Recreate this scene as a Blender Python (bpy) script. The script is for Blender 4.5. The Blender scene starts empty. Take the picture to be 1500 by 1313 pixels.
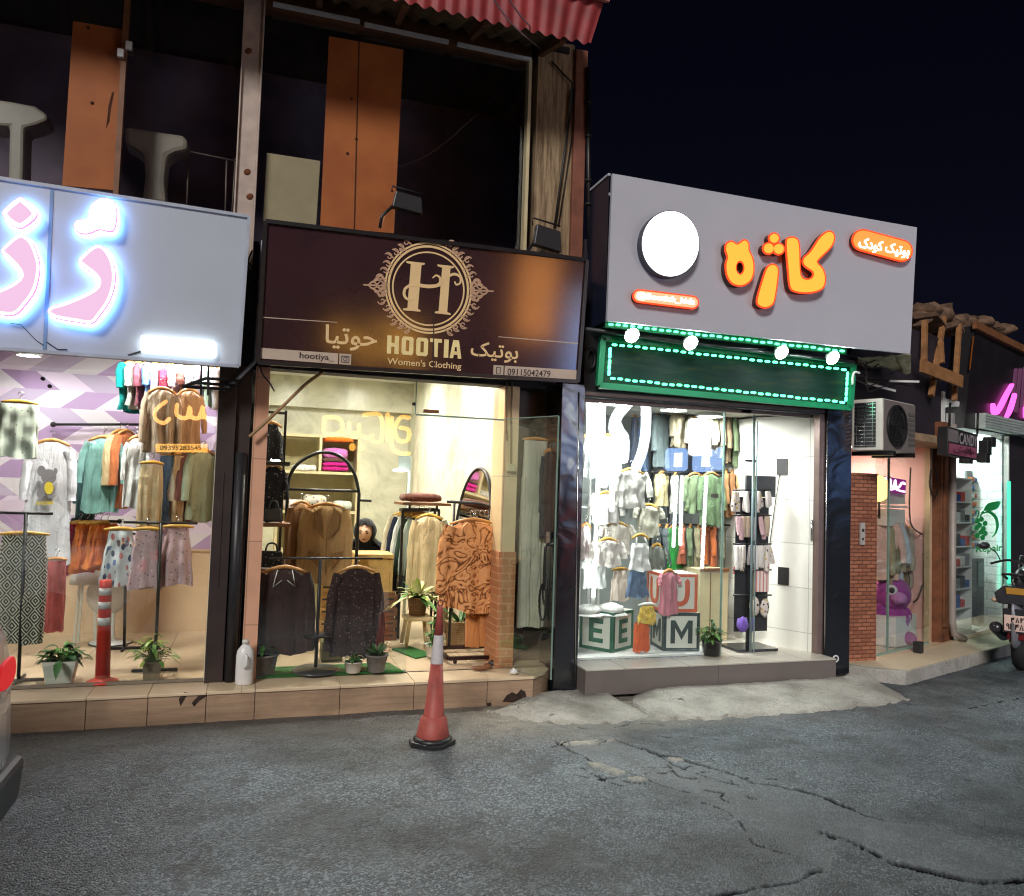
import bpy, bmesh, math, random
import numpy as np
from mathutils import Vector as V, Matrix, noise

R = random.Random(11)
scene = bpy.context.scene
col = scene.collection

# ------------------------------------------------------------------ camera, world, sun, exposure
FPX, YAW, PIT, ROLL = 1146.7, 0.31895, 0.05154, 0.03264
CAM = V((0.0, -6.2238, 1.7))
_F = V((math.sin(YAW) * math.cos(PIT), math.cos(YAW) * math.cos(PIT), math.sin(PIT)))
_R0 = V((math.cos(YAW), -math.sin(YAW), 0)); _U0 = _R0.cross(_F)
_c, _s = math.cos(ROLL), math.sin(ROLL)
_R = _R0 * _c + _U0 * _s; _U = _U0 * _c - _R0 * _s
cd = bpy.data.cameras.new('camera'); cam = bpy.data.objects.new('camera', cd); col.objects.link(cam)
cd.sensor_width = 36; cd.sensor_fit = 'HORIZONTAL'; cd.lens = FPX / 1500 * 36; cd.clip_end = 600; cd.clip_start = 0.05
m3 = Matrix((_R, _U, -_F)).transposed().to_4x4(); m3.translation = CAM
cam.matrix_world = m3
scene.camera = cam

SUN_EL, SUN_AZ = math.radians(29), math.radians(212)   # azimuth measured from +y clockwise: comes from behind the camera
world = bpy.data.worlds.new('World'); scene.world = world; world.use_nodes = True
wn = world.node_tree; bg = wn.nodes['Background']
sky = wn.nodes.new('ShaderNodeTexSky'); sky.sky_type = 'NISHITA'; sky.sun_disc = False
sky.sun_elevation = SUN_EL; sky.sun_rotation = SUN_AZ; sky.air_density = 1.0; sky.dust_density = 0.3
tint = wn.nodes.new('ShaderNodeMix'); tint.data_type = 'RGBA'; tint.blend_type = 'MULTIPLY'; tint.inputs[0].default_value = 1
wn.links.new(sky.outputs[0], tint.inputs[6]); tint.inputs[7].default_value = (0.85, 0.62, 1.0, 1)
wn.links.new(tint.outputs[2], bg.inputs[0]); bg.inputs[1].default_value = 0.0012
sl = bpy.data.lights.new('street_light', 'SUN'); sl.energy = 2.2; sl.angle = math.radians(14); sl.color = (1.0, 0.96, 0.93)
so = bpy.data.objects.new('street_light', sl); col.objects.link(so)
sd = V((math.sin(SUN_AZ) * math.cos(SUN_EL), math.cos(SUN_AZ) * math.cos(SUN_EL), math.sin(SUN_EL)))
so.rotation_euler = sd.to_track_quat('Z', 'Y').to_euler()
scene.view_settings.view_transform = 'Standard'; scene.view_settings.look = 'None'
scene.view_settings.exposure = 0; scene.view_settings.gamma = 1
cy = scene.cycles
cy.max_bounces = 8; cy.diffuse_bounces = 3; cy.glossy_bounces = 4; cy.transmission_bounces = 6; cy.transparent_max_bounces = 16
cy.sample_clamp_indirect = 4; cy.caustics_reflective = False; cy.caustics_refractive = False
cy.filter_width = 1.15
cy.use_denoising = True; cy.use_adaptive_sampling = True; cy.adaptive_threshold = 0.02

# ------------------------------------------------------------------ picture point -> point on a real plane
def ray(px, py): return _F + _R * ((px - 750) / FPX) - _U * ((py - 656.5) / FPX)
def P(px, py, Y=0.0):
    d = ray(px, py); return CAM + d * ((Y - CAM.y) / d.y)
def PX(px, py, X):
    d = ray(px, py); return CAM + d * ((X - CAM.x) / d.x)
def G(px, py, z=0.0):
    d = ray(px, py); return CAM + d * ((z - CAM.z) / d.z)
O2 = V((6.02, 0.18, 0)); D2 = V((0.93, 0.366, 0)).normalized(); N2 = V((-D2.y, D2.x, 0))   # second facade: turned away
def P2(px, py, off=0.0):
    d = ray(px, py); o = O2 + N2 * off; return CAM + d * (((o - CAM).dot(N2)) / d.dot(N2))
def L2(a, off=0.0, z=0.0): return O2 + D2 * a + N2 * off + V((0, 0, z))

# ------------------------------------------------------------------ mesh builder
class MB:
    def __init__(s): s.v = []; s.f = []; s.mi = []; s.sm = []; s.cur = 0; s.smooth = False
    def add(s, vs, fs):
        b = len(s.v); s.v += [V(q) for q in vs]
        for q in fs: s.f.append([b + i for i in q]); s.mi.append(s.cur); s.sm.append(s.smooth)
    def quad(s, *p): s.add(p, [list(range(len(p)))]); return s
    def box(s, x0, x1, y0, y1, z0, z1):
        s.add([(x, y, z) for x in (x0, x1) for y in (y0, y1) for z in (z0, z1)],
              [(0, 1, 3, 2), (4, 6, 7, 5), (0, 4, 5, 1), (2, 3, 7, 6), (0, 2, 6, 4), (1, 5, 7, 3)]); return s
    def obox(s, c, ex, ey, ez):
        c = V(c); ex = V(ex); ey = V(ey); ez = V(ez)
        s.add([c + ex * i + ey * j + ez * k for i in (-1, 1) for j in (-1, 1) for k in (-1, 1)],
              [(0, 1, 3, 2), (4, 6, 7, 5), (0, 4, 5, 1), (2, 3, 7, 6), (0, 2, 6, 4), (1, 5, 7, 3)]); return s
    def bar(s, a, b, w, h=None, up=(0, 0, 1)):       # rectangular bar from a to b
        a = V(a); b = V(b); d = (b - a); L = d.length; d.normalize(); up = V(up)
        if abs(d.dot(up)) > .95: up = V((0, 1, 0))
        sx = d.cross(up).normalized(); u = sx.cross(d)
        return s.obox((a + b) / 2, d * L / 2, sx * w / 2, u * (h or w) / 2)
    def prism(s, pts, dep):                            # flat outline (3D points) pushed along vector dep
        n = len(pts); dep = V(dep); vs = [V(p) for p in pts] + [V(p) + dep for p in pts]
        s.add(vs, [list(range(n)), list(range(2 * n - 1, n - 1, -1))] + [(i, (i + 1) % n, n + (i + 1) % n, n + i) for i in range(n)]); return s
    def tube(s, pts, r, n=8, cap=True, flat=1.0):
        pts = [V(p) for p in pts]; m = len(pts); rr = r if isinstance(r, (list, tuple)) else [r] * m
        sm = s.smooth; s.smooth = True; vs = []; prev = None
        for i in range(m):
            t = (pts[min(i + 1, m - 1)] - pts[max(i - 1, 0)]).normalized()
            if prev is None:
                up = V((0, 1, 0)) if abs(t.y) < .9 else V((1, 0, 0))
                a = t.cross(up).normalized()
            else: a = (prev - t * prev.dot(t)).normalized()
            prev = a; b = t.cross(a)
            for k in range(n):
                th = 2 * math.pi * k / n; vs.append(pts[i] + a * (math.cos(th) * rr[i]) + b * (math.sin(th) * rr[i] * flat))
        fs = [(i * n + k, i * n + (k + 1) % n, (i + 1) * n + (k + 1) % n, (i + 1) * n + k) for i in range(m - 1) for k in range(n)]
        if cap: fs += [list(range(n))[::-1], list(range((m - 1) * n, m * n))]
        s.add(vs, fs); s.smooth = sm; return s
    def lathe(s, c, prof, n=24, ax=(0, 0, 1), sx=1.0, sy=1.0):
        c = V(c); ax = V(ax).normalized(); a = ax.orthogonal().normalized(); b = ax.cross(a)
        if abs(ax.z) > .99: a = V((1, 0, 0)); b = V((0, 1, 0))
        sm = s.smooth; s.smooth = True; vs = []
        for (r, z) in prof:
            for k in range(n):
                th = 2 * math.pi * k / n; vs.append(c + ax * z + a * (math.cos(th) * r * sx) + b * (math.sin(th) * r * sy))
        m = len(prof); fs = [(i * n + k, i * n + (k + 1) % n, (i + 1) * n + (k + 1) % n, (i + 1) * n + k) for i in range(m - 1) for k in range(n)]
        if prof[0][0] > 1e-5: fs.append(list(range(n))[::-1])
        if prof[-1][0] > 1e-5: fs.append(list(range((m - 1) * n, m * n)))
        s.add(vs, fs); s.smooth = sm; return s
    def ball(s, c, r, sc=(1, 1, 1), n=14, rough=0.0, seed=0):
        c = V(c); sm = s.smooth; s.smooth = True; vs = []; m = n // 2 + 2
        for i in range(m):
            ph = math.pi * i / (m - 1)
            for k in range(n):
                th = 2 * math.pi * k / n; d = V((math.sin(ph) * math.cos(th), math.sin(ph) * math.sin(th), math.cos(ph)))
                q = r * (1 + rough * noise.noise(d * 2.2 + V((seed, seed * 2.3, 0)))) if rough else r
                vs.append(c + V((d.x * sc[0], d.y * sc[1], d.z * sc[2])) * q)
        s.add(vs, [(i * n + k, i * n + (k + 1) % n, (i + 1) * n + (k + 1) % n, (i + 1) * n + k) for i in range(m - 1) for k in range(n)])
        s.smooth = sm; return s
    def grid(s, fn, nu, nv):
        vs = [fn(i / nu, j / nv) for j in range(nv + 1) for i in range(nu + 1)]; w = nu + 1
        s.add(vs, [(j * w + i, j * w + i + 1, (j + 1) * w + i + 1, (j + 1) * w + i) for j in range(nv) for i in range(nu)]); return s
    def build(s, name, mats, parent=None, bevel=0.0, subsurf=0, loc=None):
        me = bpy.data.meshes.new(name)
        base = V((0, 0, 0))
        if parent is not None: base = ORG[parent.name]
        elif loc is not None: base = V(loc)
        me.from_pydata([tuple(q - base) for q in s.v], [], s.f)
        bm = bmesh.new(); bm.from_mesh(me); bmesh.ops.remove_doubles(bm, verts=bm.verts, dist=1e-6)
        bmesh.ops.recalc_face_normals(bm, faces=bm.faces); bm.to_mesh(me); bm.free()
        if len(me.polygons) == len(s.f):
            me.polygons.foreach_set('material_index', s.mi); me.polygons.foreach_set('use_smooth', s.sm)
        else:
            me.polygons.foreach_set('use_smooth', [any(s.sm)] * len(me.polygons))
        for mt in (mats if isinstance(mats, (list, tuple)) else [mats]): me.materials.append(mt)
        o = bpy.data.objects.new(name, me); col.objects.link(o)
        if parent is not None: o.parent = parent
        else: o.location = base
        ORG[o.name] = base
        if bevel:
            b = o.modifiers.new('bevel', 'BEVEL'); b.width = bevel; b.segments = 2; b.limit_method = 'ANGLE'; b.angle_limit = math.radians(40)
        if subsurf:
            b = o.modifiers.new('subsurf', 'SUBSURF'); b.levels = subsurf; b.render_levels = subsurf
        return o
ORG = {}
def tag(o, label=None, cat=None, group=None, kind=None):
    if label: o['label'] = label
    if cat: o['category'] = cat
    if group: o['group'] = group
    if kind: o['kind'] = kind
    return o
def thing(name, label, cat, loc=(0, 0, 0), group=None):
    o = bpy.data.objects.new(name, None); col.objects.link(o); o.location = loc; o.empty_display_size = .1
    ORG[o.name] = V(loc); return tag(o, label, cat, group)

# ------------------------------------------------------------------ materials
def srgb(r, g, b):
    f = lambda c: (c / 12.92 if c <= .04045 else ((c + .055) / 1.055) ** 2.4)
    return (f(r / 255), f(g / 255), f(b / 255), 1)
class NT:
    def __init__(s, name):
        s.m = bpy.data.materials.new(name); s.m.use_nodes = True; s.t = s.m.node_tree; s.b = s.t.nodes['Principled BSDF']; s._o = None
    def n(s, ty, **kw):
        q = s.t.nodes.new('ShaderNode' + ty)
        for k, v in kw.items(): setattr(q, k, v)
        return q
    def l(s, a, b): s.t.links.new(a, b)
    def put(s, sock, val):
        if hasattr(val, 'is_output'): s.l(val, sock)
        else: sock.default_value = val
    def math(s, op, a, b=None, c=None):
        q = s.n('Math', operation=op); s.put(q.inputs[0], a)
        if b is not None: s.put(q.inputs[1], b)
        if c is not None: s.put(q.inputs[2], c)
        return q.outputs[0]
    def obj(s):
        if s._o is None: s._o = s.n('TexCoord').outputs['Object']
        return s._o
    def sep(s, vec=None):
        q = s.n('SeparateXYZ'); s.l(vec if vec is not None else s.obj(), q.inputs[0]); return q.outputs
    def comb(s, x, y, z=0.0):
        q = s.n('CombineXYZ')
        for i, k in enumerate((x, y, z)): s.put(q.inputs[i], k)
        return q.outputs[0]
    def noise(s, scale, detail=4, rough=.55, vec=None, dist=0.0):
        q = s.n('TexNoise'); q.inputs['Scale'].default_value = scale; q.inputs['Detail'].default_value = detail
        q.inputs['Roughness'].default_value = rough; q.inputs['Distortion'].default_value = dist
        s.l(vec if vec is not None else s.obj(), q.inputs['Vector']); return q.outputs['Fac']
    def vor(s, scale, feature='F1', out='Distance', vec=None, rnd=1.0):
        q = s.n('TexVoronoi', feature=feature); q.inputs['Scale'].default_value = scale; q.inputs['Randomness'].default_value = rnd
        s.l(vec if vec is not None else s.obj(), q.inputs['Vector']); return q.outputs[out]
    def ramp(s, fac, stops, interp='LINEAR'):
        q = s.n('ValToRGB'); e = q.color_ramp.elements; q.color_ramp.interpolation = interp
        while len(e) < len(stops): e.new(.5)
        for k, (p, c) in enumerate(stops):
            e[k].position = p; e[k].color = c if len(c) == 4 else (*c, 1)
        s.l(fac, q.inputs[0]); return q.outputs[0]
    def mix(s, fac, a, b, mode='MIX'):
        q = s.n('Mix', data_type='RGBA', blend_type=mode); s.put(q.inputs[0], fac); s.put(q.inputs[6], a); s.put(q.inputs[7], b); return q.outputs[2]
    def step(s, fac, lo, hi):
        q = s.n('MapRange'); q.inputs[1].default_value = lo; q.inputs[2].default_value = hi; s.put(q.inputs[0], fac); return q.outputs[0]
    def bump(s, h, strength=.3, dist=.01):
        q = s.n('Bump'); q.inputs['Strength'].default_value = strength; q.inputs['Distance'].default_value = dist
        s.l(h, q.inputs['Height']); s.l(q.outputs[0], s.b.inputs['Normal'])
    def fin(s, colr, rough=.6, metal=0.0, spec=.5):
        s.put(s.b.inputs['Base Color'], colr); s.put(s.b.inputs['Roughness'], rough); s.b.inputs['Metallic'].default_value = metal
        s.b.inputs['Specular IOR Level'].default_value = spec; return s.m
def sc(c, k): return (min(c[0] * k, 1), min(c[1] * k, 1), min(c[2] * k, 1), 1)
def mat(name, c, rough=.6, metal=0.0, var=.12, scale=9, bump=0.0, bscale=60, spec=.5, dist=.004, coat=0.0):
    t = NT(name); n = t.noise(scale, 5)
    cl = t.ramp(n, [(.3, sc(c, 1 - var)), (.7, sc(c, 1 + var))])
    if bump: t.bump(t.noise(bscale, 4), bump, dist)
    rg = t.step(t.noise(scale * 1.7, 3), 0, 1); rr = t.math('MULTIPLY_ADD', rg, .25 * rough, rough * .87)
    t.fin(cl, rr, metal, spec)
    if coat: t.b.inputs['Coat Weight'].default_value = coat; t.b.inputs['Coat Roughness'].default_value = .06
    return t.m
def emis(name, c, k, base=None):
    t = NT(name); t.fin(base or sc(c, .12), .5, 0, .2); t.b.inputs['Emission Color'].default_value = c; t.b.inputs['Emission Strength'].default_value = k; return t.m
def fabric(name, c, var=.14, weave=900):
    t = NT(name); n = t.noise(5, 5); cl = t.ramp(n, [(.3, sc(c, 1 - var)), (.7, sc(c, 1 + var))])
    s = t.sep(); big = t.noise(1, 3, .5, t.comb(t.math('MULTIPLY', s[0], 22), t.math('MULTIPLY', s[1], 22), t.math('MULTIPLY', s[2], 3.5)), .8); sm = t.noise(weave, 2); wr = t.noise(16, 3, .6, None, .8)
    t.bump(t.math('ADD', t.math('MULTIPLY_ADD', sm, .05, t.math('MULTIPLY', big, .9)), t.math('MULTIPLY', wr, .35)), .75, .035)
    t.fin(cl, .85, 0, .2); t.b.inputs['Sheen Weight'].default_value = .15; return t.m
def glassm(name, tintc=(1, 1, 1, 1), refl=1.0, rough=0.0, ior=1.52):
    t = NT(name); t.t.nodes.remove(t.b)
    tr = t.n('BsdfTransparent'); tr.inputs[0].default_value = tintc
    gl = t.n('BsdfGlossy'); gl.inputs['Roughness'].default_value = rough; gl.inputs[0].default_value = (1, 1, 1, 1)
    ge = t.n('NewGeometry'); dp = t.n('VectorMath', operation='DOT_PRODUCT'); t.l(ge.outputs['Incoming'], dp.inputs[0]); t.l(ge.outputs['Normal'], dp.inputs[1])
    k = t.math('POWER', t.math('SUBTRACT', 1.0, t.math('ABSOLUTE', dp.outputs['Value'])), 5.0); k = t.math('MULTIPLY', t.math('MULTIPLY_ADD', k, .96, .04), refl); k = t.math('MINIMUM', k, 1.0)
    mx = t.n('MixShader'); t.l(k, mx.inputs[0]); t.l(tr.outputs[0], mx.inputs[1]); t.l(gl.outputs[0], mx.inputs[2])
    t.l(mx.outputs[0], t.t.nodes['Material Output'].inputs[0]); return t.m
def tiles(name, c, tw, th, axis='x', joint=.004, var=.12, vein=.25, rough=.35, off=0.0, jc=.45, bump=.15):
    t = NT(name); s = t.sep(); u = {'x': s[0], 'y': s[1], 'd': None}[axis]
    if axis == 'd': u = t.math('ADD', t.math('MULTIPLY', s[0], D2.x), t.math('MULTIPLY', s[1], D2.y))
    b = t.n('TexBrick'); b.offset = off; b.inputs['Scale'].default_value = 1; b.inputs['Mortar Size'].default_value = joint
    b.inputs['Brick Width'].default_value = tw; b.inputs['Row Height'].default_value = th; b.inputs['Mortar Smooth'].default_value = .1
    b.inputs['Color1'].default_value = sc(c, 1 - var * .5); b.inputs['Color2'].default_value = sc(c, 1 + var * .5); b.inputs['Mortar'].default_value = sc(c, jc)
    t.l(t.comb(u, s[2]), b.inputs['Vector'])
    v = t.noise(1.6, 8, .62, dist=1.2)
    cl = t.mix(vein, b.outputs[0], t.ramp(v, [(.32, sc(c, .62)), (.5, c), (.68, sc(c, 1.25))]))
    if bump: t.bump(t.math('SUBTRACT', t.math('MULTIPLY', t.noise(30, 4), .12), b.outputs['Fac']), bump, .004)
    return t.fin(cl, rough)
def bricks(name, c1, c2, mort, bw, bh, axis='x', rough=.8, joint=.006, bump=.8, dist=.012):
    t = NT(name); s = t.sep(); u = s[0] if axis == 'x' else s[1]
    if axis == 'd': u = t.math('ADD', t.math('MULTIPLY', s[0], D2.x), t.math('MULTIPLY', s[1], D2.y))
    b = t.n('TexBrick'); b.offset = .5; b.inputs['Scale'].default_value = 1; b.inputs['Mortar Size'].default_value = joint
    b.inputs['Brick Width'].default_value = bw; b.inputs['Row Height'].default_value = bh; b.inputs['Bias'].default_value = -.1
    b.inputs['Color1'].default_value = c1; b.inputs['Color2'].default_value = c2; b.inputs['Mortar'].default_value = mort
    t.l(t.comb(u, s[2]), b.inputs['Vector']); n = t.noise(40, 5)
    cl = t.mix(.35, b.outputs[0], t.ramp(n, [(.3, sc(c1, .5)), (.7, sc(c2, 1.3))]))
    t.bump(t.math('SUBTRACT', t.math('MULTIPLY', n, .5), b.outputs['Fac']), bump, dist)
    return t.fin(cl, rough)

# ------------------------------------------------------------------ lettering and drawn strokes
def spline(pts, k=8, closed=False):
    pts = [tuple(p) for p in pts]; n = len(pts)
    if n < 3 and not closed: return pts
    g = (lambda i: pts[i % n]) if closed else (lambda i: pts[max(0, min(n - 1, i))])
    out = []
    for i in range(n if closed else n - 1):
        a, b, c, d = g(i - 1), g(i), g(i + 1), g(i + 2)
        for j in range(k):
            t = j / k
            out.append(tuple(.5 * (2 * b[q] + (c[q] - a[q]) * t + (2 * a[q] - 5 * b[q] + 4 * c[q] - d[q]) * t * t + (3 * b[q] - a[q] - 3 * c[q] + d[q]) * t ** 3) for q in range(len(b))))
    if not closed: out.append(pts[-1])
    return out
def outline(pts, cap=6):                     # pts: (x, y, halfwidth) -> closed outline with round ends
    n = len(pts); Lf, Rt = [], []
    def dirn(i):
        a, b = pts[max(i - 1, 0)], pts[min(i + 1, n - 1)]; dx, dy = b[0] - a[0], b[1] - a[1]; q = math.hypot(dx, dy) or 1
        return dx / q, dy / q
    for i, (x, y, w) in enumerate(pts):
        dx, dy = dirn(i); Lf.append((x - dy * w, y + dx * w)); Rt.append((x + dy * w, y - dx * w))
    def capd(i, sgn):
        x, y, w = pts[i]; dx, dy = dirn(i); a0 = math.atan2(dy, dx) + math.pi / 2 * sgn; o = []
        for k in range(1, cap):
            a = a0 - math.pi * k / cap; o.append((x + math.cos(a) * w, y + math.sin(a) * w))
        return o
    return Lf + capd(n - 1, 1) + Rt[::-1] + capd(0, -1)
def strip_mesh(mb, pts, proj, d0, d1, nrm, cap=6):      # ribbon of quads + round caps, pushed d0..d1 along nrm (towards viewer)
    ol = outline(pts, cap); nrm = V(nrm)
    mb.prism([V(proj(x, y)) + nrm * d0 for x, y in ol], nrm * (d1 - d0))
def pen(mb, pts, w, proj, d0, d1, nrm, smooth=True, k=6, cap=6):
    q = [(p[0], p[1], (p[2] if len(p) > 2 else w)) for p in pts]
    if smooth: q = spline(q, k)
    strip_mesh(mb, q, proj, d0, d1, nrm, cap)
def ring(mb, c, r0, r1, proj, d0, d1, nrm, n=48, sx=1.0, sy=1.0):
    nrm = V(nrm); vs = []
    for r in (r0, r1):
        for d in (d0, d1):
            for k in range(n):
                a = 2 * math.pi * k / n; vs.append(V(proj(c[0] + math.cos(a) * r * sx, c[1] + math.sin(a) * r * sy)) + nrm * d)
    fs = []
    for k in range(n):
        q = (k + 1) % n; i0, i1, o0, o1 = k, n + k, 2 * n + k, 3 * n + k; j0, j1, p0, p1 = q, n + q, 2 * n + q, 3 * n + q
        fs += [(i1, j1, p1, o1), (i0, o0, p0, j0), (i0, j0, j1, i1), (o0, o1, p1, p0)]
    mb.add(vs, fs)
_txt = {}
def glyphs(s, bold=0.0, shear=0.0):
    key = (s, bold, shear)
    if key in _txt: return _txt[key]
    c = bpy.data.curves.new('lettering', 'FONT'); c.body = s; c.offset = bold; c.shear = shear; c.resolution_u = 4
    o = bpy.data.objects.new('lettering', c); col.objects.link(o)
    bpy.context.view_layer.update()
    me = bpy.data.meshes.new_from_object(o.evaluated_get(bpy.context.evaluated_depsgraph_get()))
    vs = np.array([v.co[:] for v in me.vertices]); fs = [list(p.vertices) for p in me.polygons]
    bpy.data.objects.remove(o); bpy.data.curves.remove(c); bpy.data.meshes.remove(me)
    par = list(range(len(vs)))
    def find(a):
        while par[a] != a: par[a] = par[par[a]]; a = par[a]
        return a
    for q in fs:
        for i in q[1:]: par[find(i)] = find(q[0])
    ids = {}; isl = [ids.setdefault(find(i), len(ids)) for i in range(len(vs))]
    _txt[key] = (vs, fs, isl); return _txt[key]
def text(mb, s, quad, nrm, d=0.004, bold=0.0, shear=0.0, gap=.0003):
    """flat lettering fitted into the quad (bottom-left, bottom-right, top-right, top-left)"""
    vs, fs, isl = glyphs(s, bold, shear); q = [V(p) for p in quad]; nrm = V(nrm)
    x0, y0 = vs[:, 0].min(), vs[:, 1].min(); w, h = vs[:, 0].max() - x0, vs[:, 1].max() - y0
    out = []
    for (x, y, z), k in zip(vs, isl):
        u, t = (x - x0) / w, (y - y0) / h
        out.append((q[0] * (1 - u) + q[1] * u) * (1 - t) + (q[3] * (1 - u) + q[2] * u) * t + nrm * (d + gap * k))
    mb.add(out, fs)
def pxq(x0, y0, x1, y1, fn, sl=0.0):    # quad from a picture rectangle whose rows slope by sl
    return [fn(x0, y1), fn(x1, y1 + (x1 - x0) * sl), fn(x1, y0 + (x1 - x0) * sl), fn(x0, y0)]

# ------------------------------------------------------------------ cloth
def cloth(mb, o, prof, W, L, T, ax, ay, fold=.01, kf=7, seed=0.0, rows=20, n=36, taper_fold=True, cx=0.0, hemlift=0.0):
    """hanging loop of cloth; prof: (v, halfwidth fraction, thickness fraction); o top centre; ax width dir, ay thickness dir"""
    sm = mb.smooth; mb.smooth = True; vs = []
    def at(v):
        for i in range(len(prof) - 1):
            a, b = prof[i], prof[i + 1]
            if v <= b[0] + 1e-9:
                t = (v - a[0]) / max(b[0] - a[0], 1e-6); t = t * t * (3 - 2 * t) if i else t
                return a[1] + (b[1] - a[1]) * t, a[2] + (b[2] - a[2]) * t
        return prof[-1][1:]
    for i in range(rows + 1):
        v = (i / rows) ** 1.15; hw, th = at(v); th *= .68
        for k in range(n):
            a = 2 * math.pi * k / n; ca, sa = math.cos(a), math.sin(a)
            fa = (v if taper_fold else 1) * fold * 1.6
            r = fa * (math.sin(kf * a + seed * 5 + 1.5 * noise.noise(V((v * 2, seed, a * .3)))) + .6 * math.sin((kf * 2 - 1) * a + seed * 3)) * (.35 + .65 * abs(sa))
            x = hw * W / 2 * ca + fa * .35 * math.cos(kf * a + seed) + cx
            y = th * T / 2 * math.copysign(abs(sa) ** .75, sa) + r + .018 * noise.noise(V((ca * 2 + seed * 7, v * 4, sa)))
            z = -v * L + hemlift * L * ca * ca * v ** 4 + fa * .5 * math.sin(3 * a + seed * 9) * (1 if v > .9 else 0)
            vs.append(V(o) + V(ax) * x + V(ay) * y + V((0, 0, z)))
    mb.add(vs, [(i * n + k, i * n + (k + 1) % n, (i + 1) * n + (k + 1) % n, (i + 1) * n + k) for i in range(rows) for k in range(n)])
    mb.smooth = sm
SHIRT = [(0, .34, .55), (.03, .5, .8), (.1, .86, 1), (.2, .9, 1), (.6, .88, 1), (1, .95, 1)]
ROBE = [(0, .34, .55), (.03, .5, .8), (.09, .84, 1), (.2, .88, 1), (.6, .95, 1), (1, 1.08, 1.1)]
TANK = [(0, .42, .5), (.12, .5, .7), (.3, .78, 1), (.7, .85, 1), (1, .95, 1)]
SKIRT = [(0, .62, .7), (.08, .68, .8), (.5, .85, 1), (1, 1.0, 1.05)]
FLAT = [(0, .97, .8), (.1, 1, .9), (1, 1, 1)]
def hanger_mb(o, W, ax, drop=.03, hook=.07, bar=False):
    mb = MB(); o = V(o); ax = V(ax)
    a = [o + ax * (W * t) + V((0, 0, -drop * (abs(t) * 2) ** 1.6)) for t in (-.46, -.3, -.15, 0, .15, .3, .46)]
    mb.tube(a, [.008, .012, .015, .016, .015, .012, .008], 8)
    if bar: mb.tube([a[0], a[-1]], .006, 6)
    h = [o, o + V((0, 0, hook * .55)), o + ax * .016 + V((0, 0, hook * .72)), o + ax * .014 + V((0, 0, hook * .95)), o + ax * -.008 + V((0, 0, hook)), o + ax * -.016 + V((0, 0, hook * .85))]
    hb = MB(); hb.tube(spline(h, 4), .003, 5, False)
    return mb, hb
def garment(kind, name, label, cat, top, W, L, m, rot=0.0, T=.09, group=None, hang=True, sleeve=.6, fold=.012, kf=7, collar=None, hangm=None, bar=False, spread=.12, extra=None):
    """one hanging garment: a mesh with its hanger as a part. top = neck point in the world"""
    R_ = Matrix.Rotation(rot, 3, 'Z'); ax = R_ @ V((1, 0, 0)); ay = R_ @ V((0, 1, 0)); top = V(top); mb = MB(); sd = R.random() * 9
    if kind in ('shirt', 'robe', 'tank', 'skirt', 'flat'):
        pr = {'shirt': SHIRT, 'robe': ROBE, 'tank': TANK, 'skirt': SKIRT, 'flat': FLAT}[kind]
        cloth(mb, top, pr, W, L, T, ax, ay, fold, kf, sd, hemlift={'robe': .07, 'shirt': .025}.get(kind, 0.0))
    if kind in ('shirt', 'robe') and sleeve:
        for s in (-1, 1):
            p0 = top + ax * (s * W * .36) + V((0, 0, -L * .06)); p1 = top + ax * (s * W * (.44 + spread * .35)) + V((0, 0, -L * (.08 + sleeve * .25)))
            p2 = top + ax * (s * W * (.46 + spread * .75)) + ay * -.015 + V((0, 0, -L * (.1 + sleeve * .6))); p3 = top + ax * (s * W * (.46 + spread)) + ay * -.02 + V((0, 0, -L * (.1 + sleeve)))
            q = spline([p0, p1, p2, p3], 5); nq = len(q)
            rr = [(W * .125 * (1 - .3 * i / nq) + .0025 * math.sin(i * 1.3 + sd)) for i in range(nq)]
            mb.tube([V(t) for t in q], rr, 12, False, flat=min(1, T / (W * .25) * .85))
    if kind == 'pants':
        cloth(mb, top, [(0, .8, .8), (.25, .9, .95), (.33, .93, .9)], W, L, T, ax, ay, fold * .6, kf, sd, rows=8)
        for s in (-1, 1):
            cloth(mb, top + V((0, 0, -L * .2)), [(0, .44, .9), (.3, .46, .9), (1, .43, .8)], W, L * .8, T * .97, ax, ay, fold, 4, sd + s, rows=14, n=24, cx=s * W * .235)
    if kind == 'strap':       # thin-strapped top
        cloth(mb, top + V((0, 0, -L * .2)), [(0, .62, .7), (.15, .78, 1), (.6, .8, 1), (1, .95, 1.1)], W, L * .8, T, ax, ay, fold, kf, sd)
        for s in (-1, 1): mb.tube([top + ax * (s * W * .16), top + ax * (s * W * .24) + ay * -T * .4 + V((0, 0, -L * .22))], .008, 6)
    o = mb.build(name, m, None, loc=top); tag(o, label, cat, group)
    if extra: extra(o, top, ax, ay)
    if collar:
        c = MB(); fr = -ay
        pts = [(-.17, -.02), (0, -.16), (.17, -.02)]
        for s in (-1, 1):
            a = top + ax * (s * W * .13) + fr * (T * .36 + .004); b = top + fr * (T * .36 + .014) + ax * (s * .02) + V((0, 0, -L * .12)); d = top + ax * (s * W * .2) + fr * (T * .36 + .018) + V((0, 0, -L * .2))
            c.tube([a + V((0, 0, .0)), d, b], .0035, 5)
        c.build('collar_piping', collar, o)
    if hang:
        hm, hk = hanger_mb(top + V((0, 0, .020)), W * (.85 if kind not in ('pants', 'skirt', 'flat') else 1.0), ax, drop=.05 if kind not in ('pants', 'skirt', 'flat') else .012, bar=bar)
        ho = hm.build('hanger', hangm or M['hanger'], o); hk.build('hook', M['chrome'], ho)
    return o
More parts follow.
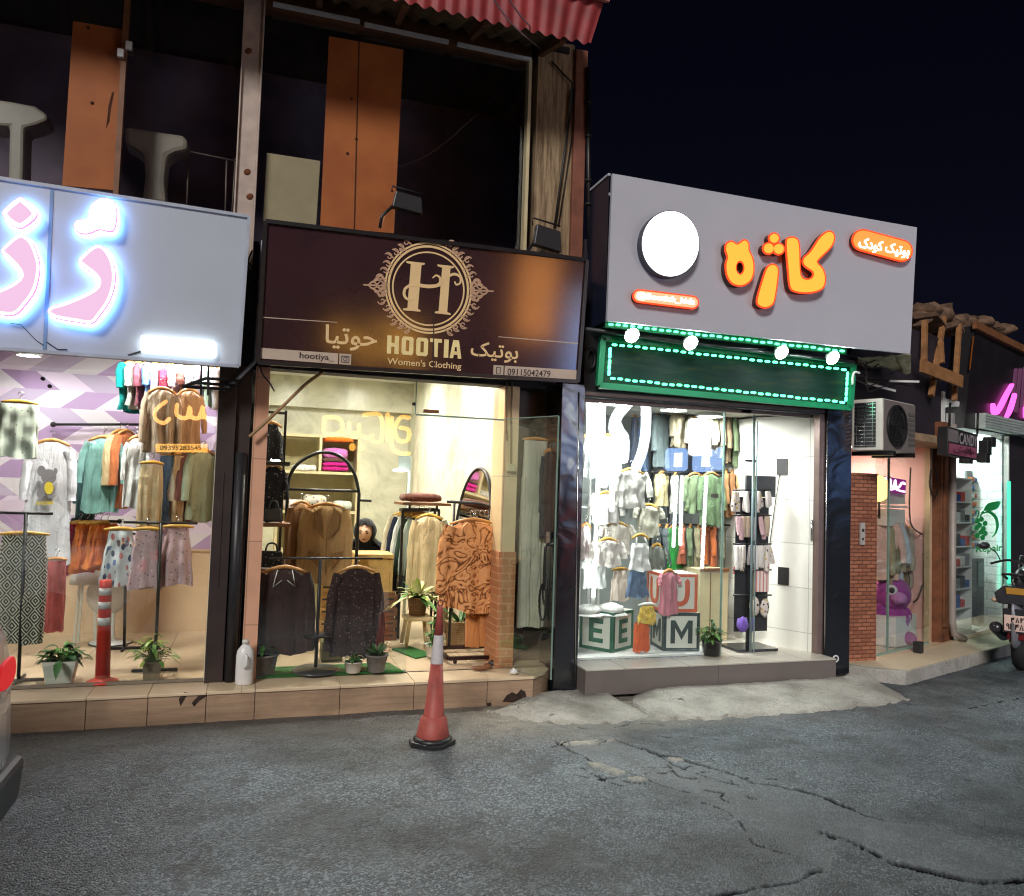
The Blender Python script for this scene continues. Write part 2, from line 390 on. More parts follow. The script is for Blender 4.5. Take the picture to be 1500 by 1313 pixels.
def garment_px(kind, name, label, cat, x0, x1, y0, y1, Y, m, **kw):
    t = P((x0 + x1) / 2, y0, Y); b = P((x0 + x1) / 2, y1, Y); W = (P(x1, y0, Y) - P(x0, y0, Y)).length
    if kind in ('shirt', 'robe') and kw.get('sleeve', .6): W /= (1.0 + 2 * kw.get('spread', .12) + .05)
    return garment(kind, name, label, cat, t, W, t.z - b.z, m, **kw)
def leafblade(mb, base, d, L, W, droop, up=.0, seg=5, cup=.15):
    d = V(d).normalized(); side = d.cross(V((0, 0, 1)))
    side = side.normalized() if side.length > .05 else V((1, 0, 0))
    vs = []; sm = mb.smooth; mb.smooth = True
    for i in range(seg + 1):
        t = i / seg; c = V(base) + d * (L * t) + V((0, 0, -droop * L * t * t + up * L * t)); w = W * math.sin(math.pi * min(.06 + t * .94, 1)) ** .8 * .5
        n = side.cross(d).normalized()
        vs += [c - side * w + n * w * cup * 2, c, c + side * w + n * w * cup * 2]
    mb.add(vs, [(i * 3 + k, i * 3 + k + 1, i * 3 + k + 4, i * 3 + k + 3) for i in range(seg) for k in (0, 1)]); mb.smooth = sm
def plant(label, loc, pot, leaf_m, n=40, L=.1, W=.035, rise=.12, spread=.1, droop=.6, group=None, potm=None, cat='potted plant', name='potted_plant', style='bush', soil=True):
    """pot: (r_bottom, r_top, height, square?)"""
    t = thing(name, label, cat, loc, group); loc = V(loc); rb, rt, h = pot[:3]
    mb = MB()
    if len(pot) > 3:
        sq = lambda r: [loc + V((x * r, y * r * .8, 0)) for x, y in ((-1, -1), (1, -1), (1, 1), (-1, 1))]
        a, b, c, d = sq(rb), [p + V((0, 0, h)) for p in sq(rt)], [p + V((0, 0, h)) for p in sq(rt * .9)], [p + V((0, 0, h * .8)) for p in sq(rt * .86)]
        mb.add(a + b + c + d, [(3, 2, 1, 0)] + [(i + 4 * j, (i + 1) % 4 + 4 * j, (i + 1) % 4 + 4 * j + 4, i + 4 * j + 4) for j in range(3) for i in range(4)] + [(12, 13, 14, 15)])
    else: mb.lathe(loc, [(rb * .9, 0), (rb, .004), (rt, h * .93), (rt * 1.06, h * .93), (rt * 1.06, h), (rt * .93, h), (rt * .9, h * .86), (0, h * .86)], 24)
    mb.build('pot', potm, t)
    lf = MB(); st = MB(); top = loc + V((0, 0, h * .87))
    if soil: sm_ = MB(); sm_.lathe(top, [(rt * .88, 0), (rt * .6, .012), (0, .016)], 16); sm_.build('soil', M['soil'], t)
    for i in range(n):
        a = R.random() * 6.283; q = R.random()
        if style == 'bush':
            b = top + V((math.cos(a) * spread * q, math.sin(a) * spread * q * .8, rise * (.2 + R.random() * .9) * (1.15 - q * .6)))
            dd = V((math.cos(a), math.sin(a), R.uniform(-.35, .7)))
            st.tube([top + V((math.cos(a) * .01, math.sin(a) * .01, -.01)), (top + b) / 2 + V((0, 0, .02)), b], .0022, 4, False)
            lf.cur = R.randrange(len(leaf_m)); leafblade(lf, b, dd, L * R.uniform(.7, 1.25), W * R.uniform(.75, 1.2), R.uniform(.1, droop))
        elif style == 'rosette':
            el = R.uniform(.15, 1.25); dd = V((math.cos(a) * math.cos(el), math.sin(a) * math.cos(el), math.sin(el)))
            lf.cur = R.randrange(len(leaf_m)); leafblade(lf, top + V((math.cos(a) * spread * .15, math.sin(a) * spread * .15, 0)), dd, L * R.uniform(.75, 1.2), W * R.uniform(.8, 1.1), droop * R.uniform(.4, 1.2), seg=7)
        elif style == 'trail':
            b = top + V((math.cos(a) * rt * .9, math.sin(a) * rt * .9, R.uniform(0, rise))); out = R.uniform(.2, 1) * spread
            e = b + V((math.cos(a) * out, math.sin(a) * out, R.uniform(-.1, .06)))
            st.tube([top, b, e], .0022, 4, False)
            for j in range(3):
                p = b.lerp(e, (j + 1) / 3); lf.cur = R.randrange(len(leaf_m))
                leafblade(lf, p, V((math.cos(a + R.uniform(-1.2, 1.2)), math.sin(a + R.uniform(-1.2, 1.2)), R.uniform(-.3, .5))), L * R.uniform(.7, 1.2), W * R.uniform(.8, 1.2), R.uniform(.1, droop))
    if st.v: st.build('stem', M['stem'], t)
    lf.build('foliage', leaf_m, t); return t

# ------------------------------------------------------------------ shared materials
M = {}
M['hanger'] = mat('wooden_hanger', srgb(196, 138, 76), .45, scale=14)
M['chrome'] = mat('chrome', (.6, .6, .6, 1), .2, 1, .05)
M['black_metal'] = mat('black_metal', (.018, .017, .018, 1), .38, .3, .2)
M['black_plastic'] = mat('black_plastic', (.02, .02, .022, 1), .42)
M['black_gloss'] = (lambda t: (t.bump(t.noise(3.2, 2, .5, dist=.6), .25, .05), t.fin((.010, .011, .014, 1), .19, 0, 1.0))[1])(NT('black_gloss'))
M['white_plastic'] = mat('white_plastic', (.72, .72, .70, 1), .35, 0, .05)
M['cream_paint'] = mat('cream_paint', srgb(205, 190, 150), .5, 0, .06)
M['soil'] = mat('soil', (.035, .024, .016, 1), .95, 0, .4, 60, .8)
M['stem'] = mat('stem', (.10, .16, .04, 1), .6)
M['leaf_dark'] = mat('leaf_dark', (.035, .11, .025, 1), .4, 0, .35, 20)
M['leaf_mid'] = mat('leaf_mid', (.09, .22, .04, 1), .4, 0, .35, 20)
M['leaf_lime'] = mat('leaf_lime', (.27, .36, .07, 1), .4, 0, .3, 20)
M['leaf_cream'] = mat('leaf_cream', (.55, .55, .25, 1), .42, 0, .25, 30)
M['cable'] = mat('cable', (.015, .014, .014, 1), .5)
M['white_pot'] = mat('white_pot', (.62, .60, .54, 1), .45, 0, .05)
M['grey_pot'] = mat('grey_pot', (.17, .165, .16, 1), .85, 0, .2, 25, .3)
M['wood_yellow'] = mat('wood_yellow', srgb(205, 165, 100), .5, 0, .2, 12)
M['wood_brown'] = mat('wood_brown', srgb(120, 78, 48), .55, 0, .25, 12, .15)
M['pane'] = glassm('window_glass', (.93, .97, .95, 1), 2.0)
M['pane_clear'] = glassm('clear_glass', (.95, .98, .97, 1), 1.6)
M['glass_edge'] = mat('glass_edge', srgb(128, 158, 148), .2, 0, .1)
M['mirror'] = mat('mirror', (.85, .87, .86, 1), .03, 1, .02)
M['lamp_white'] = emis('lamp_white', (1, .97, .9, 1), 14)
M['lamp_cool'] = emis('lamp_cool', (.92, 1, .98, 1), 16)

# ------------------------------------------------------------------ road: one sheet, fine near the camera, with real cracks
def cp(pts): return [G(x / 1.875 + 700, y / 1.875 + 960) for x, y in pts]
cracks = [(cp([(370, 235), (470, 265), (560, 285), (650, 310), (760, 345), (880, 370), (960, 395), (1010, 415), (1080, 440), (1200, 470)]), .020, .030),
          (cp([(1200, 470), (1340, 500), (1500, 545), (1650, 600)]), .010, .012),
          (cp([(215, 240), (270, 270), (340, 300), (420, 325), (490, 350), (550, 370), (610, 380)]), .020, .030),
          (cp([(280, 310), (340, 340), (420, 352), (480, 356)]), .010, .016), (cp([(610, 400), (690, 430), (760, 520), (880, 550), (960, 590)]), .009, .012),
          (cp([(930, 485), (980, 505), (1060, 535), (1150, 575), (1240, 595), (1320, 615), (1420, 630), (1500, 625), (1700, 620)]), .017, .030),
          (cp([(640, 655), (780, 635), (870, 615), (950, 590)]), .013, .018), (cp([(500, 275), (540, 300), (600, 320), (660, 340), (720, 355)]), .009, .016),
          (cp([(520, 300), (550, 330), (600, 335)]), .008, .012), (cp([(620, 365), (680, 375)]), .010, .016), (cp([(735, 385), (765, 392)]), .014, .02),
          (cp([(140, 155), (190, 185), (250, 195), (300, 205)]), .010, .02), (cp([(180, 160), (250, 175), (290, 190)]), .008, .014),
          (cp([(200, 255), (250, 235), (330, 240), (380, 235)]), .008, .014), (cp([(260, 330), (330, 345), (400, 360)]), .007, .012),
          (cp([(1290, 345), (1350, 345)]), .007, .01), (cp([(1140, 130), (1250, 140), (1330, 150), (1420, 130), (1500, 115)]), .006, .012)]
rc_ = random.Random(5)
for i_ in range(14):       # hairline cracks around the broken strip
    bx, by = rc_.choice(((360, 190), (420, 215), (560, 320), (480, 300), (620, 350), (380, 330), (700, 380), (560, 250))); bx += rc_.uniform(-90, 90); by += rc_.uniform(-26, 26)
    a_ = rc_.uniform(-.5, .9); q_ = [(bx, by)]
    for j_ in range(3): a_ += rc_.uniform(-.7, .7); q_.append((q_[-1][0] + math.cos(a_) * 38, q_[-1][1] + math.sin(a_) * 12))
    cracks.append((cp(q_), rc_.uniform(.004, .007), .010))
def jag(pts, amp=.014, seed=0, stepl=.03):
    out = []
    for a, b in zip(pts[:-1], pts[1:]):
        n = max(2, int((b - a).length / stepl))
        for i in range(n):
            p = a.lerp(b, i / n); q = V((p.x * 9, p.y * 9, seed)); out.append(p + V((noise.noise(q), noise.noise(q + V((7, 3, 1))), 0)) * amp * 2.4)
    return out + [pts[-1]]
gx = np.concatenate([[-80, -30, -12, -6, -3.2], np.arange(-2.2, 8.6, .0125), [9.5, 11, 14, 20, 40, 90]])
gy = np.concatenate([[-90, -30, -14, -8], np.arange(-4.3, .35, .0125), [.8, 2, 6, 20, 60, 120]])
X, Y = np.meshgrid(gx, gy); H = np.zeros_like(X); dirt_shade = np.zeros_like(X); pale = np.zeros_like(X); smooth_ = np.zeros_like(X)
def seg_dist(pts, X, Y):
    d = np.full(X.shape, 9.0)
    for a, b in zip(pts[:-1], pts[1:]):
        vx, vy = b.x - a.x, b.y - a.y; t = np.clip(((X - a.x) * vx + (Y - a.y) * vy) / (vx * vx + vy * vy + 1e-9), 0, 1)
        d = np.minimum(d, np.hypot(X - a.x - t * vx, Y - a.y - t * vy))
    return d
def local(pts, pad):
    xs, ys = [p.x for p in pts], [p.y for p in pts]
    i0, i1 = np.searchsorted(gx, min(xs) - pad), np.searchsorted(gx, max(xs) + pad); j0, j1 = np.searchsorted(gy, min(ys) - pad), np.searchsorted(gy, max(ys) + pad)
    return slice(j0, j1), slice(i0, i1)
def inpoly(pts, X, Y):
    r = np.zeros(X.shape, bool); n = len(pts)
    for i in range(n):
        a, b = pts[i], pts[i - 1]
        if abs(a.y - b.y) < 1e-9: continue
        r ^= ((a.y > Y) != (b.y > Y)) & (X < (b.x - a.x) * (Y - a.y) / (b.y - a.y) + a.x)
    return r
rs = np.random.RandomState(3)
def vnoise(sc_, seed):
    q = np.random.RandomState(seed).rand(64, 64); u = (X * sc_) % 64; v = (Y * sc_) % 64; i = u.astype(int); j = v.astype(int); a = u - i; b = v - j
    a = a * a * (3 - 2 * a); b = b * b * (3 - 2 * b); g = lambda jj, ii: q[jj % 64, ii % 64]
    return (g(j, i) * (1 - a) + g(j, i + 1) * a) * (1 - b) + (g(j + 1, i) * (1 - a) + g(j + 1, i + 1) * a) * b - .5
H += vnoise(.8, 1) * .018 + vnoise(3, 2) * .008 + vnoise(14, 3) * .004 + vnoise(37, 4) * .003
for k, (pts, w, dep) in enumerate(cracks):
    jp = jag(pts, .011, k * 3.1); ss = local(jp, .25)
    for c in range(0, len(jp) - 1, 24):
        sub = jp[c:c + 25]; s2 = local(sub, .25)
        w_ = w * .48; dep = dep * .8 if c else dep * .8; d = seg_dist(sub, X[s2], Y[s2]) + vnoise(22, 9)[s2] * .014
        H[s2] -= np.where(H[s2] > -dep, dep * np.clip(1.2 - d / w_, 0, 1), 0)
        dirt_shade[s2] = np.maximum(dirt_shade[s2], np.clip(1.35 - d / (w_ * 1.05), 0, 1)); smooth_[s2] = np.maximum(smooth_[s2], .45 * np.clip(1 - d / .12, 0, 1))
patch = cp([(930, 485), (1000, 462), (1090, 455), (1200, 470), (1340, 500), (1500, 545), (1700, 600), (1700, 620), (1500, 625), (1420, 630), (1320, 615), (1240, 595), (1150, 575), (1060, 535), (980, 505)])
m_ = inpoly(patch, X, Y); H[m_] += .012; smooth_[m_] = .9
trench = cp([(340, 235), (470, 265), (650, 310), (880, 370), (1010, 415), (1200, 470), (1000, 462), (930, 485), (980, 505), (960, 590), (880, 550), (690, 430), (610, 380), (490, 350), (340, 300), (215, 240)])
m_ = inpoly(trench, X, Y); smooth_[m_] = np.maximum(smooth_[m_], .75); H[m_] -= .006
for pts in ([(300, 297), (345, 303), (410, 325), (380, 334), (320, 316)], [(405, 342), (440, 338), (475, 345), (450, 350)], [(255, 240), (330, 236), (335, 246), (260, 249)], [(520, 282), (560, 284), (565, 292), (530, 292)], [(225, 240), (245, 238), (250, 248), (228, 250)], [(340, 240), (385, 232), (380, 240)]):
    q = cp(pts); m_ = inpoly(q, X, Y); pale[m_] = 1; H[m_] += .012
edge = np.clip((Y + 1.15 + vnoise(1.3, 5) * .8) / .5, 0, 1); pale_e = edge * np.clip((X - 1.3) / .5, 0, 1) * np.clip(1.5 - np.abs(X - 2.4) / 1.3, 0, 1)
pale = np.maximum(pale, pale_e * .95)
brown = np.clip((Y + 1.5 + vnoise(1.1, 6) * .7) / .9, 0, 1) * np.clip((5.6 - X) / 1.5, 0, 1)
nv = X.size; me = bpy.data.meshes.new('road'); ny, nx = X.shape
me.vertices.add(nv); me.vertices.foreach_set('co', np.stack([X, Y, H], -1).astype(np.float32).ravel())
ii = (np.arange(ny - 1)[:, None] * nx + np.arange(nx - 1)[None, :]).ravel(); quads = np.stack([ii, ii + 1, ii + nx + 1, ii + nx], -1).astype(np.int32)
me.loops.add(quads.size); me.loops.foreach_set('vertex_index', quads.ravel()); me.polygons.add(len(quads))
me.polygons.foreach_set('loop_start', np.arange(0, quads.size, 4, dtype=np.int32)); me.polygons.foreach_set('loop_total', np.full(len(quads), 4, np.int32))
me.update(calc_edges=True); me.validate()
at = me.color_attributes.new('wear', 'FLOAT_COLOR', 'POINT')
at.data.foreach_set('color', np.stack([dirt_shade, pale, smooth_, brown], -1).astype(np.float32).ravel())
me.polygons.foreach_set('use_smooth', np.ones(len(quads), bool))
t = NT('asphalt'); a = t.n('Attribute', attribute_name='wear'); w = t.sep(a.outputs['Color'])
so_ = t.sep(); big = t.noise(.9, 7, .62, t.comb(t.math('MULTIPLY', so_[0], .55), so_[1], 0.0)); mid = t.noise(4, 6, .65); v1 = t.vor(95, 'F1', 'Color'); stone = t.sep(v1)[0]; vd = t.vor(95, 'F1', 'Distance')
v2 = t.sep(t.vor(210, 'F1', 'Color'))[1]
agg = t.math('MULTIPLY_ADD', t.math('POWER', stone, 3.0), .9, t.math('MULTIPLY', v2, .5))
c0 = t.ramp(agg, [(.05, (.030, .036, .042)), (.40, (.13, .15, .165)), (.95, (.43, .47, .50))])
c1 = t.mix(t.math('MULTIPLY', t.step(big, .42, .60), 1.0), c0, t.mix(.74, c0, (.020, .022, .026, 1)))
c1 = t.mix(t.math('MULTIPLY', t.step(mid, .45, .72), .5), c1, (.27, .29, .295, 1))
c1 = t.mix(1.0, c1, (.70, .77, .82, 1), 'MULTIPLY')  # cool cast of the street lighting put into the asphalt colour
stn = t.noise(2.3, 7, .7, None, .5); c1 = t.mix(t.math('MULTIPLY', t.step(stn, .56, .62), .55), c1, (.035, .034, .034, 1))
c1 = t.mix(t.math('MULTIPLY', w[2], .5), c1, t.ramp(t.noise(60, 5, .7), [(.3, (.085, .098, .108)), (.7, (.175, .195, .21))]))
c1 = t.mix(t.math('MULTIPLY', a.outputs['Alpha'], .5), c1, t.ramp(t.noise(25, 6, .7), [(.3, (.07, .058, .046)), (.7, (.2, .175, .145))]))
c1 = t.mix(t.math('MULTIPLY', w[1], t.step(t.noise(7, 5, .7), .3, .55)), c1, t.ramp(t.noise(30, 6), [(.3, (.26, .235, .19)), (.7, (.40, .37, .31))]))
c1 = t.mix(t.math('MINIMUM', t.math('MULTIPLY', w[0], 1.25), 1.0), c1, (.003, .003, .004, 1))  # crack dirt, with the groove shade painted in as near-black
rough = t.math('MULTIPLY_ADD', t.noise(1.2, 6, .65), .55, .20)
hh = t.math('ADD', t.math('MULTIPLY', t.math('SUBTRACT', 1.0, vd), t.math('SUBTRACT', 1.0, t.math('MULTIPLY', w[2], .6))), t.math('MULTIPLY', t.noise(180, 4), .5))
t.bump(hh, .9, .012)
me.materials.append(t.fin(c1, rough, 0, .55)); t.l(t.math('MULTIPLY', t.math('SUBTRACT', 1.0, t.math('MINIMUM', w[0], 1.0)), .6), t.b.inputs['Specular IOR Level'])
road = bpy.data.objects.new('road', me); col.objects.link(road); tag(road, kind='structure')

# concrete apron slabs in front of the children's shop
cm = NT('worn_concrete'); n = cm.noise(3.5, 8, .68); cc = cm.ramp(n, [(.28, (.28, .265, .23)), (.5, (.48, .46, .41)), (.72, (.60, .58, .53))])
cc = cm.mix(cm.math('MULTIPLY', cm.step(cm.noise(1.1, 5), .5, .68), .6), cc, (.12, .105, .085, 1)); cc = cm.mix(cm.math('MULTIPLY', cm.step(cm.noise(70, 5, .7), .5, .66), .5), cc, (.16, .145, .12, 1)); cc = cm.mix(cm.math('MULTIPLY', cm.step(cm.vor(9, 'DISTANCE_TO_EDGE', 'Distance', cm.comb(cm.math('ADD', cm.sep()[0], cm.math('MULTIPLY', cm.noise(6, 4), .25)), cm.math('ADD', cm.sep()[1], cm.math('MULTIPLY', cm.noise(5, 4), .2)), 0.0)), .012, .0), cm.step(cm.noise(1.3, 3), .52, .6)), cc, (.05, .045, .04, 1)); cm.bump(cm.math('ADD', cm.noise(30, 8, .75), cm.math('MULTIPLY', cm.noise(140, 4), .4)), .95, .02); M['concrete'] = cm.fin(cc, .85)
def slab(name, top, bot, zt, seed, drop=.02):
    mb = MB(); mb.smooth = True; nu, nv_ = 70, 24
    def along(ps, u):
        k = u * (len(ps) - 1); i = min(int(k), len(ps) - 2); return V(ps[i]).lerp(V(ps[i + 1]), k - i)
    def fn(u, v):
        a, b = along(top, u), along(bot, u); p = a.lerp(b, v); q = V((p.x * 3, p.y * 3, seed))
        ed = min(u, 1 - u, 1.0) * 14; e = min(1, ed) * min(1, (1 - v) * 8 + .15)
        p.z = zt * (1 - v) ** .8 * (.35 + .65 * min(1, ed)) + drop * e + .012 * noise.noise(q * 1.7) + .006 * noise.noise(q * 6)
        j = noise.noise(V((p.x * 11, p.y * 11, seed + 4))) * .075 * (v ** 3) + noise.noise(V((p.x * 30, p.y * 30, seed + 4))) * .03 * (v ** 3)
        p.x += j * .6; p.y += j
        if v > .94: p.z = max(p.z, .016 + .012 * noise.noise(q * 9))
        if v > .999: p.z = -.03
        return p
    mb.grid(fn, nu, nv_); return tag(mb.build(name, M['concrete']), kind='structure')
slab('pavement', [G(780, 1024), G(806, 1012, .06), G(850, 1009, .05), G(893, 1012, .05)], [G(712, 1044), G(770, 1056), G(840, 1064), G(905, 1062), G(952, 1050)], .035, 2.0)
slab('pavement', [G(930, 1012, .06), G(1020, 1004, .08), G(1120, 997, .09), G(1213, 991, .09), G(1246, 988, .08), G(1283, 992, .05)],
     [G(926, 1032), G(968, 1058), G(1060, 1052), G(1150, 1048), G(1240, 1041), G(1300, 1034), G(1334, 1026)], .055, 8.0)

# ------------------------------------------------------------------ two-storey building with two shops
def wallq(mb, x0, x1, z0, z1, y): mb.quad((x0, y, z0), (x1, y, z0), (x1, y, z1), (x0, y, z1))
def streaks(name, c, k=.5):
    t = NT(name); s = t.sep(); v = t.comb(t.math('MULTIPLY', s[0], 1.4), s[1], t.math('MULTIPLY', s[2], 16)); n = t.noise(1.5, 6, .65, v, .6)
    cl = t.ramp(n, [(.3, sc(c, 1 - k * .6)), (.5, c), (.7, sc(c, 1 + k * .5))]); cl = t.mix(t.math('MULTIPLY', t.step(t.noise(2.2, 6, .7), .5, .75), .5), cl, sc(c, .45)); t.bump(t.noise(60, 4), .12, .003); return t.fin(cl, .42)
M['step_tile'] = streaks('step_tile', srgb(166, 140, 114))
M['step_top'] = tiles('step_top', srgb(218, 196, 164), 3, 3, 'x', vein=.25, rough=.35)
M['grout'] = mat('grout', (.05, .04, .035, 1), .9)
M['hole'] = mat('hole_shade', (.035, .02, .014, 1), .95, 0, .5, 30, .8)  # for raised dark patches; shade inside the broken holes is put into colour
M['floor_tile'] = tiles('floor_tile', srgb(205, 182, 152), .6, .6, 'x', vein=.12, rough=.22)
M['marble'] = tiles('marble_tile', srgb(203, 199, 178), 1.2, .62, 'x', joint=.003, vein=.85, rough=.25, jc=.72)
M['marble_side'] = tiles('marble_tile_side', srgb(203, 199, 178), 1.2, .62, 'y', joint=.003, vein=.85, rough=.2, jc=.72)
M['beige_wall'] = mat('beige_wall', srgb(212, 182, 150), .5, 0, .06, 3)
M['white_wall'] = mat('white_wall', (.68, .67, .64, 1), .55, 0, .04, 3)
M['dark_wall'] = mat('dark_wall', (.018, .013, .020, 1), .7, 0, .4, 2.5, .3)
M['dark_brown'] = mat('dark_brown', (.030, .020, .018, 1), .45, 0, .3, 5)
M['pink_post'] = mat('painted_post', srgb(184, 166, 154), .55, 0, .16, 10, .12)
M['pink_tile'] = tiles('pink_tile', srgb(215, 165, 135), 2, .62, 'x', vein=.25, rough=.4)
M['orange_brick'] = bricks('orange_brick', srgb(196, 136, 92), srgb(170, 108, 70), srgb(205, 165, 120), .115, .062, 'x')
M['cream_tile'] = tiles('cream_tile', srgb(222, 196, 150), 2, .9, 'x', vein=.2, rough=.4)
M['plaster'] = (lambda t: (t.bump(t.noise(30, 7, .7), .5, .01), t.fin(t.mix(t.step(t.noise(9, 6, .7, t.comb(t.math('MULTIPLY', t.sep()[0], 3), t.sep()[1], t.math('MULTIPLY', t.sep()[2], .25))), .4, .65), srgb(166, 144, 112), srgb(104, 82, 60)), .85))[1])(NT('stained_plaster'))
M['plank_red'] = mat('plank_red', srgb(128, 78, 60), .7, 0, .25, 8, .2)
def wallpaper():
    t = NT('geometric_wallpaper'); s = t.sep(); h, w = .165, .58
    v = t.math('DIVIDE', s[2], h); row = t.math('FLOOR', v); fr = t.math('SUBTRACT', v, row); odd = t.math('MODULO', row, 2.0)
    par = t.math('SUBTRACT', t.math('MULTIPLY', odd, 2.0), 1.0)
    u = t.math('ADD', t.math('DIVIDE', t.math('ADD', s[0], 20.0), w), t.math('MULTIPLY', t.math('MULTIPLY', par, fr), .36)); u = t.math('ADD', u, t.math('MULTIPLY', t.math('FLOOR', t.math('DIVIDE', row, 2.0)), .5))
    cell = t.math('FLOOR', t.math('MULTIPLY', u, 2.0)); k = t.math('MODULO', t.math('ADD', cell, t.math('MULTIPLY', row, 1.0)), 4.0)
    c = t.ramp(t.math('DIVIDE', t.math('ADD', k, .5), 4.0), [(0, srgb(180, 152, 190)), (.25, srgb(232, 216, 234)), (.5, srgb(196, 182, 206)), (.75, srgb(228, 222, 226))], 'CONSTANT')
    return t.fin(c, .5)
M['wallpaper'] = wallpaper()

B1 = thing('shop_building', 'dark two-storey building with a boarded upper floor above two lit clothes shops', 'building')
FZ = .222
# plinth tiles
joints = [-3.2, -2.3] + [P(x, 1030, -.28).x for x in (127, 217, 302, 373, 497, 605, 712)] + [2.20]
mb = MB()
for a, b in zip(joints[:-1], joints[1:]): mb.box(a + .002, b - .002, -.30, -.275, -.02, .190 + R.uniform(-.002, .002))
mb.build('plinth', M['step_tile'], B1, .003)
mb = MB(); mb.quad((2.2, -.299, -.02), (2.30, -.20, -.02), (2.30, -.20, .185), (2.2, -.299, .185)); mb.quad((2.30, -.2, -.02), (2.42, -.05, -.02), (2.42, -.05, .185), (2.30, -.2, .185)); mb.build('plinth_corner', M['step_tile'], B1)
mb = MB(); mb.box(-3.2, 2.2, -.272, -.15, -.02, .188); mb.build('plinth_core', M['grout'], B1)
mb = MB()
for a, b in zip(joints[:-1], joints[1:]): mb.box(a + .0015, b - .0015, -.315, .0, .194, .2145 + R.uniform(-.002, .002))
mb.add([(2.2015, -.315, .194), (2.32, -.2, .194), (2.42, -.06, .194), (2.42, .05, .194), (2.2015, .05, .194), (2.2015, -.315, .214), (2.32, -.2, .214), (2.42, -.06, .214), (2.42, .05, .214), (2.2015, .05, .214)],
       [(5, 6, 7, 8, 9), (0, 4, 3, 2, 1), (0, 1, 6, 5), (1, 2, 7, 6), (2, 3, 8, 7), (3, 4, 9, 8), (4, 0, 5, 9)])
mb.build('step_ledge', M['step_top'], B1, .003)
mb = MB(); q = [(736, 1028), (742, 1019), (750, 1014), (757, 1017), (763, 1010), (769, 1013), (772, 1026), (766, 1031), (752, 1029)]
mb = MB(); mb.prism([P(x, y, -.3015) for x, y in q], (0, -.004, 0)); mb.build('broken_tile', M['hole'], B1); q = [(713, 1030), (719, 1029), (720, 1033), (714, 1036)]
mb = MB(); mb.prism([P(x, y, -.3015) for x, y in q], (0, -.004, 0)); mb.build('broken_tile', M['hole'], B1)
for q in ([(262, 1024), (270, 1014), (276, 1015), (270, 1024), (264, 1034)], [(281, 1030), (290, 1020), (296, 1016), (305, 1013), (302, 1020), (292, 1026), (284, 1035)]):
    mb = MB(); mb.prism([P(x, y, -.3015) for x, y in q], (0, -.004, 0)); mb.build('broken_tile', M['hole'], B1)
# floors / interior shells
mb = MB(); mb.quad((-3.2, 0, FZ), (-.25, 0, FZ), (-.25, 2.0, FZ), (-3.2, 2.0, FZ)); mb.build('shop_floor', M['floor_tile'], B1)
mb = MB(); mb.quad((.0, 0, FZ), (2.42, 0, FZ), (2.42, 5.2, FZ), (.0, 5.2, FZ)); mb.build('shop_floor', M['floor_tile'], B1)
mb = MB(); wallq(mb, -3.2, -.2, 1.0, 3.3, 2.0); mb.build('wallpaper', M['wallpaper'], B1)
mb = MB(); wallq(mb, -3.2, -.2, .1, 1.0, 1.985); mb.box(-3.2, -.2, 1.97, 1.999, .99, 1.01); mb.build('dado_wall', M['beige_wall'], B1)
mb = MB(); mb.box(-.255, -.20, .02, 2.0, .1, 3.3); mb.build('partition_wall', M['beige_wall'], B1)
mb = MB(); mb.box(-3.25, -3.2, 0, 2.0, .1, 3.3); mb.build('side_wall', M['white_wall'], B1)
mb = MB(); mb.box(-3.2, -.2, 0.2, 2.0, 2.98, 3.02); mb.build('shop_ceiling', M['white_wall'], B1)
mb = MB(); wallq(mb, -.2, 2.2, .1, 2.72, 5.0); mb.box(-.2, 2.2, 4.8, 4.99, 2.72, 3.3); mb.build('back_wall', M['marble'], B1)
mb = MB(); mb.quad((2.12, .32, .1), (2.12, 5.0, .1), (2.12, 5.0, 3.3), (2.12, .32, 3.3)); mb.build('side_wall', M['marble_side'], B1)
mb = MB(); mb.quad((.0, .12, .1), (.0, 5.0, .1), (.0, 5.0, 3.3), (.0, .12, 3.3)); mb.build('side_wall', M['marble_side'], B1)
mb = MB(); mb.box(-.2, 2.2, .25, 5.0, 3.14, 3.2); mb.build('shop_ceiling', M['white_wall'], B1)
# front: header, posts and pillars
mb = MB(); mb.box(-3.2, 2.44, .02, .2, 2.56, 3.52); mb.build('header_wall', M['dark_wall'], B1)
mb = MB(); mb.box(-.262, -.135, -.06, .0, FZ - .01, 2.56); mb.box(-.135, -.03, -.015, .06, FZ - .01, 2.56); mb.box(-.205, -.195, -.068, -.055, .9, 1.75)
mb.build('black_post', M['dark_brown'], B1, .004)
mb = MB(); mb.tube([(-.085, -.045, .2), (-.085, -.045, 1.9)], .042, 12); mb.build('drain_pipe', M['black_plastic'], B1)
mb = MB(); mb.box(-.01, .095, -.02, .13, FZ - .008, 2.56); mb.build('tiled_pillar', M['pink_tile'], B1)
mb = MB(); mb.box(1.985, 2.115, .02, .33, 1.17, 2.56); mb.build('tiled_pillar', M['cream_tile'], B1)
mb = MB(); mb.box(1.975, 2.125, .01, .34, FZ - .01, 1.17); mb.build('brick_pillar', M['orange_brick'], B1)
mb = MB(); mb.box(2.125, 2.44, .22, .26, .2, 2.56); mb.build('dark_front_wall', M['dark_brown'], B1)
# door closer bracket, cables on pillar
mb = MB(); a = P(620, 600, -.005); b = P(642, 606, -.005); mb.box(a.x, b.x, -.03, .015, b.z, a.z); mb.build('patch_fitting', M['wood_brown'], B1)
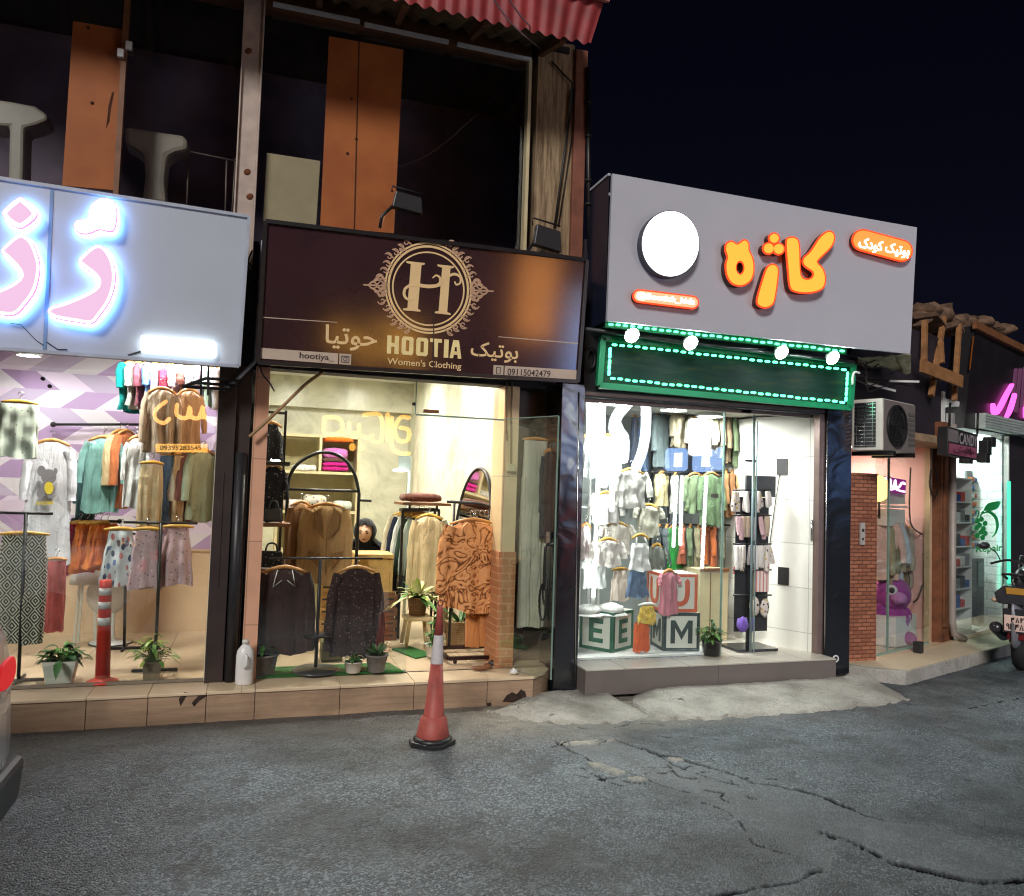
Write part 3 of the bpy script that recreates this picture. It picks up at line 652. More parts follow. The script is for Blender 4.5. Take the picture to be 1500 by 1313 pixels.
# shop-front glass
mb = MB(); mb.box(-3.2, -.262, -.004, .004, FZ, 2.57); o = mb.build('window_pane', M['pane'], B1)
mb = MB(); mb.box(-3.2, -.262, -.014, .014, FZ - .004, FZ + .016); mb.build('window_rail', mat('rail_dark', srgb(120, 112, 98), .4), B1)
mb = MB(); mb.box(-.268, -.262, -.02, .02, FZ, 2.56); mb.build('pane_edge', mat('pane_seal', srgb(205, 200, 180), .4), B1)
xg = P(605, 700, 0).x; zt = P(605, 606, 0).z
mb = MB(); mb.box(.1, xg, -.004, .004, FZ, 2.57); mb.build('window_pane', M['pane_clear'], B1)
mb = MB(); mb.box(.1, xg, -.010, .010, FZ - .003, FZ + .012); mb.build('window_rail', M['glass_edge'], B1)
mb = MB(); mb.box(xg + .003, 1.98, -.004, .004, zt, 2.57); mb.build('transom_pane', M['pane_clear'], B1)
mb = MB(); mb.box(xg + .003, 1.98, -.007, .007, zt - .014, zt - .001); mb.box(xg - .006, xg + .002, -.006, .006, zt, 2.56); mb.build('transom_rail', M['glass_edge'], B1)
def knob(px, py, Y=-.02, r=.014):
    p = P(px, py, Y); mb = MB(); mb.lathe(p, [(0, -.012), (r, -.010), (r, .010), (r * .5, .03)], 14, (0, 1, 0)); return mb.build('glass_clamp', M['black_metal'], B1)
for q in ((63, 555), (73, 566), (606, 592)): knob(*q)
# open glass door leaf
h0 = V((1.99, -.03, 0)); h1 = G(806, 996, .24); h1.z = 0; dv = (h1 - h0).normalized(); nv2 = V((-dv.y, dv.x, 0)); zt2 = PX(818, 610, h1.x).z
mb = MB(); mb.prism([h0 + V((0, 0, .24)), h1 + V((0, 0, .24)), h1 + V((0, 0, zt2)), h0 + V((0, 0, zt2))], nv2 * .009); door = mb.build('glass_door', M['pane'], B1)
mb = MB(); mb.obox(h1 + V((0, 0, (zt2 + .24) / 2)) + nv2 * .0045 + dv * .004, dv * .003, nv2 * .006, V((0, 0, (zt2 - .24) / 2))); mb.obox((h0 + h1) / 2 + nv2 * .0045 + V((0, 0, zt2 + .004)), dv * (h1 - h0).length / 2, nv2 * .006, V((0, 0, .003))); mb.build('door_edge', M['glass_edge'], door)
hp = h1 - dv * .05; mb = MB(); z0 = PX(810, 865, hp.x).z; z1 = PX(810, 800, hp.x).z
for s in (-1, 1): mb.tube(spline([hp + nv2 * (.005 + .006 * s) + V((0, 0, z0)), hp + nv2 * (.005 + .05 * s) + V((0, 0, z0 + .02)), hp + nv2 * (.005 + .05 * s) + V((0, 0, z1 - .02)), hp + nv2 * (.005 + .006 * s) + V((0, 0, z1))], 5), .011, 8)
mb.build('door_handle', M['black_metal'], door)
mb = MB(); mb.obox(hp + nv2 * -.012 + V((0, 0, z1 + .06)), dv * .020, nv2 * .008, V((0, 0, .045))); mb.build('lock', M['chrome'], door)
for k in range(2):
    mb = MB(); c = hp + nv2 * -.03 + V((0, 0, z0 + .02)); n_ = 40
    mb.tube([c + dv * (math.cos(i / n_ * 6.283) * (.03 + .008 * k) - .015 * k) + V((0, 0, math.sin(i / n_ * 6.283) * (.12 + .02 * k) - .03 - .09 * k)) + nv2 * (-.012 * k + .004 * (i % 2)) for i in range(n_ + 1)], .008, 6, False)
    mb.build('lock_chain', M['black_metal'], door)

# upper floor
ZU = 3.52
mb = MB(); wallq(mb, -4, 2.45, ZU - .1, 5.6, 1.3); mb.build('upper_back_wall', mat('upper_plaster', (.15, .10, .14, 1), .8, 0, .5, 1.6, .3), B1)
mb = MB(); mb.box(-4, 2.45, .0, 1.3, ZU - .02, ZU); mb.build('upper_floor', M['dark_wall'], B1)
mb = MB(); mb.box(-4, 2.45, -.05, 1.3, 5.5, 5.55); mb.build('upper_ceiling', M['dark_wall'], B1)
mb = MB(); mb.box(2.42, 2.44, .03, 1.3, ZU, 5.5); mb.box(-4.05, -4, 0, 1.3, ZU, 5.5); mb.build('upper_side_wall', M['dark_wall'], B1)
mb = MB(); a = P(372, 5, -.05).x; b = P(350, 312, -.05).x; x0, x1 = -.215, -.085
mb.box(x0, x1, -.05, .05, 3.3, 5.52); mb.box(x0 - .012, x0, -.075, .05, 3.3, 5.52); mb.box(x1, x1 + .012, -.075, .05, 3.3, 5.52); post = mb.build('painted_post', M['pink_post'], B1, .003)
rs_m = mat('rust', srgb(110, 62, 34), .9, 0, .4, 30)
for px, py in ((362, 252), (366, 288), (364, 75)):
    p = P(px, py, -.0515); mb = MB(); mb.lathe(p, [(0, -.006), (.026, -.004), (.028, 0)], 14, (0, 1, 0), 1, .8); mb.build('rust_spot', rs_m, post)
mb = MB(); xm = P(178, 150, 0).x; mb.box(xm - .018, xm + .018, -.02, .04, ZU, 5.5); mb.build('mullion', M['wood_brown'], B1)
for (px, py) in ((189, 68), (177, 79)):
    p = P(px, py, -.03); mb = MB(); mb.box(p.x - .022, p.x + .022, -.05, -.021, p.z - .032, p.z + .032); mb.build('white_bracket', M['white_plastic'], B1, .006)
for a, b in (((400, 4), (527, 30)), ((534, 34), (657, 60)), ((670, 63), (778, 86))):
    p, q = P(*a, -.05), P(*b, -.05); mb = MB(); mb.bar(p + V((0, 0, -.012)), q + V((0, 0, -.012)), .03, .026); mb.build('white_trim', M['white_plastic'], B1)
p = P(777, 88, -.05); mb = MB(); mb.box(p.x - .013, p.x + .015, -.06, .02, ZU, p.z); mb.build('white_trim', M['cream_paint'], B1)
mb = MB(); mb.box(-4, p.x + .02, -.03, .12, p.z, 5.5); mb.build('eaves_beam', M['wood_brown'], B1)
xc0, xc1 = P(781, 230, 0).x, P(836, 230, 0).x
mb = MB(); mb.box(xc0 + .012, xc1, -.02, .2, 3.5, 5.6); mb.build('plaster_column', M['plaster'], B1)
xw1 = P(856, 250, -.05).x; mb = MB(); mb.box(xc1 + .002, xw1, -.06, .15, 3.5, 5.55); mb.build('wooden_jamb', M['plank_red'], B1, .004)
mb = MB(); mb.tube([P(864, 370, -.08), P(862, 250, -.08), P(861, 100, -.08)], .022, 8)
for py in (150, 200, 265, 300): mb.lathe(P(862, py, -.08), [(.0, -.012), (.034, -.012), (.034, .012), (0, .012)], 10)
mb.build('corner_pipe', M['black_metal'], B1)
mb = MB(); mb.tube([P(808, 90, -.05), P(838, 122, -.06), P(835, 170, -.06)], .008, 6); mb.tube([P(840, 130, -.05), P(825, 240, -.05), P(812, 335, -.05)], .011, 6); mb.tube([P(838, 200, -.04), P(818, 330, -.04)], .006, 5)
mb.build('conduit', M['cable'], B1)
mb = MB(); mb.box(-4, xm - .02, .0, .006, ZU, 5.4); mb.build('upper_pane', M['pane_clear'], B1)
mb = MB(); mb.box(xm + .02, x0 - .02, .0, .006, ZU, 5.4); mb.build('upper_pane', M['pane_clear'], B1)
xs = P(655, 250, 0).x
mb = MB(); mb.box(x1 + .02, xs - .002, .03, .036, ZU, 5.36); mb.build('upper_pane', M['pane_clear'], B1)
mb = MB(); mb.box(xs + .002, xc0 - .01, .03, .036, ZU, 5.36); mb.build('upper_pane', M['pane_clear'], B1)
# corrugated red eaves and rafters
roofm = mat('red_sheet', srgb(140, 46, 48), .6, 0, .35, 4, .1)
mb = MB(); mb.smooth = True; Yr = -.75
e0, e1 = P(470, -58, Yr), P(866, 62, Yr); t1 = P(884, 14, Yr - .02)
def fas(u, v):
    x = -2.5 + (e1.x + 2.5) * u; k = x / .105 * 6.283
    zb = e1.z - .02 + .022 * math.sin(k) + .012 * noise.noise(V((x * 3, 1, 0))); zt_ = t1.z + .05
    x2 = x + (t1.x - e1.x) * max(0, u - .9) * 10 * v
    return V((x2, Yr + .010 * math.sin(k) - .02 * v, zb + (zt_ - zb) * v))
mb.grid(fas, 320, 5); mb.build('roof_fascia', roofm, B1)
mb = MB(); mb.smooth = True
def sheet(u, v):
    x = -2.5 + (t1.x + .02 + 2.5) * u; return V((x, Yr - .05 + 1.9 * v, t1.z + .055 + .5 * v + .018 * math.sin(x / .105 * 6.283)))
mb.grid(sheet, 320, 4); mb.build('roof_sheet', roofm, B1)
mb = MB(); mb.bar((-2.5, Yr - .055, t1.z + .058), (t1.x + .03, Yr - .055, t1.z + .058), .03, .03); mb.build('roof_edge_highlight', mat('highlight_pink', srgb(190, 120, 115), .5), B1)  # pink bar paints the highlight along the red sheet's edge
mb = MB(); mb.smooth = True
def under(u, v):
    x = -2.5 + (e1.x - .12 + 2.5) * u; k = x / .16 * 6.283; return V((x, Yr + .05 + (.72 - .05) * v, e1.z + .05 + .02 * math.sin(k) + (5.50 - e1.z - .05) * v + .02 * noise.noise(V((x * 2, v * 2, 3)))))
mb.grid(under, 240, 6); mb.build('eaves_soffit', mat('old_soffit', srgb(112, 92, 66), .85, 0, .5, 5, .4), B1)
for k in range(8):
    x = -2.2 + k * .62; mb = MB(); mb.bar((x, Yr + .06, e1.z + .015), (x + .05, .0, 5.47), .05, .06); mb.build('rafter', M['wood_brown'], B1)

# boards standing in the upper windows
om = (lambda t: (t.fin(t.mix(t.step(t.noise(3, 5), .4, .65), srgb(206, 112, 52), srgb(190, 98, 48)), .6)))(NT('orange_board'))
def board(pts, Y, label, m, dots=(), split=None, name='board'):
    mb = MB(); mb.prism([P(x, y, Y) for x, y in pts], (0, .016, 0)); o = tag(mb.build(name, m, None), label, 'board', 'boards closing the upper windows')
    mb = MB()
    for (x, y) in dots: mb.lathe(P(x, y, Y - .001), [(0, -.004), (.012, -.003), (.013, 0)], 12, (0, 1, 0))
    if dots: mb.build('bolt_head', M['rustbolt'], o)
    if split:
        mb = MB(); mb.prism([P(x, y, Y - .0008) for x, y in split], (0, -.002, 0)); mb.build('seam', M['rustbolt'], o)
    return o
M['rustbolt'] = mat('rust_bolt', srgb(84, 40, 18), .8)
b1 = board([(107, 31), (183, 44), (170, 279), (91, 272)], .05, 'narrow orange board behind the glass above the white neon sign', om, ((129, 41), (135, 151)))
mb = MB(); mb.prism([P(x, y, .049) for x, y in ((164, 136), (167, 135), (162, 160), (160, 178), (155, 188), (157, 175), (159, 155))], (0, -.002, 0)); mb.build('scratch', M['rustbolt'], b1)
board([(482, 53), (591, 73), (577, 342), (469, 332)], .06, 'wide orange board with bolts above the dark brown sign', om, ((515, 145), (522, 204), (509, 225)), ((525, 62), (527, 62), (520, 336), (518, 336)))
board([(391, 224), (469, 236), (463, 331), (385, 324)], .055, 'small pale board beside the white post on the upper floor', mat('pale_board', srgb(182, 160, 128), .6, 0, .08, 6))
# pale pedestals inside the upper left window
pm = mat('pale_ceramic', srgb(175, 160, 150), .35, 0, .1, 6)
def pedestal(pts, label, Y=.34):
    q = [(x / 3.75, y / 3.75) for x, y in pts]; c = P(sum(p[0] for p in q) / len(q), q[0][1], Y); mb = MB(); mb.prism([P(x, y, Y) for x, y in q], (0, .24, 0))
    tag(mb.build('pedestal', pm, None, .035, 0, (c.x, Y, 3.52)), label, 'pedestal', 'pale pedestals in the upper window')
pedestal([(680, 690), (840, 714), (1000, 738), (1034, 765), (1030, 820), (960, 836), (918, 858), (904, 1000), (916, 1120), (778, 1120), (796, 960), (788, 850), (740, 812), (682, 785)], 'pale T-shaped pedestal right of the narrow orange board')
pedestal([(-120, 528), (60, 556), (190, 580), (258, 628), (262, 660), (200, 686), (132, 702), (126, 1000), (44, 1000), (50, 694), (-40, 690), (-120, 640)], 'pale T-shaped pedestal at the left edge behind the upper glass')
mb = MB()
for a, b in (((276, 222), (345, 236)), ((276, 222), (274, 300)), ((332, 236), (330, 312)), ((345, 232), (340, 312))): mb.tube([P(*a, .55), P(*b, .55)], .007, 6)
tag(mb.build('metal_frame', mat('grey_frame', srgb(140, 122, 118), .5), None), 'thin metal frame behind the upper glass beside the white post', 'frame')
# unlit black floodlights on the brown sign
for px, py, w_, h_, lb in ((596, 300, 44, 34, 'black floodlight on a bent arm before the wide orange board'), (800, 352, 40, 40, 'black floodlight box on top of the brown sign below the plaster column')):
    c = P(px, py, -.2); t = thing('floodlight', lb, 'floodlight', c, 'unlit floodlights above the brown sign'); u = (P(px + w_ / 2, py, -.2) - c).length; hh_ = u * h_ / w_
    mb = MB(); mb.prism([c + V((-u, -.05, -hh_ * .5)), c + V((u, -.05, -hh_ * .8)), c + V((u * .9, -.05, hh_ * .6)), c + V((-u * .8, -.05, hh_ * .9))], (0, .07, 0)); mb.build('lamp_housing', M['black_plastic'], t, .008)
    mb = MB(); mb.tube([c + V((-u * .9, -.02, -hh_ * .3)), c + V((-u * 1.6, 0, -hh_ * 1.3)), P(px - w_ * .9, py + h_ * 1.0, -.2)], .012, 6); mb.tube([c + V((-u, 0, hh_ * .9)), c + V((-u, 0, hh_ * 1.4)), c + V((u, 0, hh_ * 1.1))], .008, 6); mb.build('arm', M['black_metal'], t)
wm = mat('wire_pink', srgb(170, 140, 150), .5)
for k, (a, b, c) in enumerate((((700, -40), (745, 30), (792, 72)), ((722, -40), (760, 20), (800, 62)))):
    mb = MB(); mb.tube([V(q) for q in spline([P(*a, -1.6), P(*b, -1.1), P(*c, -.1)], 8)], .006, 6); tag(mb.build('overhead_wire', wm, None), ('upper' if k else 'lower') + ' overhead wire running down to the white trim below the red eaves', 'wire')

# ------------------------------------------------------------------ signs
NY = V((0, -1, 0))
def inset(pts, d):                       # move a closed outline inwards by d
    n = len(pts); ar = sum(pts[i - 1][0] * pts[i][1] - pts[i][0] * pts[i - 1][1] for i in range(n)); sg = 1 if ar > 0 else -1; out = []
    for i in range(n):
        a, b = pts[i - 1], pts[(i + 1) % n]; dx, dy = b[0] - a[0], b[1] - a[1]; q = math.hypot(dx, dy) or 1
        out.append((pts[i][0] - dy / q * d * sg, pts[i][1] + dx / q * d * sg))
    return out
def shape(mb, pts, proj, d0, d1, nrm=NY):
    nrm = V(nrm); mb.prism([V(proj(x, y)) + nrm * d0 for x, y in pts], nrm * (d1 - d0))
def circ(cx, cy, rx, ry=None, n=40): return [(cx + math.cos(k / n * 6.2832) * rx, cy + math.sin(k / n * 6.2832) * (ry or rx)) for k in range(n)]
# --- white neon sign of the left shop
Y1 = -.42
s1 = thing('neon_sign', 'pale sign with pink and white glowing letters over the lilac shop', 'shop sign', P(200, 540, Y1))
tl, tr, br, bl = P(0, 262, Y1), P(365, 318, Y1), P(350, 537, Y1), P(0, 511, Y1)
k = 1.25; tl = tl + (tl - tr) * k; bl = bl + (bl - br) * k
sign_m = mat('sign_white', srgb(180, 188, 200), .38, 0, .03, 3)
mb = MB(); mb.prism([bl, br, tr, tl], (0, .1, 0)); mb.build('sign_panel', sign_m, s1)
mb = MB(); e = V((0, -.006, 0))
for a, b in ((tl, tr), (tr, br), (br, bl)): mb.bar(a + e, b + e, .022, .022, (0, 1, 0))
mb.build('frame', mat('sign_frame', srgb(170, 178, 192), .4), s1)
f1 = lambda x, y: P(x, y, Y1); c1 = lambda L_: [(x / 3.75, y / 3.75 + 250) for x, y in L_]
mb = MB(); shape(mb, c1([(277, 105), (297, 108), (255, 985), (235, 983)]), f1, .001, .004); mb.build('seam', mat('seam_blue', srgb(110, 140, 175), .5), s1)
halo = emis('halo_blue', (.22, .55, 1, 1), 16); neon_w = emis('neon_white', (1, .90, .98, 1), 1.7); neon_p = emis('neon_pink', (.90, .56, .80, 1), .95); neon_m = emis('neon_magenta', (1, .30, .82, 1), .9)
letters1 = [[(35, 262), (60, 225), (120, 178), (150, 178), (205, 225), (226, 265), (205, 300), (150, 340), (120, 343), (65, 310)],
            [(28, 468), (60, 425), (120, 378), (160, 380), (205, 425), (238, 520), (238, 590), (215, 680), (160, 760), (100, 812), (0, 806), (-150, 780), (-170, 740), (-60, 690), (0, 680), (90, 640), (135, 598), (110, 552), (70, 510)],
            [(443, 520), (480, 475), (530, 435), (570, 432), (605, 460), (640, 530), (648, 630), (620, 730), (570, 805), (520, 858), (440, 850), (320, 828), (280, 795), (300, 762), (360, 745), (450, 710), (530, 668), (552, 632), (530, 595), (485, 560)],
            [(497, 285), (510, 220), (560, 180), (610, 178), (650, 210), (655, 290), (640, 350), (610, 360), (560, 350), (500, 372), (450, 367), (420, 335), (435, 300), (470, 292)]]
for i, lt in enumerate(letters1):
    q = spline(c1(lt), 3, True); mb = MB(); shape(mb, q, f1, .075, .096); L_ = mb.build('letter', neon_m, s1)
    mb = MB(); shape(mb, inset(q, 1.0), f1, .0965, .100); mb.build('lit_rim', neon_w, L_)
    if i < 3:
        mb = MB(); shape(mb, inset(q, 5.2 if i else 7.5), f1, .1005, .103); mb.build('letter_face', neon_p, L_)
    mb = MB(); shape(mb, inset(q, -1.0), f1, .030, .036); mb.build('back_light', halo, L_)
bar = c1([(780, 912), (1175, 942), (1187, 955), (1187, 1020), (1175, 1032), (780, 1000)])
mb = MB(); shape(mb, bar, f1, .004, .045); L_ = mb.build('light_bar', emis('bar_white', (.88, .98, 1, 1), 4.5), s1)
mb = MB(); shape(mb, c1([(700, 1012), (775, 990), (778, 998), (705, 1018)]), f1, .001, .008); mb.tube([f1(x, y) + NY * .01 for x, y in c1([(260, 945), (320, 985), (370, 985)])], .004, 5); mb.tube([f1(x, y) + NY * .01 for x, y in c1([(60, 840), (120, 850), (200, 935), (240, 960)])], .0025, 5); mb.build('wire', M['cable'], s1)
# steel bracket and conduit at its right end
t = thing('sign_bracket', 'black steel bracket with pale conduit under the right end of the white neon sign', 'bracket', P(330, 560, -.2))
mb = MB(); cb = lambda x, y, Y: P(x / 3.947, y / 3.947 + 520, Y)
for a, b in (((1060, 185), (1190, 135)), ((1190, 135), (1400, 152)), ((1060, 185), (1330, 200)), ((1110, 160), (1370, 178))): mb.bar(cb(*a, -.36), cb(*b, -.1), .020)
for x in (1165, 1205): mb.bar(cb(x, 60, -.3), cb(x - 3, 235, -.3), .014)
mb.build('bracket_bars', M['black_metal'], t)
mb = MB(); cc3 = lambda x, y: P(x / 3.75, y / 3.75 + 250, -.12)
mb.tube([cc3(1445, 385), cc3(1430, 600), cc3(1405, 1030), cc3(1400, 1050), cc3(1300, 1150), cc3(1225, 1205)], .0135, 8); mb.build('conduit', mat('pale_conduit', srgb(165, 170, 185), .45), t)
mb = MB()
for q in ([(1385, 440), (1360, 520), (1395, 610), (1360, 700), (1390, 790)], [(1410, 450), (1395, 560), (1360, 640), (1385, 740), (1350, 770)], [(1350, 480), (1400, 580), (1375, 670), (1405, 780)]): mb.tube([V(p) for p in spline([cc3(*p) for p in q], 6)], .007, 5)
mb.build('loose_cables', M['cable'], t)
# --- dark brown sign
Y2 = -.33
s2 = thing('boutique_sign', 'dark brown sign with a cream crest and the word HOOTIA', 'shop sign', P(610, 560, Y2))
def f2(x, y):        # the brown sign leans out at the top
    d = ray(370 + x / 3, 320 + y / 3); return CAM + d * ((Y2 + .09 * (2.58 - CAM.z) - CAM.y) / (d.y + .09 * d.z))
face2 = mat('brown_vinyl', (.045, .020, .024, 1), .13, 0, .25, 1.5, spec=1.0)
quad2 = [(24, 634), (1428, 718), (1468, 184), (56, 14)]
mb = MB(); shape(mb, quad2, f2, -.1, 0); mb.build('sign_panel', face2, s2)
mb = MB(); q2 = [f2(*p) for p in quad2]
for i in range(4): mb.bar(q2[i - 1] + NY * .004, q2[i] + NY * .004, .03, .03, (0, 1, 0))
mb.build('frame', mat('black_frame', (.012, .010, .012, 1), .35), s2)
cream = mat('cream_print', srgb(238, 205, 150), .45, 0, .05); strip_c = mat('pale_strip', srgb(196, 178, 160), .5, 0, .05); ink = mat('dark_ink', (.03, .018, .018, 1), .6)
mb = MB()
ccx, ccy = 772, 307
skew = lambda x, y: f2(x, y + (x - ccx) * .05)
ring(mb, (ccx, ccy), 193, 201, skew, .001, .003, NY, 72, .955, 1); ring(mb, (ccx, ccy), 178, 188, skew, .001, .003, NY, 72, .955, 1); ring(mb, (ccx, ccy + 3), 160, 167, skew, .001, .003, NY, 72, .955, .98)
cre = mb.build('crest_ring', cream, s2)
mb = MB(); d_ = .001
def pen2(pts, w, dd=0.0, proj=skew): pen(mb, pts, w, proj, d_ + dd, d_ + dd + .002, NY)
om_ = mat('ornament_print', srgb(196, 158, 128), .5)
for sgn in (-1, 1):
    mb = MB()
    for k in range(15):
        a = math.radians(-62 + k * 8.8); rr = 215 + 8 * math.cos(k * 2.1); ex = ccx + sgn * math.cos(a) * rr * .955; ey = ccy + math.sin(a) * rr
        up = -1 if k < 7 else 1; q = []
        for j in range(11):
            th = j / 10 * 5.2; r_ = 19 * (1 - j / 13); q.append((ex + sgn * math.cos(a + up * th) * r_, ey + math.sin(a + up * th) * r_))
        pen2(q, 2.6, .0006 * (k % 3)); pen2([(ex - sgn * 24, ey + up * -8), (ex - sgn * 8, ey + up * 4), (ex + sgn * 9, ey + up * 14)], 2.8, .0021)
    X0 = ccx + sgn * 188
    for dy, ln in ((0, 96), (-20, 66), (20, 66), (-36, 44), (36, 44)):
        pen2([(X0, ccy + dy * .4), (X0 + sgn * ln * .5, ccy + dy * 1.2), (X0 + sgn * ln, ccy + dy * .55)], 3.4, .0027 + abs(dy) * .00001)
        for s_ in (-1, 1): pen2([(X0 + sgn * ln * .35, ccy + dy), (X0 + sgn * ln * .55, ccy + dy + s_ * 13), (X0 + sgn * ln * .75, ccy + dy + s_ * 5)], 2.6, .0032)
    mb.build('crest_ornament', om_, s2)
mb = MB()
for sgn in (-1, 1):
    for ty, by in ((-1, -190), (1, 190)):
        mb = MB(); ex, ey = ccx + sgn * 118, ccy + by * .86; pen2([(ex + math.cos(j * .6) * 11 * (1 - j / 12), ey + math.sin(j * .6) * 11 * (1 - j / 12)) for j in range(10)], 2.5, .0012); mb.build('crest_curl', om_, s2)

mb = MB()
def poly2(pts, dd=0.0): shape(mb, pts, f2, d_ + dd, d_ + .002 + dd)
poly2([(675, 188), (757, 197), (756, 204), (742, 207), (726, 398), (738, 404), (737, 411), (660, 404), (661, 397), (680, 394), (695, 202), (676, 196)])
poly2([(812, 203), (886, 211), (885, 218), (869, 222), (855, 412), (871, 419), (870, 425), (800, 417), (801, 410), (817, 408), (833, 218), (812, 210)])
pen(mb, [(706, 352, 4), (684, 358, 5), (666, 338, 6), (672, 308, 6), (708, 292, 7), (770, 300, 8), (822, 292, 7), (850, 262, 6), (884, 246, 6), (911, 258, 5), (912, 284, 4), (895, 292, 4), (888, 280, 3)], 6, f2, .0034, .0050, NY)
pen(mb, [(800, 298, 4), (822, 284, 5), (822, 262, 5), (806, 252, 4), (792, 262, 3)], 4, f2, .0052, .0064, NY)
mb.build('crest_letter', cream, s2)
mb = MB()
def blk(quad, rects):
    q = [V(f2(*p)) for p in quad]
    def at(u, v): return (q[0] * (1 - u) + q[1] * u) * (1 - v) + (q[3] * (1 - u) + q[2] * u) * v
    for r in rects: mb.prism([at(u, v) + NY * .001 for u, v in r], NY * .003)
def rc(a, b, c, d): return [(a, b), (c, b), (c, d), (a, d)]
Hl = [rc(0, 0, .36, 1), rc(.64, 0, 1, 1), rc(.36, .4, .64, .6)]
Ol = [[(0, .12), (.36, .2), (.36, .8), (0, .88)], [(.64, .2), (1, .12), (1, .88), (.64, .8)], [(0, .12), (.12, 0), (.88, 0), (1, .12), (.64, .2), (.36, .2)], [(0, .88), (.36, .8), (.64, .8), (1, .88), (.88, 1), (.12, 1)]]
Tl = [rc(.32, 0, .68, .8), rc(0, .8, 1, 1)]; Il = [rc(0, 0, 1, 1)]
Al = [[(0, 0), (.3, 0), (.42, .55), (.42, 1), (.26, 1)], [(.7, 0), (1, 0), (.74, 1), (.58, 1), (.58, .55)], [(.36, .2), (.64, .2), (.6, .38), (.4, .38)], [(.42, .62), (.58, .62), (.58, 1), (.42, 1)]]
sy = lambda x: (x - 590) * .072
for (x0, x1, L_) in ((592, 644, Hl), (656, 708, Ol), (720, 772, Ol), (780, 832, Tl), (842, 862, Il), (868, 920, Al)):
    blk([(x0 - 3, 594 + sy(x0)), (x1 - 3, 594 + sy(x1)), (x1, 514 + sy(x1)), (x0, 514 + sy(x0))], L_)
mb.build('lettering', mat('cream_painted_glow', srgb(255, 226, 160), .4), s2)  # printed word; its glow is put into a lighter cream
mb = MB()
text(mb, "Women's Clothing", [f2(590, 650), f2(916, 672), f2(918, 636), f2(592, 612)], NY, .002, .012)
text(mb, "\uFE8E\uFBFF\uFE97\uFEEE\uFEA3", [f2(316, 574), f2(545, 590), f2(549, 482), f2(322, 466)], NY, .002, .016)
text(mb, "\uFB8F\uFBFF\uFE97\uFEEE\uFE91", [f2(956, 622), f2(1165, 640), f2(1169, 556), f2(960, 538)], NY, .002, .016)
mb.build('lettering', cream, s2)
mb = MB()
for q in ([(30, 569), (376, 594), (374, 641), (27, 615)], [(382, 594), (434, 598), (432, 645), (380, 641)], [(1059, 645), (1103, 648), (1101, 693), (1056, 690)], [(1108, 648), (1430, 668), (1428, 715), (1106, 694)]): shape(mb, q, f2, .001, .003)
for q in ([(40, 433), (370, 456), (370, 459), (40, 437)], [(1080, 519), (1430, 548), (1430, 553), (1080, 522)]): shape(mb, q, f2, .001, .002)
mb.build('pale_strip', strip_c, s2)
mb = MB(); text(mb, "hootiya_", [f2(205, 622), f2(357, 634), f2(359, 601), f2(207, 588)], NY, .004, .012); text(mb, "09115042479", [f2(1118, 689), f2(1307, 699), f2(1309, 670), f2(1120, 660)], NY, .004, .01)
pen(mb, [(392, 606), (424, 608), (422, 634), (390, 632), (392, 606)], 2.0, f2, .004, .0055, NY, False); ring(mb, (407, 620), 6, 9, f2, .004, .0055, NY, 20); ring(mb, (417, 612), 0.5, 2.2, f2, .004, .0055, NY, 10)
pen(mb, [(1072, 655), (1088, 656), (1087, 684), (1071, 683), (1072, 655)], 1.8, f2, .004, .0055, NY, False)
shape(mb, [(793, 400), (798, 400), (797, 682), (792, 682)], f2, .0056, .0062); mb.build('dark_print', ink, s2)

# --- grey sign of the children's shop
Y3 = -.5
s3 = thing('childrens_shop_sign', 'large grey sign with orange glowing letters and a blank white disc', 'shop sign', P(1110, 500, Y3))
f3 = lambda x, y: P(860 + x / 3, 240 + y / 3, Y3)
mb = MB(); shape(mb, [(88, 690), (1420, 836), (1450, 280), (112, 43)], f3, -.03, 0); mb.build('sign_panel', mat('sign_grey', srgb(182, 183, 192), .5, 0, .03, 2), s3)
xl = P(892, 360, Y3).x; ys = PX(863, 300, xl).y; ys = min(max(ys, -.2), .6)
mb = MB(); za, zb = P(897, 254, Y3).z, P(889, 470, Y3).z; mb.quad((xl, Y3 + .03, zb), (xl, ys, zb), (xl, ys, za), (xl, Y3 + .03, za)); mb.build('sign_return', mat('dark_blue_return', (.012, .016, .035, 1), .3), s3)
mb = MB(); mb.bar((xl, Y3 + .03, za), (xl, ys, za), .02); mb.bar((xl, ys, za - .002), (xl + .5, ys, za + .002), .025); mb.build('top_edge', sign_m, s3)
dark_side = mat('letter_return', (.06, .018, .012, 1), .5); amber = emis('amber_face', (1, .43, .05, 1), 1.3); redrim = emis('red_rim', (1, .06, .012, 1), 1.6); redhalo = emis('red_halo', (1, .05, .01, 1), 2.2)
def lit_letter(outl, depth=.075, k=3, holes=None, mface=amber):
    q = spline(outl, k, True) if k else outl
    m_ = MB(); shape(m_, q, f3, .012, depth); L_ = m_.build('letter', dark_side, s3)
    m_ = MB(); shape(m_, inset(q, -3), f3, depth + .0005, depth + .006); m_.build('lit_rim', redrim, L_)
    m_ = MB(); shape(m_, inset(q, 4), f3, depth + .0065, depth + .010); m_.build('letter_face', mface, L_)
    m_ = MB(); shape(m_, inset(q, 6), f3, .004, .008); m_.build('back_light', redhalo, L_); return L_
lit_letter([(848, 355), (865, 336), (890, 338), (906, 365), (910, 470), (918, 508), (940, 517), (962, 508), (964, 486), (938, 468), (922, 450), (924, 425), (955, 395), (995, 335), (1030, 309), (1052, 315), (1060, 340), (1045, 378), (998, 425), (985, 445), (1008, 470), (1020, 510), (1012, 552), (980, 572), (930, 578), (882, 570), (864, 548), (856, 480)])
lit_letter([(790, 452), (812, 466), (814, 500), (800, 600), (785, 632), (755, 642), (726, 630), (722, 600), (745, 520), (765, 466)])
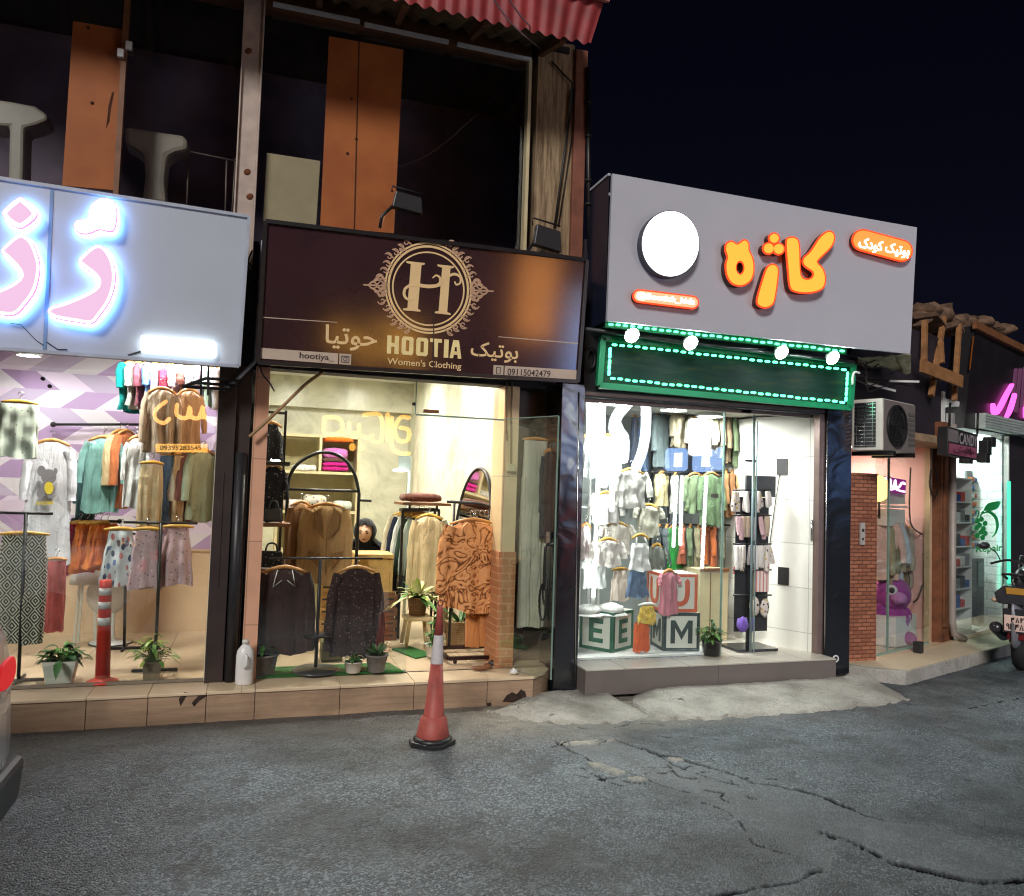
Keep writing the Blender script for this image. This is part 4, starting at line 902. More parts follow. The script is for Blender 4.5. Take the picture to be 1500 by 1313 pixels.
for x, y, r_ in ((796, 340, 23), (772, 384, 25), (816, 386, 25)): lit_letter(circ(x, y, r_, r_, 20), .075, 0)
# round two-lobed letter with a hole: one outline around an inner ring
lobed = spline([(584, 392), (588, 364), (611, 352), (633, 364), (648, 357), (668, 346), (686, 362), (688, 392), (703, 425), (709, 470), (700, 515), (675, 540), (645, 547), (611, 535), (590, 500), (585, 455), (592, 422)], 6, True)
def lobe(mb, grow, hole, d0, d1):
    q = inset(lobed, -grow); n = len(q); vs = []
    for d in (d0, d1):
        for x, y in q: vs.append(V(f3(x, y)) + NY * d)
        for x, y in q: a = math.atan2(y - 468, x - 648); vs.append(V(f3(648 + math.cos(a) * hole * .62, 468 + math.sin(a) * hole)) + NY * d)
    mb.add(vs, [f_ for i in range(n) for j in [(i + 1) % n] for f_ in ((i, j, n + j, n + i), (2 * n + i, 3 * n + i, 3 * n + j, 2 * n + j), (i, 2 * n + i, 2 * n + j, j), (n + i, n + j, 3 * n + j, 3 * n + i))])
mb = MB(); lobe(mb, 0, 27, .012, .074); L_ = mb.build('letter', dark_side, s3)
mb = MB(); lobe(mb, 3, 24, .0745, .080); mb.build('lit_rim', redrim, L_)
mb = MB(); lobe(mb, -4, 31, .0805, .084); mb.build('letter_face', amber, L_)
mb = MB(); shape(mb, circ(343, 365, 127, 145, 64), f3, .012, .085); L_ = mb.build('disc_sign', mat('disc_return', (.05, .055, .075, 1), .4), s3)
mb = MB(); shape(mb, circ(343, 365, 123, 141, 64), f3, .0855, .09); mb.build('disc_face', emis('disc_white', (.95, .97, 1, 1), 3.2), L_)
mb = MB(); shape(mb, circ(343, 365, 119, 137, 64), f3, .003, .007); mb.build('back_light', emis('disc_halo', (.35, .5, 1, 1), 1.6), L_)
whitehot = emis('white_hot', (1, .88, .82, 1), 4)
def pill(a, b, w, face, kk):
    q = outline([(a[0], a[1], w), (b[0], b[1], w)], 10); L_ = lit_letter(q, .05, 0, None, face)
    return L_
p_ = pill((1192, 344), (1362, 390), 46, emis('pill_amber', (1, .30, .06, 1), 1.3), 0)
mb = MB(); fq = [f3(1165, 390), f3(1390, 428), f3(1395, 372), f3(1172, 330)]; text(mb, "\uFB8E\uFEA9\uFEEE\uFB90 \uFB8F\uFBFF\uFE97\uFEEE\uFE91", fq, NY, .064, .03); mb.build('lettering', whitehot, p_)
p_ = pill((216, 588), (447, 616), 27, emis('pill_pink', (1, .42, .22, 1), 1.4), 0)
mb = MB(); text(mb, "@Bootick_kids", [f3(200, 605), f3(455, 634), f3(457, 600), f3(203, 570)], NY, .064, .03); mb.build('lettering', whitehot, p_)

# --- green running-light board below it
YL = -.24
fl = lambda x, y: P(860 + x / 3, 240 + y / 3, YL)
t = thing('led_board', 'dark LED board framed by green running lights above the glass shopfront', 'LED board', P(1060, 590, YL))
tb = NT('led_matrix'); s = tb.sep(); ln = tb.math('SINE', tb.math('MULTIPLY', s[2], 900)); nz = tb.noise(3, 4, .6, tb.comb(tb.math('MULTIPLY', s[0], 1), 0, tb.math('MULTIPLY', s[2], 9)))
cl = tb.ramp(nz, [(.3, (.006, .030, .022)), (.55, (.014, .055, .04)), (.62, (.05, .07, .02)), (.7, (.012, .03, .07))]); cl = tb.mix(tb.step(ln, -.2, .6), tb.mix(.75, cl, (0, 0, 0, 1)), cl)
gr = tb.fin(cl, .5, 0, .2)
tb.bump(ln, .3, .002)
green = mat('green_frame', (.012, .26, .11, 1), .35, 0, .1); dash = emis('green_led', (.10, 1, .45, 1), 5)
mb = MB(); shape(mb, [(50, 975), (1150, 1075), (1165, 885), (65, 768)], fl, -.08, 0); mb.build('led_panel', gr, t)
mb = MB(); fo = [fl(50, 975), fl(1150, 1075), fl(1165, 885), fl(65, 768)]
for i in range(4): mb.bar(fo[i - 1] + NY * .01, fo[i] + NY * .01, .05, .045, (0, 1, 0))
mb.build('board_frame', green, t)
def dashes(mb, a, b, n, hl, w, proj, d=.036, miss=0):
    for i in range(n):
        u = (i + .5) / n; x, y = a[0] + (b[0] - a[0]) * u, a[1] + (b[1] - a[1]) * u; dx, dy = b[0] - a[0], b[1] - a[1]; q = math.hypot(dx, dy); dx /= q; dy /= q
        y += R.uniform(-2, 2); strip_mesh(mb, [(x - dx * hl, y - dy * hl, w), (x + dx * hl, y + dy * hl, w)], proj, d, d + .006, NY, 4)
mb = MB(); dashes(mb, (95, 797), (1132, 908), 31, 6.5, 5, fl); dashes(mb, (1132, 915), (1124, 1045), 6, 6, 5, fl); dashes(mb, (88, 945), (1124, 1051), 32, 6.5, 5, fl); dashes(mb, (93, 810), (87, 935), 5, 7, 6, fl)
mb.build('running_lights', dash, t)
t = thing('led_strip', 'upper strip of green lights just under the grey sign', 'light strip', P(1060, 510, -.42))
fu = lambda x, y: P(860 + x / 3, 240 + y / 3, -.40)
mb = MB(); shape(mb, [(78, 718), (1140, 838), (1140, 812), (80, 690)], fu, -.03, 0); mb.build('channel', green, t)
mb = MB(); dashes(mb, (88, 704), (1135, 826), 33, 6, 4.5, fu, .002); mb.build('running_lights', dash, t)
t = thing('lamp_rail', 'grey rail carrying four floodlights between the green light rows', 'rail', P(1060, 520, -.3))
mb = MB(); mb.tube([P(858, 482, -.34), P(1060, 509, -.34), P(1250, 531, -.34)], .018, 8); mb.tube([P(905, 489, -.36), P(1000, 505, -.36), P(1120, 512, -.36)], .005, 5); mb.build('rail_tube', mat('rail_grey', (.10, .11, .11, 1), .35, .6), t)
FL = emis('flood_white', (.90, 1, .98, 1), 170)
names = ['leftmost lit floodlight on the rail below the blank white disc', 'second lit floodlight from the left on the rail below the orange letters', 'third lit floodlight from the left on the green lit rail', 'rightmost lit floodlight near the end of the green lit rail']
for i, (px, py) in enumerate(((925, 491), (1011, 502), (1144, 516), (1219, 524))):
    c = P(px, py, -.40); t = thing('flood_lamp', names[i], 'floodlight', c, 'lit floodlights below the grey sign')
    mb = MB(); mb.lathe(c, [(.028, .06), (.045, .045), (.066, -.004), (.070, -.012), (.064, -.012)], 20, V((0, .85, .5))); mb.build('lamp_housing', M['white_plastic'], t)
    mb = MB(); mb.lathe(c, [(.0, -.042), (.036, -.034), (.062, -.011), (.0, -.009)], 20, V((0, .85, .5))); mb.build('lamp_lens', FL, t)

# ------------------------------------------------------------------ children's shop (single storey, glossy black columns)
B2 = thing('childrens_shop', 'narrow children\'s clothes shop with glossy black columns and a glass front', 'shop')
K0, K1, K2, K3 = 2.43, 2.65, 5.12, 5.44
mb = MB(); mb.box(K0 + .01, K1, -.13, .25, .02, 2.60); mb.build('glossy_column', M['black_gloss'], B2, .004)
mb = MB(); mb.box(K2 + .03, K3, -.13, .18, .06, 2.66); mb.build('glossy_column', M['black_gloss'], B2, .004)
p = P(1224, 965, -.131); mb = MB(); ring(mb, (p.x, p.z), .022, .034, lambda x, y: V((x, -.131, y)), 0, .006, NY, 20); mb.build('round_socket', M['white_plastic'], B2)
mb = MB(); mb.tube([P(848, 575, -.135), P(842, 1000, -.135)], .006, 6); mb.tube([(K2 + .028, -.135, .15), (K2 + .028, -.135, 2.6)], .006, 6); mb.build('column_trim', M['chrome'], B2)
mb = MB(); mb.box(K1, K3, -.10, .0, 2.50, 3.1); mb.build('header', M['black_plastic'], B2)
mb = MB(); mb.box(K1 + .002, K2 + .02, -.12, -.102, 2.515, 2.545); mb.box(K1 + .002, K2 + .02, -.02, .03, 2.47, 2.50); mb.build('header_rail', mat('brown_aluminium', srgb(92, 74, 66), .35, .5), B2)
mb = MB(); mb.box(K2 - .035, K2 + .028, -.11, .03, .235, 2.50); mb.build('door_frame', mat('bronze_frame', srgb(128, 110, 106), .35, .4), B2, .003); mb = MB(); mb.box(K1, K1 + .022, -.03, .03, .235, 2.50); mb.build('door_frame', mat('bronze_frame', srgb(128, 110, 106), .35, .4), B2, .003)
M['grey_step'] = tiles('grey_step', srgb(112, 104, 100), 1.3, .8, 'x', vein=.25, rough=.35)
M['grey_tile'] = tiles('grey_floor', srgb(186, 180, 168), .6, .6, 'x', vein=.15, rough=.25)
mb = MB(); mb.box(K1, K2 + .02, -.30, -.005, .03, .233); mb.build('step', M['grey_step'], B2, .004)
mb = MB(); mb.box(K1 - .0, K2 + .01, -.312, 1.5, .234, .247); mb.build('shop_floor', M['grey_tile'], B2, .002)
M['panel_white'] = tiles('white_panel', srgb(232, 232, 222), 9, .42, 'y', joint=.004, vein=.05, rough=.3, jc=.6)
mb = MB(); mb.add([(5.088, -.04, .24), (4.83, .5, .24), (4.83, 1.5, .24), (5.1, 1.5, .24), (5.1, -.04, .24), (5.088, -.04, 2.5), (4.83, .5, 2.5), (4.83, 1.5, 2.5), (5.1, 1.5, 2.5), (5.1, -.04, 2.5)], [(0, 1, 6, 5), (1, 2, 7, 6), (2, 3, 8, 7), (3, 4, 9, 8), (4, 0, 5, 9), (5, 6, 7, 8, 9), (4, 3, 2, 1, 0)]); mb.build('side_wall', M['panel_white'], B2)
mb = MB(); mb.box(2.6, 2.66, .03, 1.5, .24, 2.6); mb.build('side_wall', M['white_wall'], B2)
mb = MB(); mb.box(2.6, 4.96, 1.45, 1.5, .24, 2.6); mb.build('back_wall', mat('grey_back', srgb(150, 156, 155), .5, 0, .06), B2)
mb = MB(); mb.box(2.6, 4.96, .05, 1.5, 2.52, 2.58); mb.build('shop_ceiling', M['white_wall'], B2)
mb = MB(); mb.box(2.55, 5.5, .0, 1.6, 2.62, 3.9); mb.build('roof_block', M['dark_wall'], B2)
xd = P(1058, 780, 0).x; xd2 = P(1106, 780, .0).x
mb = MB(); mb.box(K1 + .022, xd - .006, -.004, .004, .25, 2.47); mb.build('window_pane', M['pane_clear'], B2)
mb = MB(); mb.box(xd - .005, xd + .004, -.014, .012, .25, 2.47); mb.build('pane_edge', M['glass_edge'], B2)
hd = V((xd2, .06, 0)); e_ = G(990 / 3.75 + 840, 742 / 3.75 + 760, .26); e_ = V((e_.x, e_.y, 0)); dd = (e_ - hd); 
mb = MB(); mb.prism([hd + V((0, 0, .27)), e_ + V((0, 0, .27)), e_ + V((0, 0, 2.4)), hd + V((0, 0, 2.4))], V((.004, .008, 0))); gd = mb.build('glass_door', M['pane_clear'], B2)
mb = MB(); mb.tube([hd + V((0, -.02, .26)), hd + V((0, -.02, 2.46))], .014, 8); mb.bar(e_ + V((0, 0, .27)), e_ + V((0, 0, 2.4)), .008, .012); mb.build('door_edge', mat('door_edge_grey', srgb(120, 140, 145), .3, .3), gd)
for px in (983, 1093, 1195):
    p = P(px, 592, -.015); mb = MB(); mb.box(p.x - .06, p.x + .06, -.02, .016, p.z - .03, 2.47); mb.build('patch_fitting', M['black_plastic'], B2, .004)
mb = MB(); mb.bar(P(1092, 675, .1), P(1108, 676, .1), .02); mb.build('door_handle', M['black_metal'], gd)
Wd = (V((4.83, .5, 0)) - V((5.088, -.04, 0))).normalized(); Wn = V((-Wd.y, Wd.x, 0)); Wn = Wn if Wn.x < 0 else -Wn
def PW(px, py): d = ray(px, py); o = V((5.088, -.04, 0)); return CAM + d * ((o - CAM).dot(Wn) / d.dot(Wn))
for px, py, h_ in ((1146, 684, .08), (1148, 844, .085)):
    p = PW(px, py); mb = MB(); mb.obox(p + Wn * .006, Wd * .055, Wn * .006, V((0, 0, h_))); mb.build('wall_socket', M['black_plastic'], B2)
mb = MB(); mb.tube([PW(1143, 694) + Wn * .01, PW(1136, 740) + Wn * .01, PW(1128, 800) + Wn * .01], .005, 5); mb.build('socket_cable', M['cable'], B2)
p = PW(1190, 777) + Wn * .015; mb = MB(); mb.tube([p + V((0, 0, .1)), p - V((0, 0, .1))], .010, 6); mb.build('wall_handle', M['chrome'], B2)
# white display plinth in the window
t = thing('display_plinth', 'low white display plinth with a black front inside the children\'s shop window', 'plinth', P(950, 970, .02))
xa, xb = K1 + .03, P(1052, 970, .015).x
mb = MB(); mb.box(xa, xb, .012, .58, .252, .272); mb.build('plinth_top', M['white_wall'], t, .003)
mb = MB(); mb.box(xa, xb, .015, .57, .17, .2515); mb.build('plinth_front', M['black_gloss'], t)
PZ = .2725
# cabinet behind
t = thing('low_cabinet', 'cream low cabinet behind the letter blocks', 'cabinet', P(1055, 940, .62))
xa, xb = P(1024, 900, .62).x, 4.6; zc = P(1050, 834, .62).z
mb = MB(); mb.box(xa, xb, .62, 1.1, .25, zc); mb.build('cabinet_body', M['cream_paint'], t, .004)
mb = MB(); xm2 = P(1040, 890, .62).x; mb.box(xm2 - .004, xm2 + .004, .615, .6195, .3, zc - .03); mb.box(xa, xb, .60, .619, zc - .02, zc + .01); mb.build('cabinet_trim', M['wood_brown'], t)

# ------------------------------------------------------------------ pink corner shop and repair shop on the turning facade
SZ = .12
t = thing('pink_shop', 'small pink-walled shop with a brick pier and glass door beside the glossy black column', 'shop', L2(0))
M['dark_brick'] = bricks('dark_brick', srgb(186, 122, 90), srgb(132, 76, 54), srgb(74, 48, 40), .105, .038, 'x', .55, .005, 1.0, .02)
M['dark_brick_side'] = bricks('dark_brick_side', srgb(150, 84, 60), srgb(112, 60, 44), srgb(70, 45, 38), .105, .038, 'd', .55, .005, 1.0, .02)
zb = P2(1245, 692).z
mb = MB(); a0 = P(1243, 980, .06).x; a1 = P(1283, 980, .06).x
mb.box(a0, a1, .06, .40, -.02, zb); mb.build('brick_pier', M['dark_brick'], t)
p = P(1262, 782, .055); mb = MB(); mb.box(p.x - .028, p.x + .028, .035, .058, p.z - .11, p.z + .11); ip = mb.build('door_intercom', mat('intercom_grey', srgb(170, 165, 160), .4), t, .004)
mb = MB(); mb.box(p.x - .012, p.x + .012, .031, .0345, p.z + .02, p.z + .05); mb.box(p.x - .010, p.x + .010, .031, .0345, p.z - .06, p.z - .04); mb.build('button', M['black_plastic'], ip)
pinkm = mat('pink_wall', srgb(226, 176, 166), .55, 0, .05, 3)
def lq(mb, a0, a1, o0, o1, z0, z1):          # box in the turned facade frame
    c = L2((a0 + a1) / 2, (o0 + o1) / 2, (z0 + z1) / 2); mb.obox(c, D2 * abs(a1 - a0) / 2, N2 * abs(o1 - o0) / 2, V((0, 0, abs(z1 - z0) / 2)))
def A2(px, py, off=0.0): p = P2(px, py, off); return (p - O2).dot(D2), p.z
ga1 = A2(1369, 900)[0]
mb = MB(); lq(mb, -.25, ga1 + .02, 2.2, 2.25, .05, 2.5); mb.build('back_wall', pinkm, t)
mb = MB(); lq(mb, ga1 - .09, ga1 + .02, .04, 2.2, .05, 2.5); mb.build('side_wall', pinkm, t)
mb = MB(); lq(mb, -.25, -.2, .35, 2.2, .05, 2.5); mb.build('side_wall', pinkm, t)
mb = MB(); lq(mb, -.25, ga1, .03, 2.2, 2.34, 2.40); mb.build('shop_ceiling', M['white_wall'], t)
mb = MB(); lq(mb, -.25, ga1, .0, 2.2, SZ, SZ + .006); mb.build('shop_floor', M['grey_tile'], t)
mb = MB(); lq(mb, ga1 - .14, ga1 - .09, .0, .06, SZ, 2.3); mb.build('door_post', mat('cream_post', srgb(196, 170, 132), .45), t)
ab = A2(1300, 900)[0]
mb = MB(); lq(mb, .0, ab, -.004, .004, SZ + .03, 2.3); lq(mb, ab + .01, ga1 - .15, -.004, .004, SZ + .03, 2.3); mb.build('window_pane', M['pane_clear'], t)
mb = MB(); lq(mb, ab, ab + .008, -.012, .012, SZ + .01, 2.3); lq(mb, 0, ga1 - .15, -.01, .01, SZ, SZ + .03); mb.build('pane_edge', M['glass_edge'], t)
p = A2(1345, 957, -.15); mb = MB(); lq(mb, p[0] - .04, p[0] + .04, -.19, -.11, SZ, SZ + .12); mb.build('door_stop', M['black_plastic'], t, .006)
mb = MB(); w1 = lambda x, y, o=-.02: P2(1220 + x / 3.861, 680 + y / 3.861, o)
mb.tube([V(q) for q in spline([w1(440, 20, .1), w1(440, 330, .1), w1(530, 420, .1), w1(530, 560, .1), w1(490, 740, .1), w1(455, 780, .1)], 8)], .009, 5); mb.tube([V(q) for q in spline([w1(555, 30), w1(548, 120), w1(575, 185), w1(598, 130), w1(580, 20)], 8)], .009, 5); mb.build('hanging_cable', M['cable'], t)
# ledge and lintel above the pink shop
mb = MB(); q = [P2(1246, 676, -.3), P2(1313, 665, -.45), P2(1313, 674, -.45), P2(1258, 690, -.3)]
cl = MB(); a_, z_ = A2(1320, 672); lq(cl, -.45, ga1 + .1, -.34, .25, 2.31, 2.39); cl.build('canopy_ledge', mat('ledge', srgb(150, 124, 96), .8, 0, .25, 8), t, .006)
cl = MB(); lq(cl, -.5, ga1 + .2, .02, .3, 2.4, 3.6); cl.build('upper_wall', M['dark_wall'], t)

t5 = thing('repair_shop', 'bright white repair shop with a green fruit drawing on its glass', 'shop', L2(2))
b0, b1_ = A2(1394, 900)[0], A2(1474, 900)[0]; b2 = b1_ + .35
wb = bricks('white_brick', srgb(232, 240, 234), srgb(222, 232, 226), srgb(175, 190, 184), .32, .11, 'd', .5, .008, .6, .01)
mb = MB(); lq(mb, b0 - .1, b2 + .4, 1.6, 1.65, .05, 3.0); mb.build('back_wall', wb, t5)
mb = MB(); lq(mb, b1_ - .03, b1_ + .06, .04, 1.6, .05, 3.0); sw = mb.build('side_wall', (lambda: bricks('white_brick_side', srgb(232, 240, 234), srgb(222, 232, 226), srgb(165, 185, 178), .32, .11, 'y', .5, .008, .6, .01))(), t5)
mb = MB(); lq(mb, b0 - .16, b0 - .1, .04, 1.6, .05, 3.0); mb.build('side_wall', M['white_wall'], t5)
mb = MB(); lq(mb, b0 - .1, b2, .03, 1.6, 2.86, 2.92); mb.build('shop_ceiling', M['white_wall'], t5)
mb = MB(); lq(mb, b0 - .1, b2, .0, 1.6, SZ, SZ + .006); mb.build('shop_floor', M['grey_tile'], t5)
mb = MB(); lq(mb, b0, b1_, -.004, .004, SZ + .02, 2.55); pane5 = mb.build('window_pane', M['pane_clear'], t5)
mb = MB(); lq(mb, b0 - .07, b0, -.03, .04, SZ, 2.75); mb.build('door_frame', mat('grey_frame_left', srgb(168, 168, 164), .35, .3), t5); mb = MB(); lq(mb, b1_ - .005, b1_ + .03, -.03, .03, SZ, 2.6); mb.build('door_frame', mat('grey_frame_light', srgb(168, 168, 164), .35, .3), t5)
mb = MB(); lq(mb, b1_ + .05, b2 + 2.5, -.02, .2, -.02, 2.75); mb.build('dark_front_wall', M['dark_wall'], t5)
mb = MB(); lq(mb, b0 + .55, b2 + 2.5, -.16, .05, 2.62, 2.80); mb.smooth = False
for k in range(5): lq(mb, b0 + .55, b2 + 2.5, -.17, -.16, 2.63 + k * .034, 2.63 + k * .034 + .022)
mb.build('shutter_box', mat('shutter', srgb(186, 196, 190), .4, .2), t5)
mb = MB(); a, z = A2(1477, 705, -.06); a2_, z2 = A2(1476, 865, -.06); lq(mb, a - .01, a + .06, -.07, -.045, z2, z); mb.build('neon_strip', emis('neon_green', (.10, .85, .55, 1), 1.15), t5)
gl = mat('green_vinyl', (.015, .30, .07, 1), .4, 0, .05); fg = lambda x, y: P2(1220 + x / 3.861, 680 + y / 3.861, -.006); nn = -N2
mb = MB(); shape(mb, spline([(850, 262), (872, 225), (915, 212), (946, 212), (935, 245), (905, 262), (870, 264)], 3, True), fg, .001, .004, nn)
pen(mb, [(852, 275, 3), (885, 272, 8), (918, 300, 9), (930, 345, 8), (918, 390, 5), (900, 412, 2)], 6, fg, .001, .004, nn)
for x, y in ((815, 320), (838, 312), (858, 335), (828, 345), (850, 365), (812, 360), (836, 385), (860, 392), (815, 405), (845, 415)): shape(mb, circ(x, y, 13, 15, 12), fg, .001 + .0004 * (x % 5), .005 + .0004 * (y % 7), nn)
pen(mb, [(815, 300), (822, 275), (810, 262)], 4, fg, .006, .008, nn); pen(mb, [(830, 300), (842, 268), (850, 280)], 4, fg, .0085, .010, nn)
text(mb, "Repair", [fg(808, 512), fg(957, 504), fg(957, 452), fg(808, 460)], nn, .003, .02)
mb.build('green_logo', gl, pane5)
mb = MB(); text(mb, "SERVICE CENTER", [fg(870, 528), fg(955, 523), fg(955, 514), fg(870, 519)], nn, .003); mb.build('small_lettering', mat('pale_vinyl', srgb(150, 160, 155), .5), pane5)
# brown wooden post and pipe between the two shops
mb = MB(); lq(mb, ga1 + .03, b0 - .22, -.06, .1, SZ, 2.62); lq(mb, ga1 + .06, ga1 + .16, -.085, -.06, .3, 2.2); o = mb.build('shop_post', mat('weathered_wood', srgb(110, 68, 42), .7, 0, .45, 7, .4), None, .004, 0, L2(ga1 + .1))
tag(o, 'weathered brown post between the pink shop and the bright white shop', 'post')
mb = MB(); lq(mb, b0 - .21, b0 - .08, -.05, .06, SZ, 2.6); tag(mb.build('brick_strip', M['dark_brick_side'], None, 0, 0, L2(b0 - .15)), 'narrow brick strip behind the grey downpipe by the bright white shop', 'brick strip')
a, z = A2(1397, 930, -.1); mb = MB(); mb.tube([L2(a - .02, -.09, 2.6), L2(a - .02, -.09, .35), L2(a - .02, -.11, .22), L2(a + .14, -.16, .15)], .04, 10); tag(mb.build('downpipe', mat('pipe_grey', srgb(150, 140, 132), .45), None, 0, 0, L2(a)), 'grey downpipe beside the brown post at the white shop', 'pipe')
# pavement step of the turned facade
pts = [G(1283, 980, SZ), G(1327, 984, SZ), G(1462, 949, SZ)]; d_ = pts[2] - pts[1]; pts += [pts[1] + d_ * 2.2, L2(6.5, .5, SZ), L2(-.3, .3, SZ), V((K3 - .05, .05, SZ))]
mb = MB(); mb.prism([q + V((0, 0, 0)) for q in pts], (0, 0, -.16)); tag(mb.build('pavement', M['concrete'], None, .008), kind='structure')
mb = MB(); mb.prism([L2(-.02, -.12, SZ + .005), L2(2.0, -.12, SZ + .005), L2(5, -.12, SZ + .005), L2(5, .0, SZ + .005), L2(-.02, .0, SZ + .005)], (0, 0, .005)); tag(mb.build('pavement', M['step_top'], None), kind='structure')
ctr_ = (pts[1] + pts[2]) / 2; mb = MB(); ps_ = [q.lerp(L2(1.6, -.05, SZ), .03) for q in pts]; mb.prism([V((q.x, q.y, SZ + .0035)) for q in ps_], (0, 0, -.002)); tag(mb.build('pavement', tiles('pale_paving_shoplight', srgb(205, 192, 164), .8, .8, 'x', vein=.2, rough=.45, joint=.0), None), kind='structure')  # cream top sheet; brightness from the shops is put into its colour

# upper dark fascia of the repair shop with a pink neon word
t = thing('dark_fascia', 'dark boarded fascia above the bright repair shop with a pink neon script', 'fascia', L2(3.4, 0, 3))
fa = lambda x, y, o=-.05: P2(1220 + x / 4.104, 420 + y / 4.104, o)
ptsf = [fa(790, 850), fa(1500, 960), fa(1500, 480), fa(1150, 365), fa(850, 235)]
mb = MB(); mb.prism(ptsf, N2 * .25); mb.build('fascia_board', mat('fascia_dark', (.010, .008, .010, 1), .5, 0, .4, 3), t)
mb = MB(); mb.bar(fa(852, 230, -.08), fa(1160, 385, -.08), .05, .09); mb.bar(fa(1160, 385, -.08), fa(1600, 560, -.08), .05, .09); mb.build('roof_edge', M['wood_brown'], t)
mb = MB(); mb.bar(fa(845, 300, -.07), fa(822, 500, -.07), .012); mb.build('copper_strip', mat('copper_strip', srgb(190, 110, 50), .35, .6), t)
nm = emis('neon_pink_script', (1, .10, .62, 1), 2.4); nl = emis('neon_violet', (.35, .12, .25, 1), .25)
mb = MB(); pen(mb, [(1062, 592, 8), (1030, 650, 11), (985, 735, 13), (958, 758, 14), (948, 710, 8)], 10, fa, .012, .04, nn); pen(mb, [(1068, 655, 14), (1040, 745, 16), (1010, 800, 9), (992, 828, 4)], 10, fa, .041, .05, nn); pen(mb, [(1150, 690, 14), (1150, 780, 14)], 14, fa, .012, .04, nn, False); mb.build('neon_script', nm, t)
mb = MB()
for x0, y0, x1, y1 in ((1090, 500, 1065, 720), (1118, 500, 1090, 750), (1145, 490, 1125, 720)): pen(mb, [(x0, y0), (x1, y1)], 8, fa, .012, .03, nn, False)
mb.build('neon_script', nl, t)
# rubble, studs and plank over the pink shop
t = thing('broken_timber_frame', 'broken timber frame with raw studs and a plank above the air conditioner', 'timber frame', fa(650, 680, -.1))
wd = mat('raw_timber', srgb(148, 104, 64), .7, 0, .3, 10, .25)
for i, (x0, y0, x1, y1, w_) in enumerate(((553, 205, 548, 445, .055), (668, 185, 590, 658, .055), (648, 330, 656, 460, .045), (760, 230, 730, 685, .05))):
    mb = MB(); mb.bar(fa(x0, y0, -.02 + .06 * (i % 2)), fa(x1, y1, -.05), w_, .05, N2); mb.build('stud', wd, t)
mb = MB(); mb.bar(fa(530, 475, -.13), fa(776, 572, -.13), .03, .14, (0, 0, 1)); mb.build('plank', wd, t)
mb = MB()
for i in range(26):
    x = R.uniform(495, 830); y = R.uniform(120, 330) if x < 640 else R.uniform(190, 260); c = fa(x, y, R.uniform(.1, .5)); a = R.uniform(-.6, .6)
    mb.obox(c, (D2 * math.cos(a) + V((0, 0, math.sin(a)))) * R.uniform(.08, .22), N2 * R.uniform(.05, .2), V((0, 0, R.uniform(.008, .04))))
for (x, y, s_) in ((550, 150, .17), (600, 180, .2), (530, 190, .14), (660, 215, .16), (720, 215, .14), (800, 215, .12), (880, 215, .13), (950, 245, .14), (1000, 265, .15)):
    mb.ball(fa(x, y, .25), s_, (1.2, 1.2, .6), 10, .6, x)
tag(mb.build('debris', mat('debris_brown', srgb(104, 80, 62), .9, 0, .5, 9, .6), None, 0, 0, fa(600, 200)), 'heap of broken brown roof debris at the top of the timber frame', 'debris', None, 'stuff')
mb = MB(); q = lambda x, y, o: P(1220 + x / 4.104, 420 + y / 4.104, o)
mb.grid(lambda u, v: q(150 + u * 320, 430 + 40 * v + 70 * u * v - 20 * u, -.25 + .2 * v) + V((0, 0, .05 * noise.noise(V((u * 5, v * 3, 1))))), 14, 4); sh = mb.build('crumpled_sheet', mat('crumpled_sheet', srgb(150, 150, 120), .5, .1, .35, 6), None, 0, 0, q(300, 470, -.2)); tag(sh, 'crumpled pale sheet hanging under the right end of the grey sign', 'sheet')
sh.modifiers.new('solid', 'SOLIDIFY').thickness = .01
t = thing('cable_tangle', 'tangle of cables and a white bar below the right end of the grey sign', 'cables', q(250, 560, -.1))
mb = MB(); mb.bar(q(340, 568, -.1), q(515, 572, -.1), .02); mb.bar(q(205, 580, -.05), q(375, 628, -.05), .02); mb.build('white_bar', M['white_plastic'], t)
mb = MB()
for i in range(7):
    y = 400 + i * 28; mb.tube([V(k) for k in spline([q(110, y + R.uniform(-20, 20), -.15), q(190, y + R.uniform(-50, 50), -.2), q(215, y + 60, -.2), q(300, y + R.uniform(0, 70), -.1), q(460, y + R.uniform(-10, 60), -.05)], 6)], .007, 5)
mb.build('loose_cable', M['cable'], t)
mb = MB(); mb.tube([V(k) for k in spline([q(118, 590, -.3), q(125, 520, -.3), q(160, 520, -.3)], 5)], .012, 6); mb.build('white_clip', M['white_plastic'], t)
# air conditioner
c0 = P2(1293, 622, -.36); ed = P2(1340, 636, -.36); wA = (ed - c0).dot(D2); hA = .30; dA = .30; zc = (P2(1293, 583, -.36).z + P2(1293, 660, -.36).z) / 2; hA = (P2(1293, 583, -.36).z - P2(1293, 660, -.36).z) / 2
base = V((c0.x, c0.y, zc - hA)); t = thing('air_conditioner', 'white outdoor air conditioner unit on the ledge above the pink shop', 'air conditioner', base)
acw = mat('ac_white', srgb(196, 190, 182), .45, 0, .06); acg = mat('ac_front', srgb(120, 112, 108), .5, 0, .08)
mb = MB(); mb.obox(base + D2 * wA / 2 + N2 * dA / 2 + V((0, 0, hA)), D2 * wA / 2, N2 * dA / 2, V((0, 0, hA))); mb.build('casing', acw, t, .012)
fc = base + D2 * wA * .38 + V((0, 0, hA * 1.0)); mb = MB(); rF = hA * .82
mb.obox(base + D2 * wA / 2 + V((0, 0, hA)) - N2 * .004, D2 * wA * .485, N2 * .003, V((0, 0, hA * .95))); mb.build('front_panel', acg, t)
pf = lambda x, y: fc + D2 * x + V((0, 0, y)); mb = MB(); ring(mb, (0, 0), rF * .93, rF, pf, .008, .03, -N2, 40); 
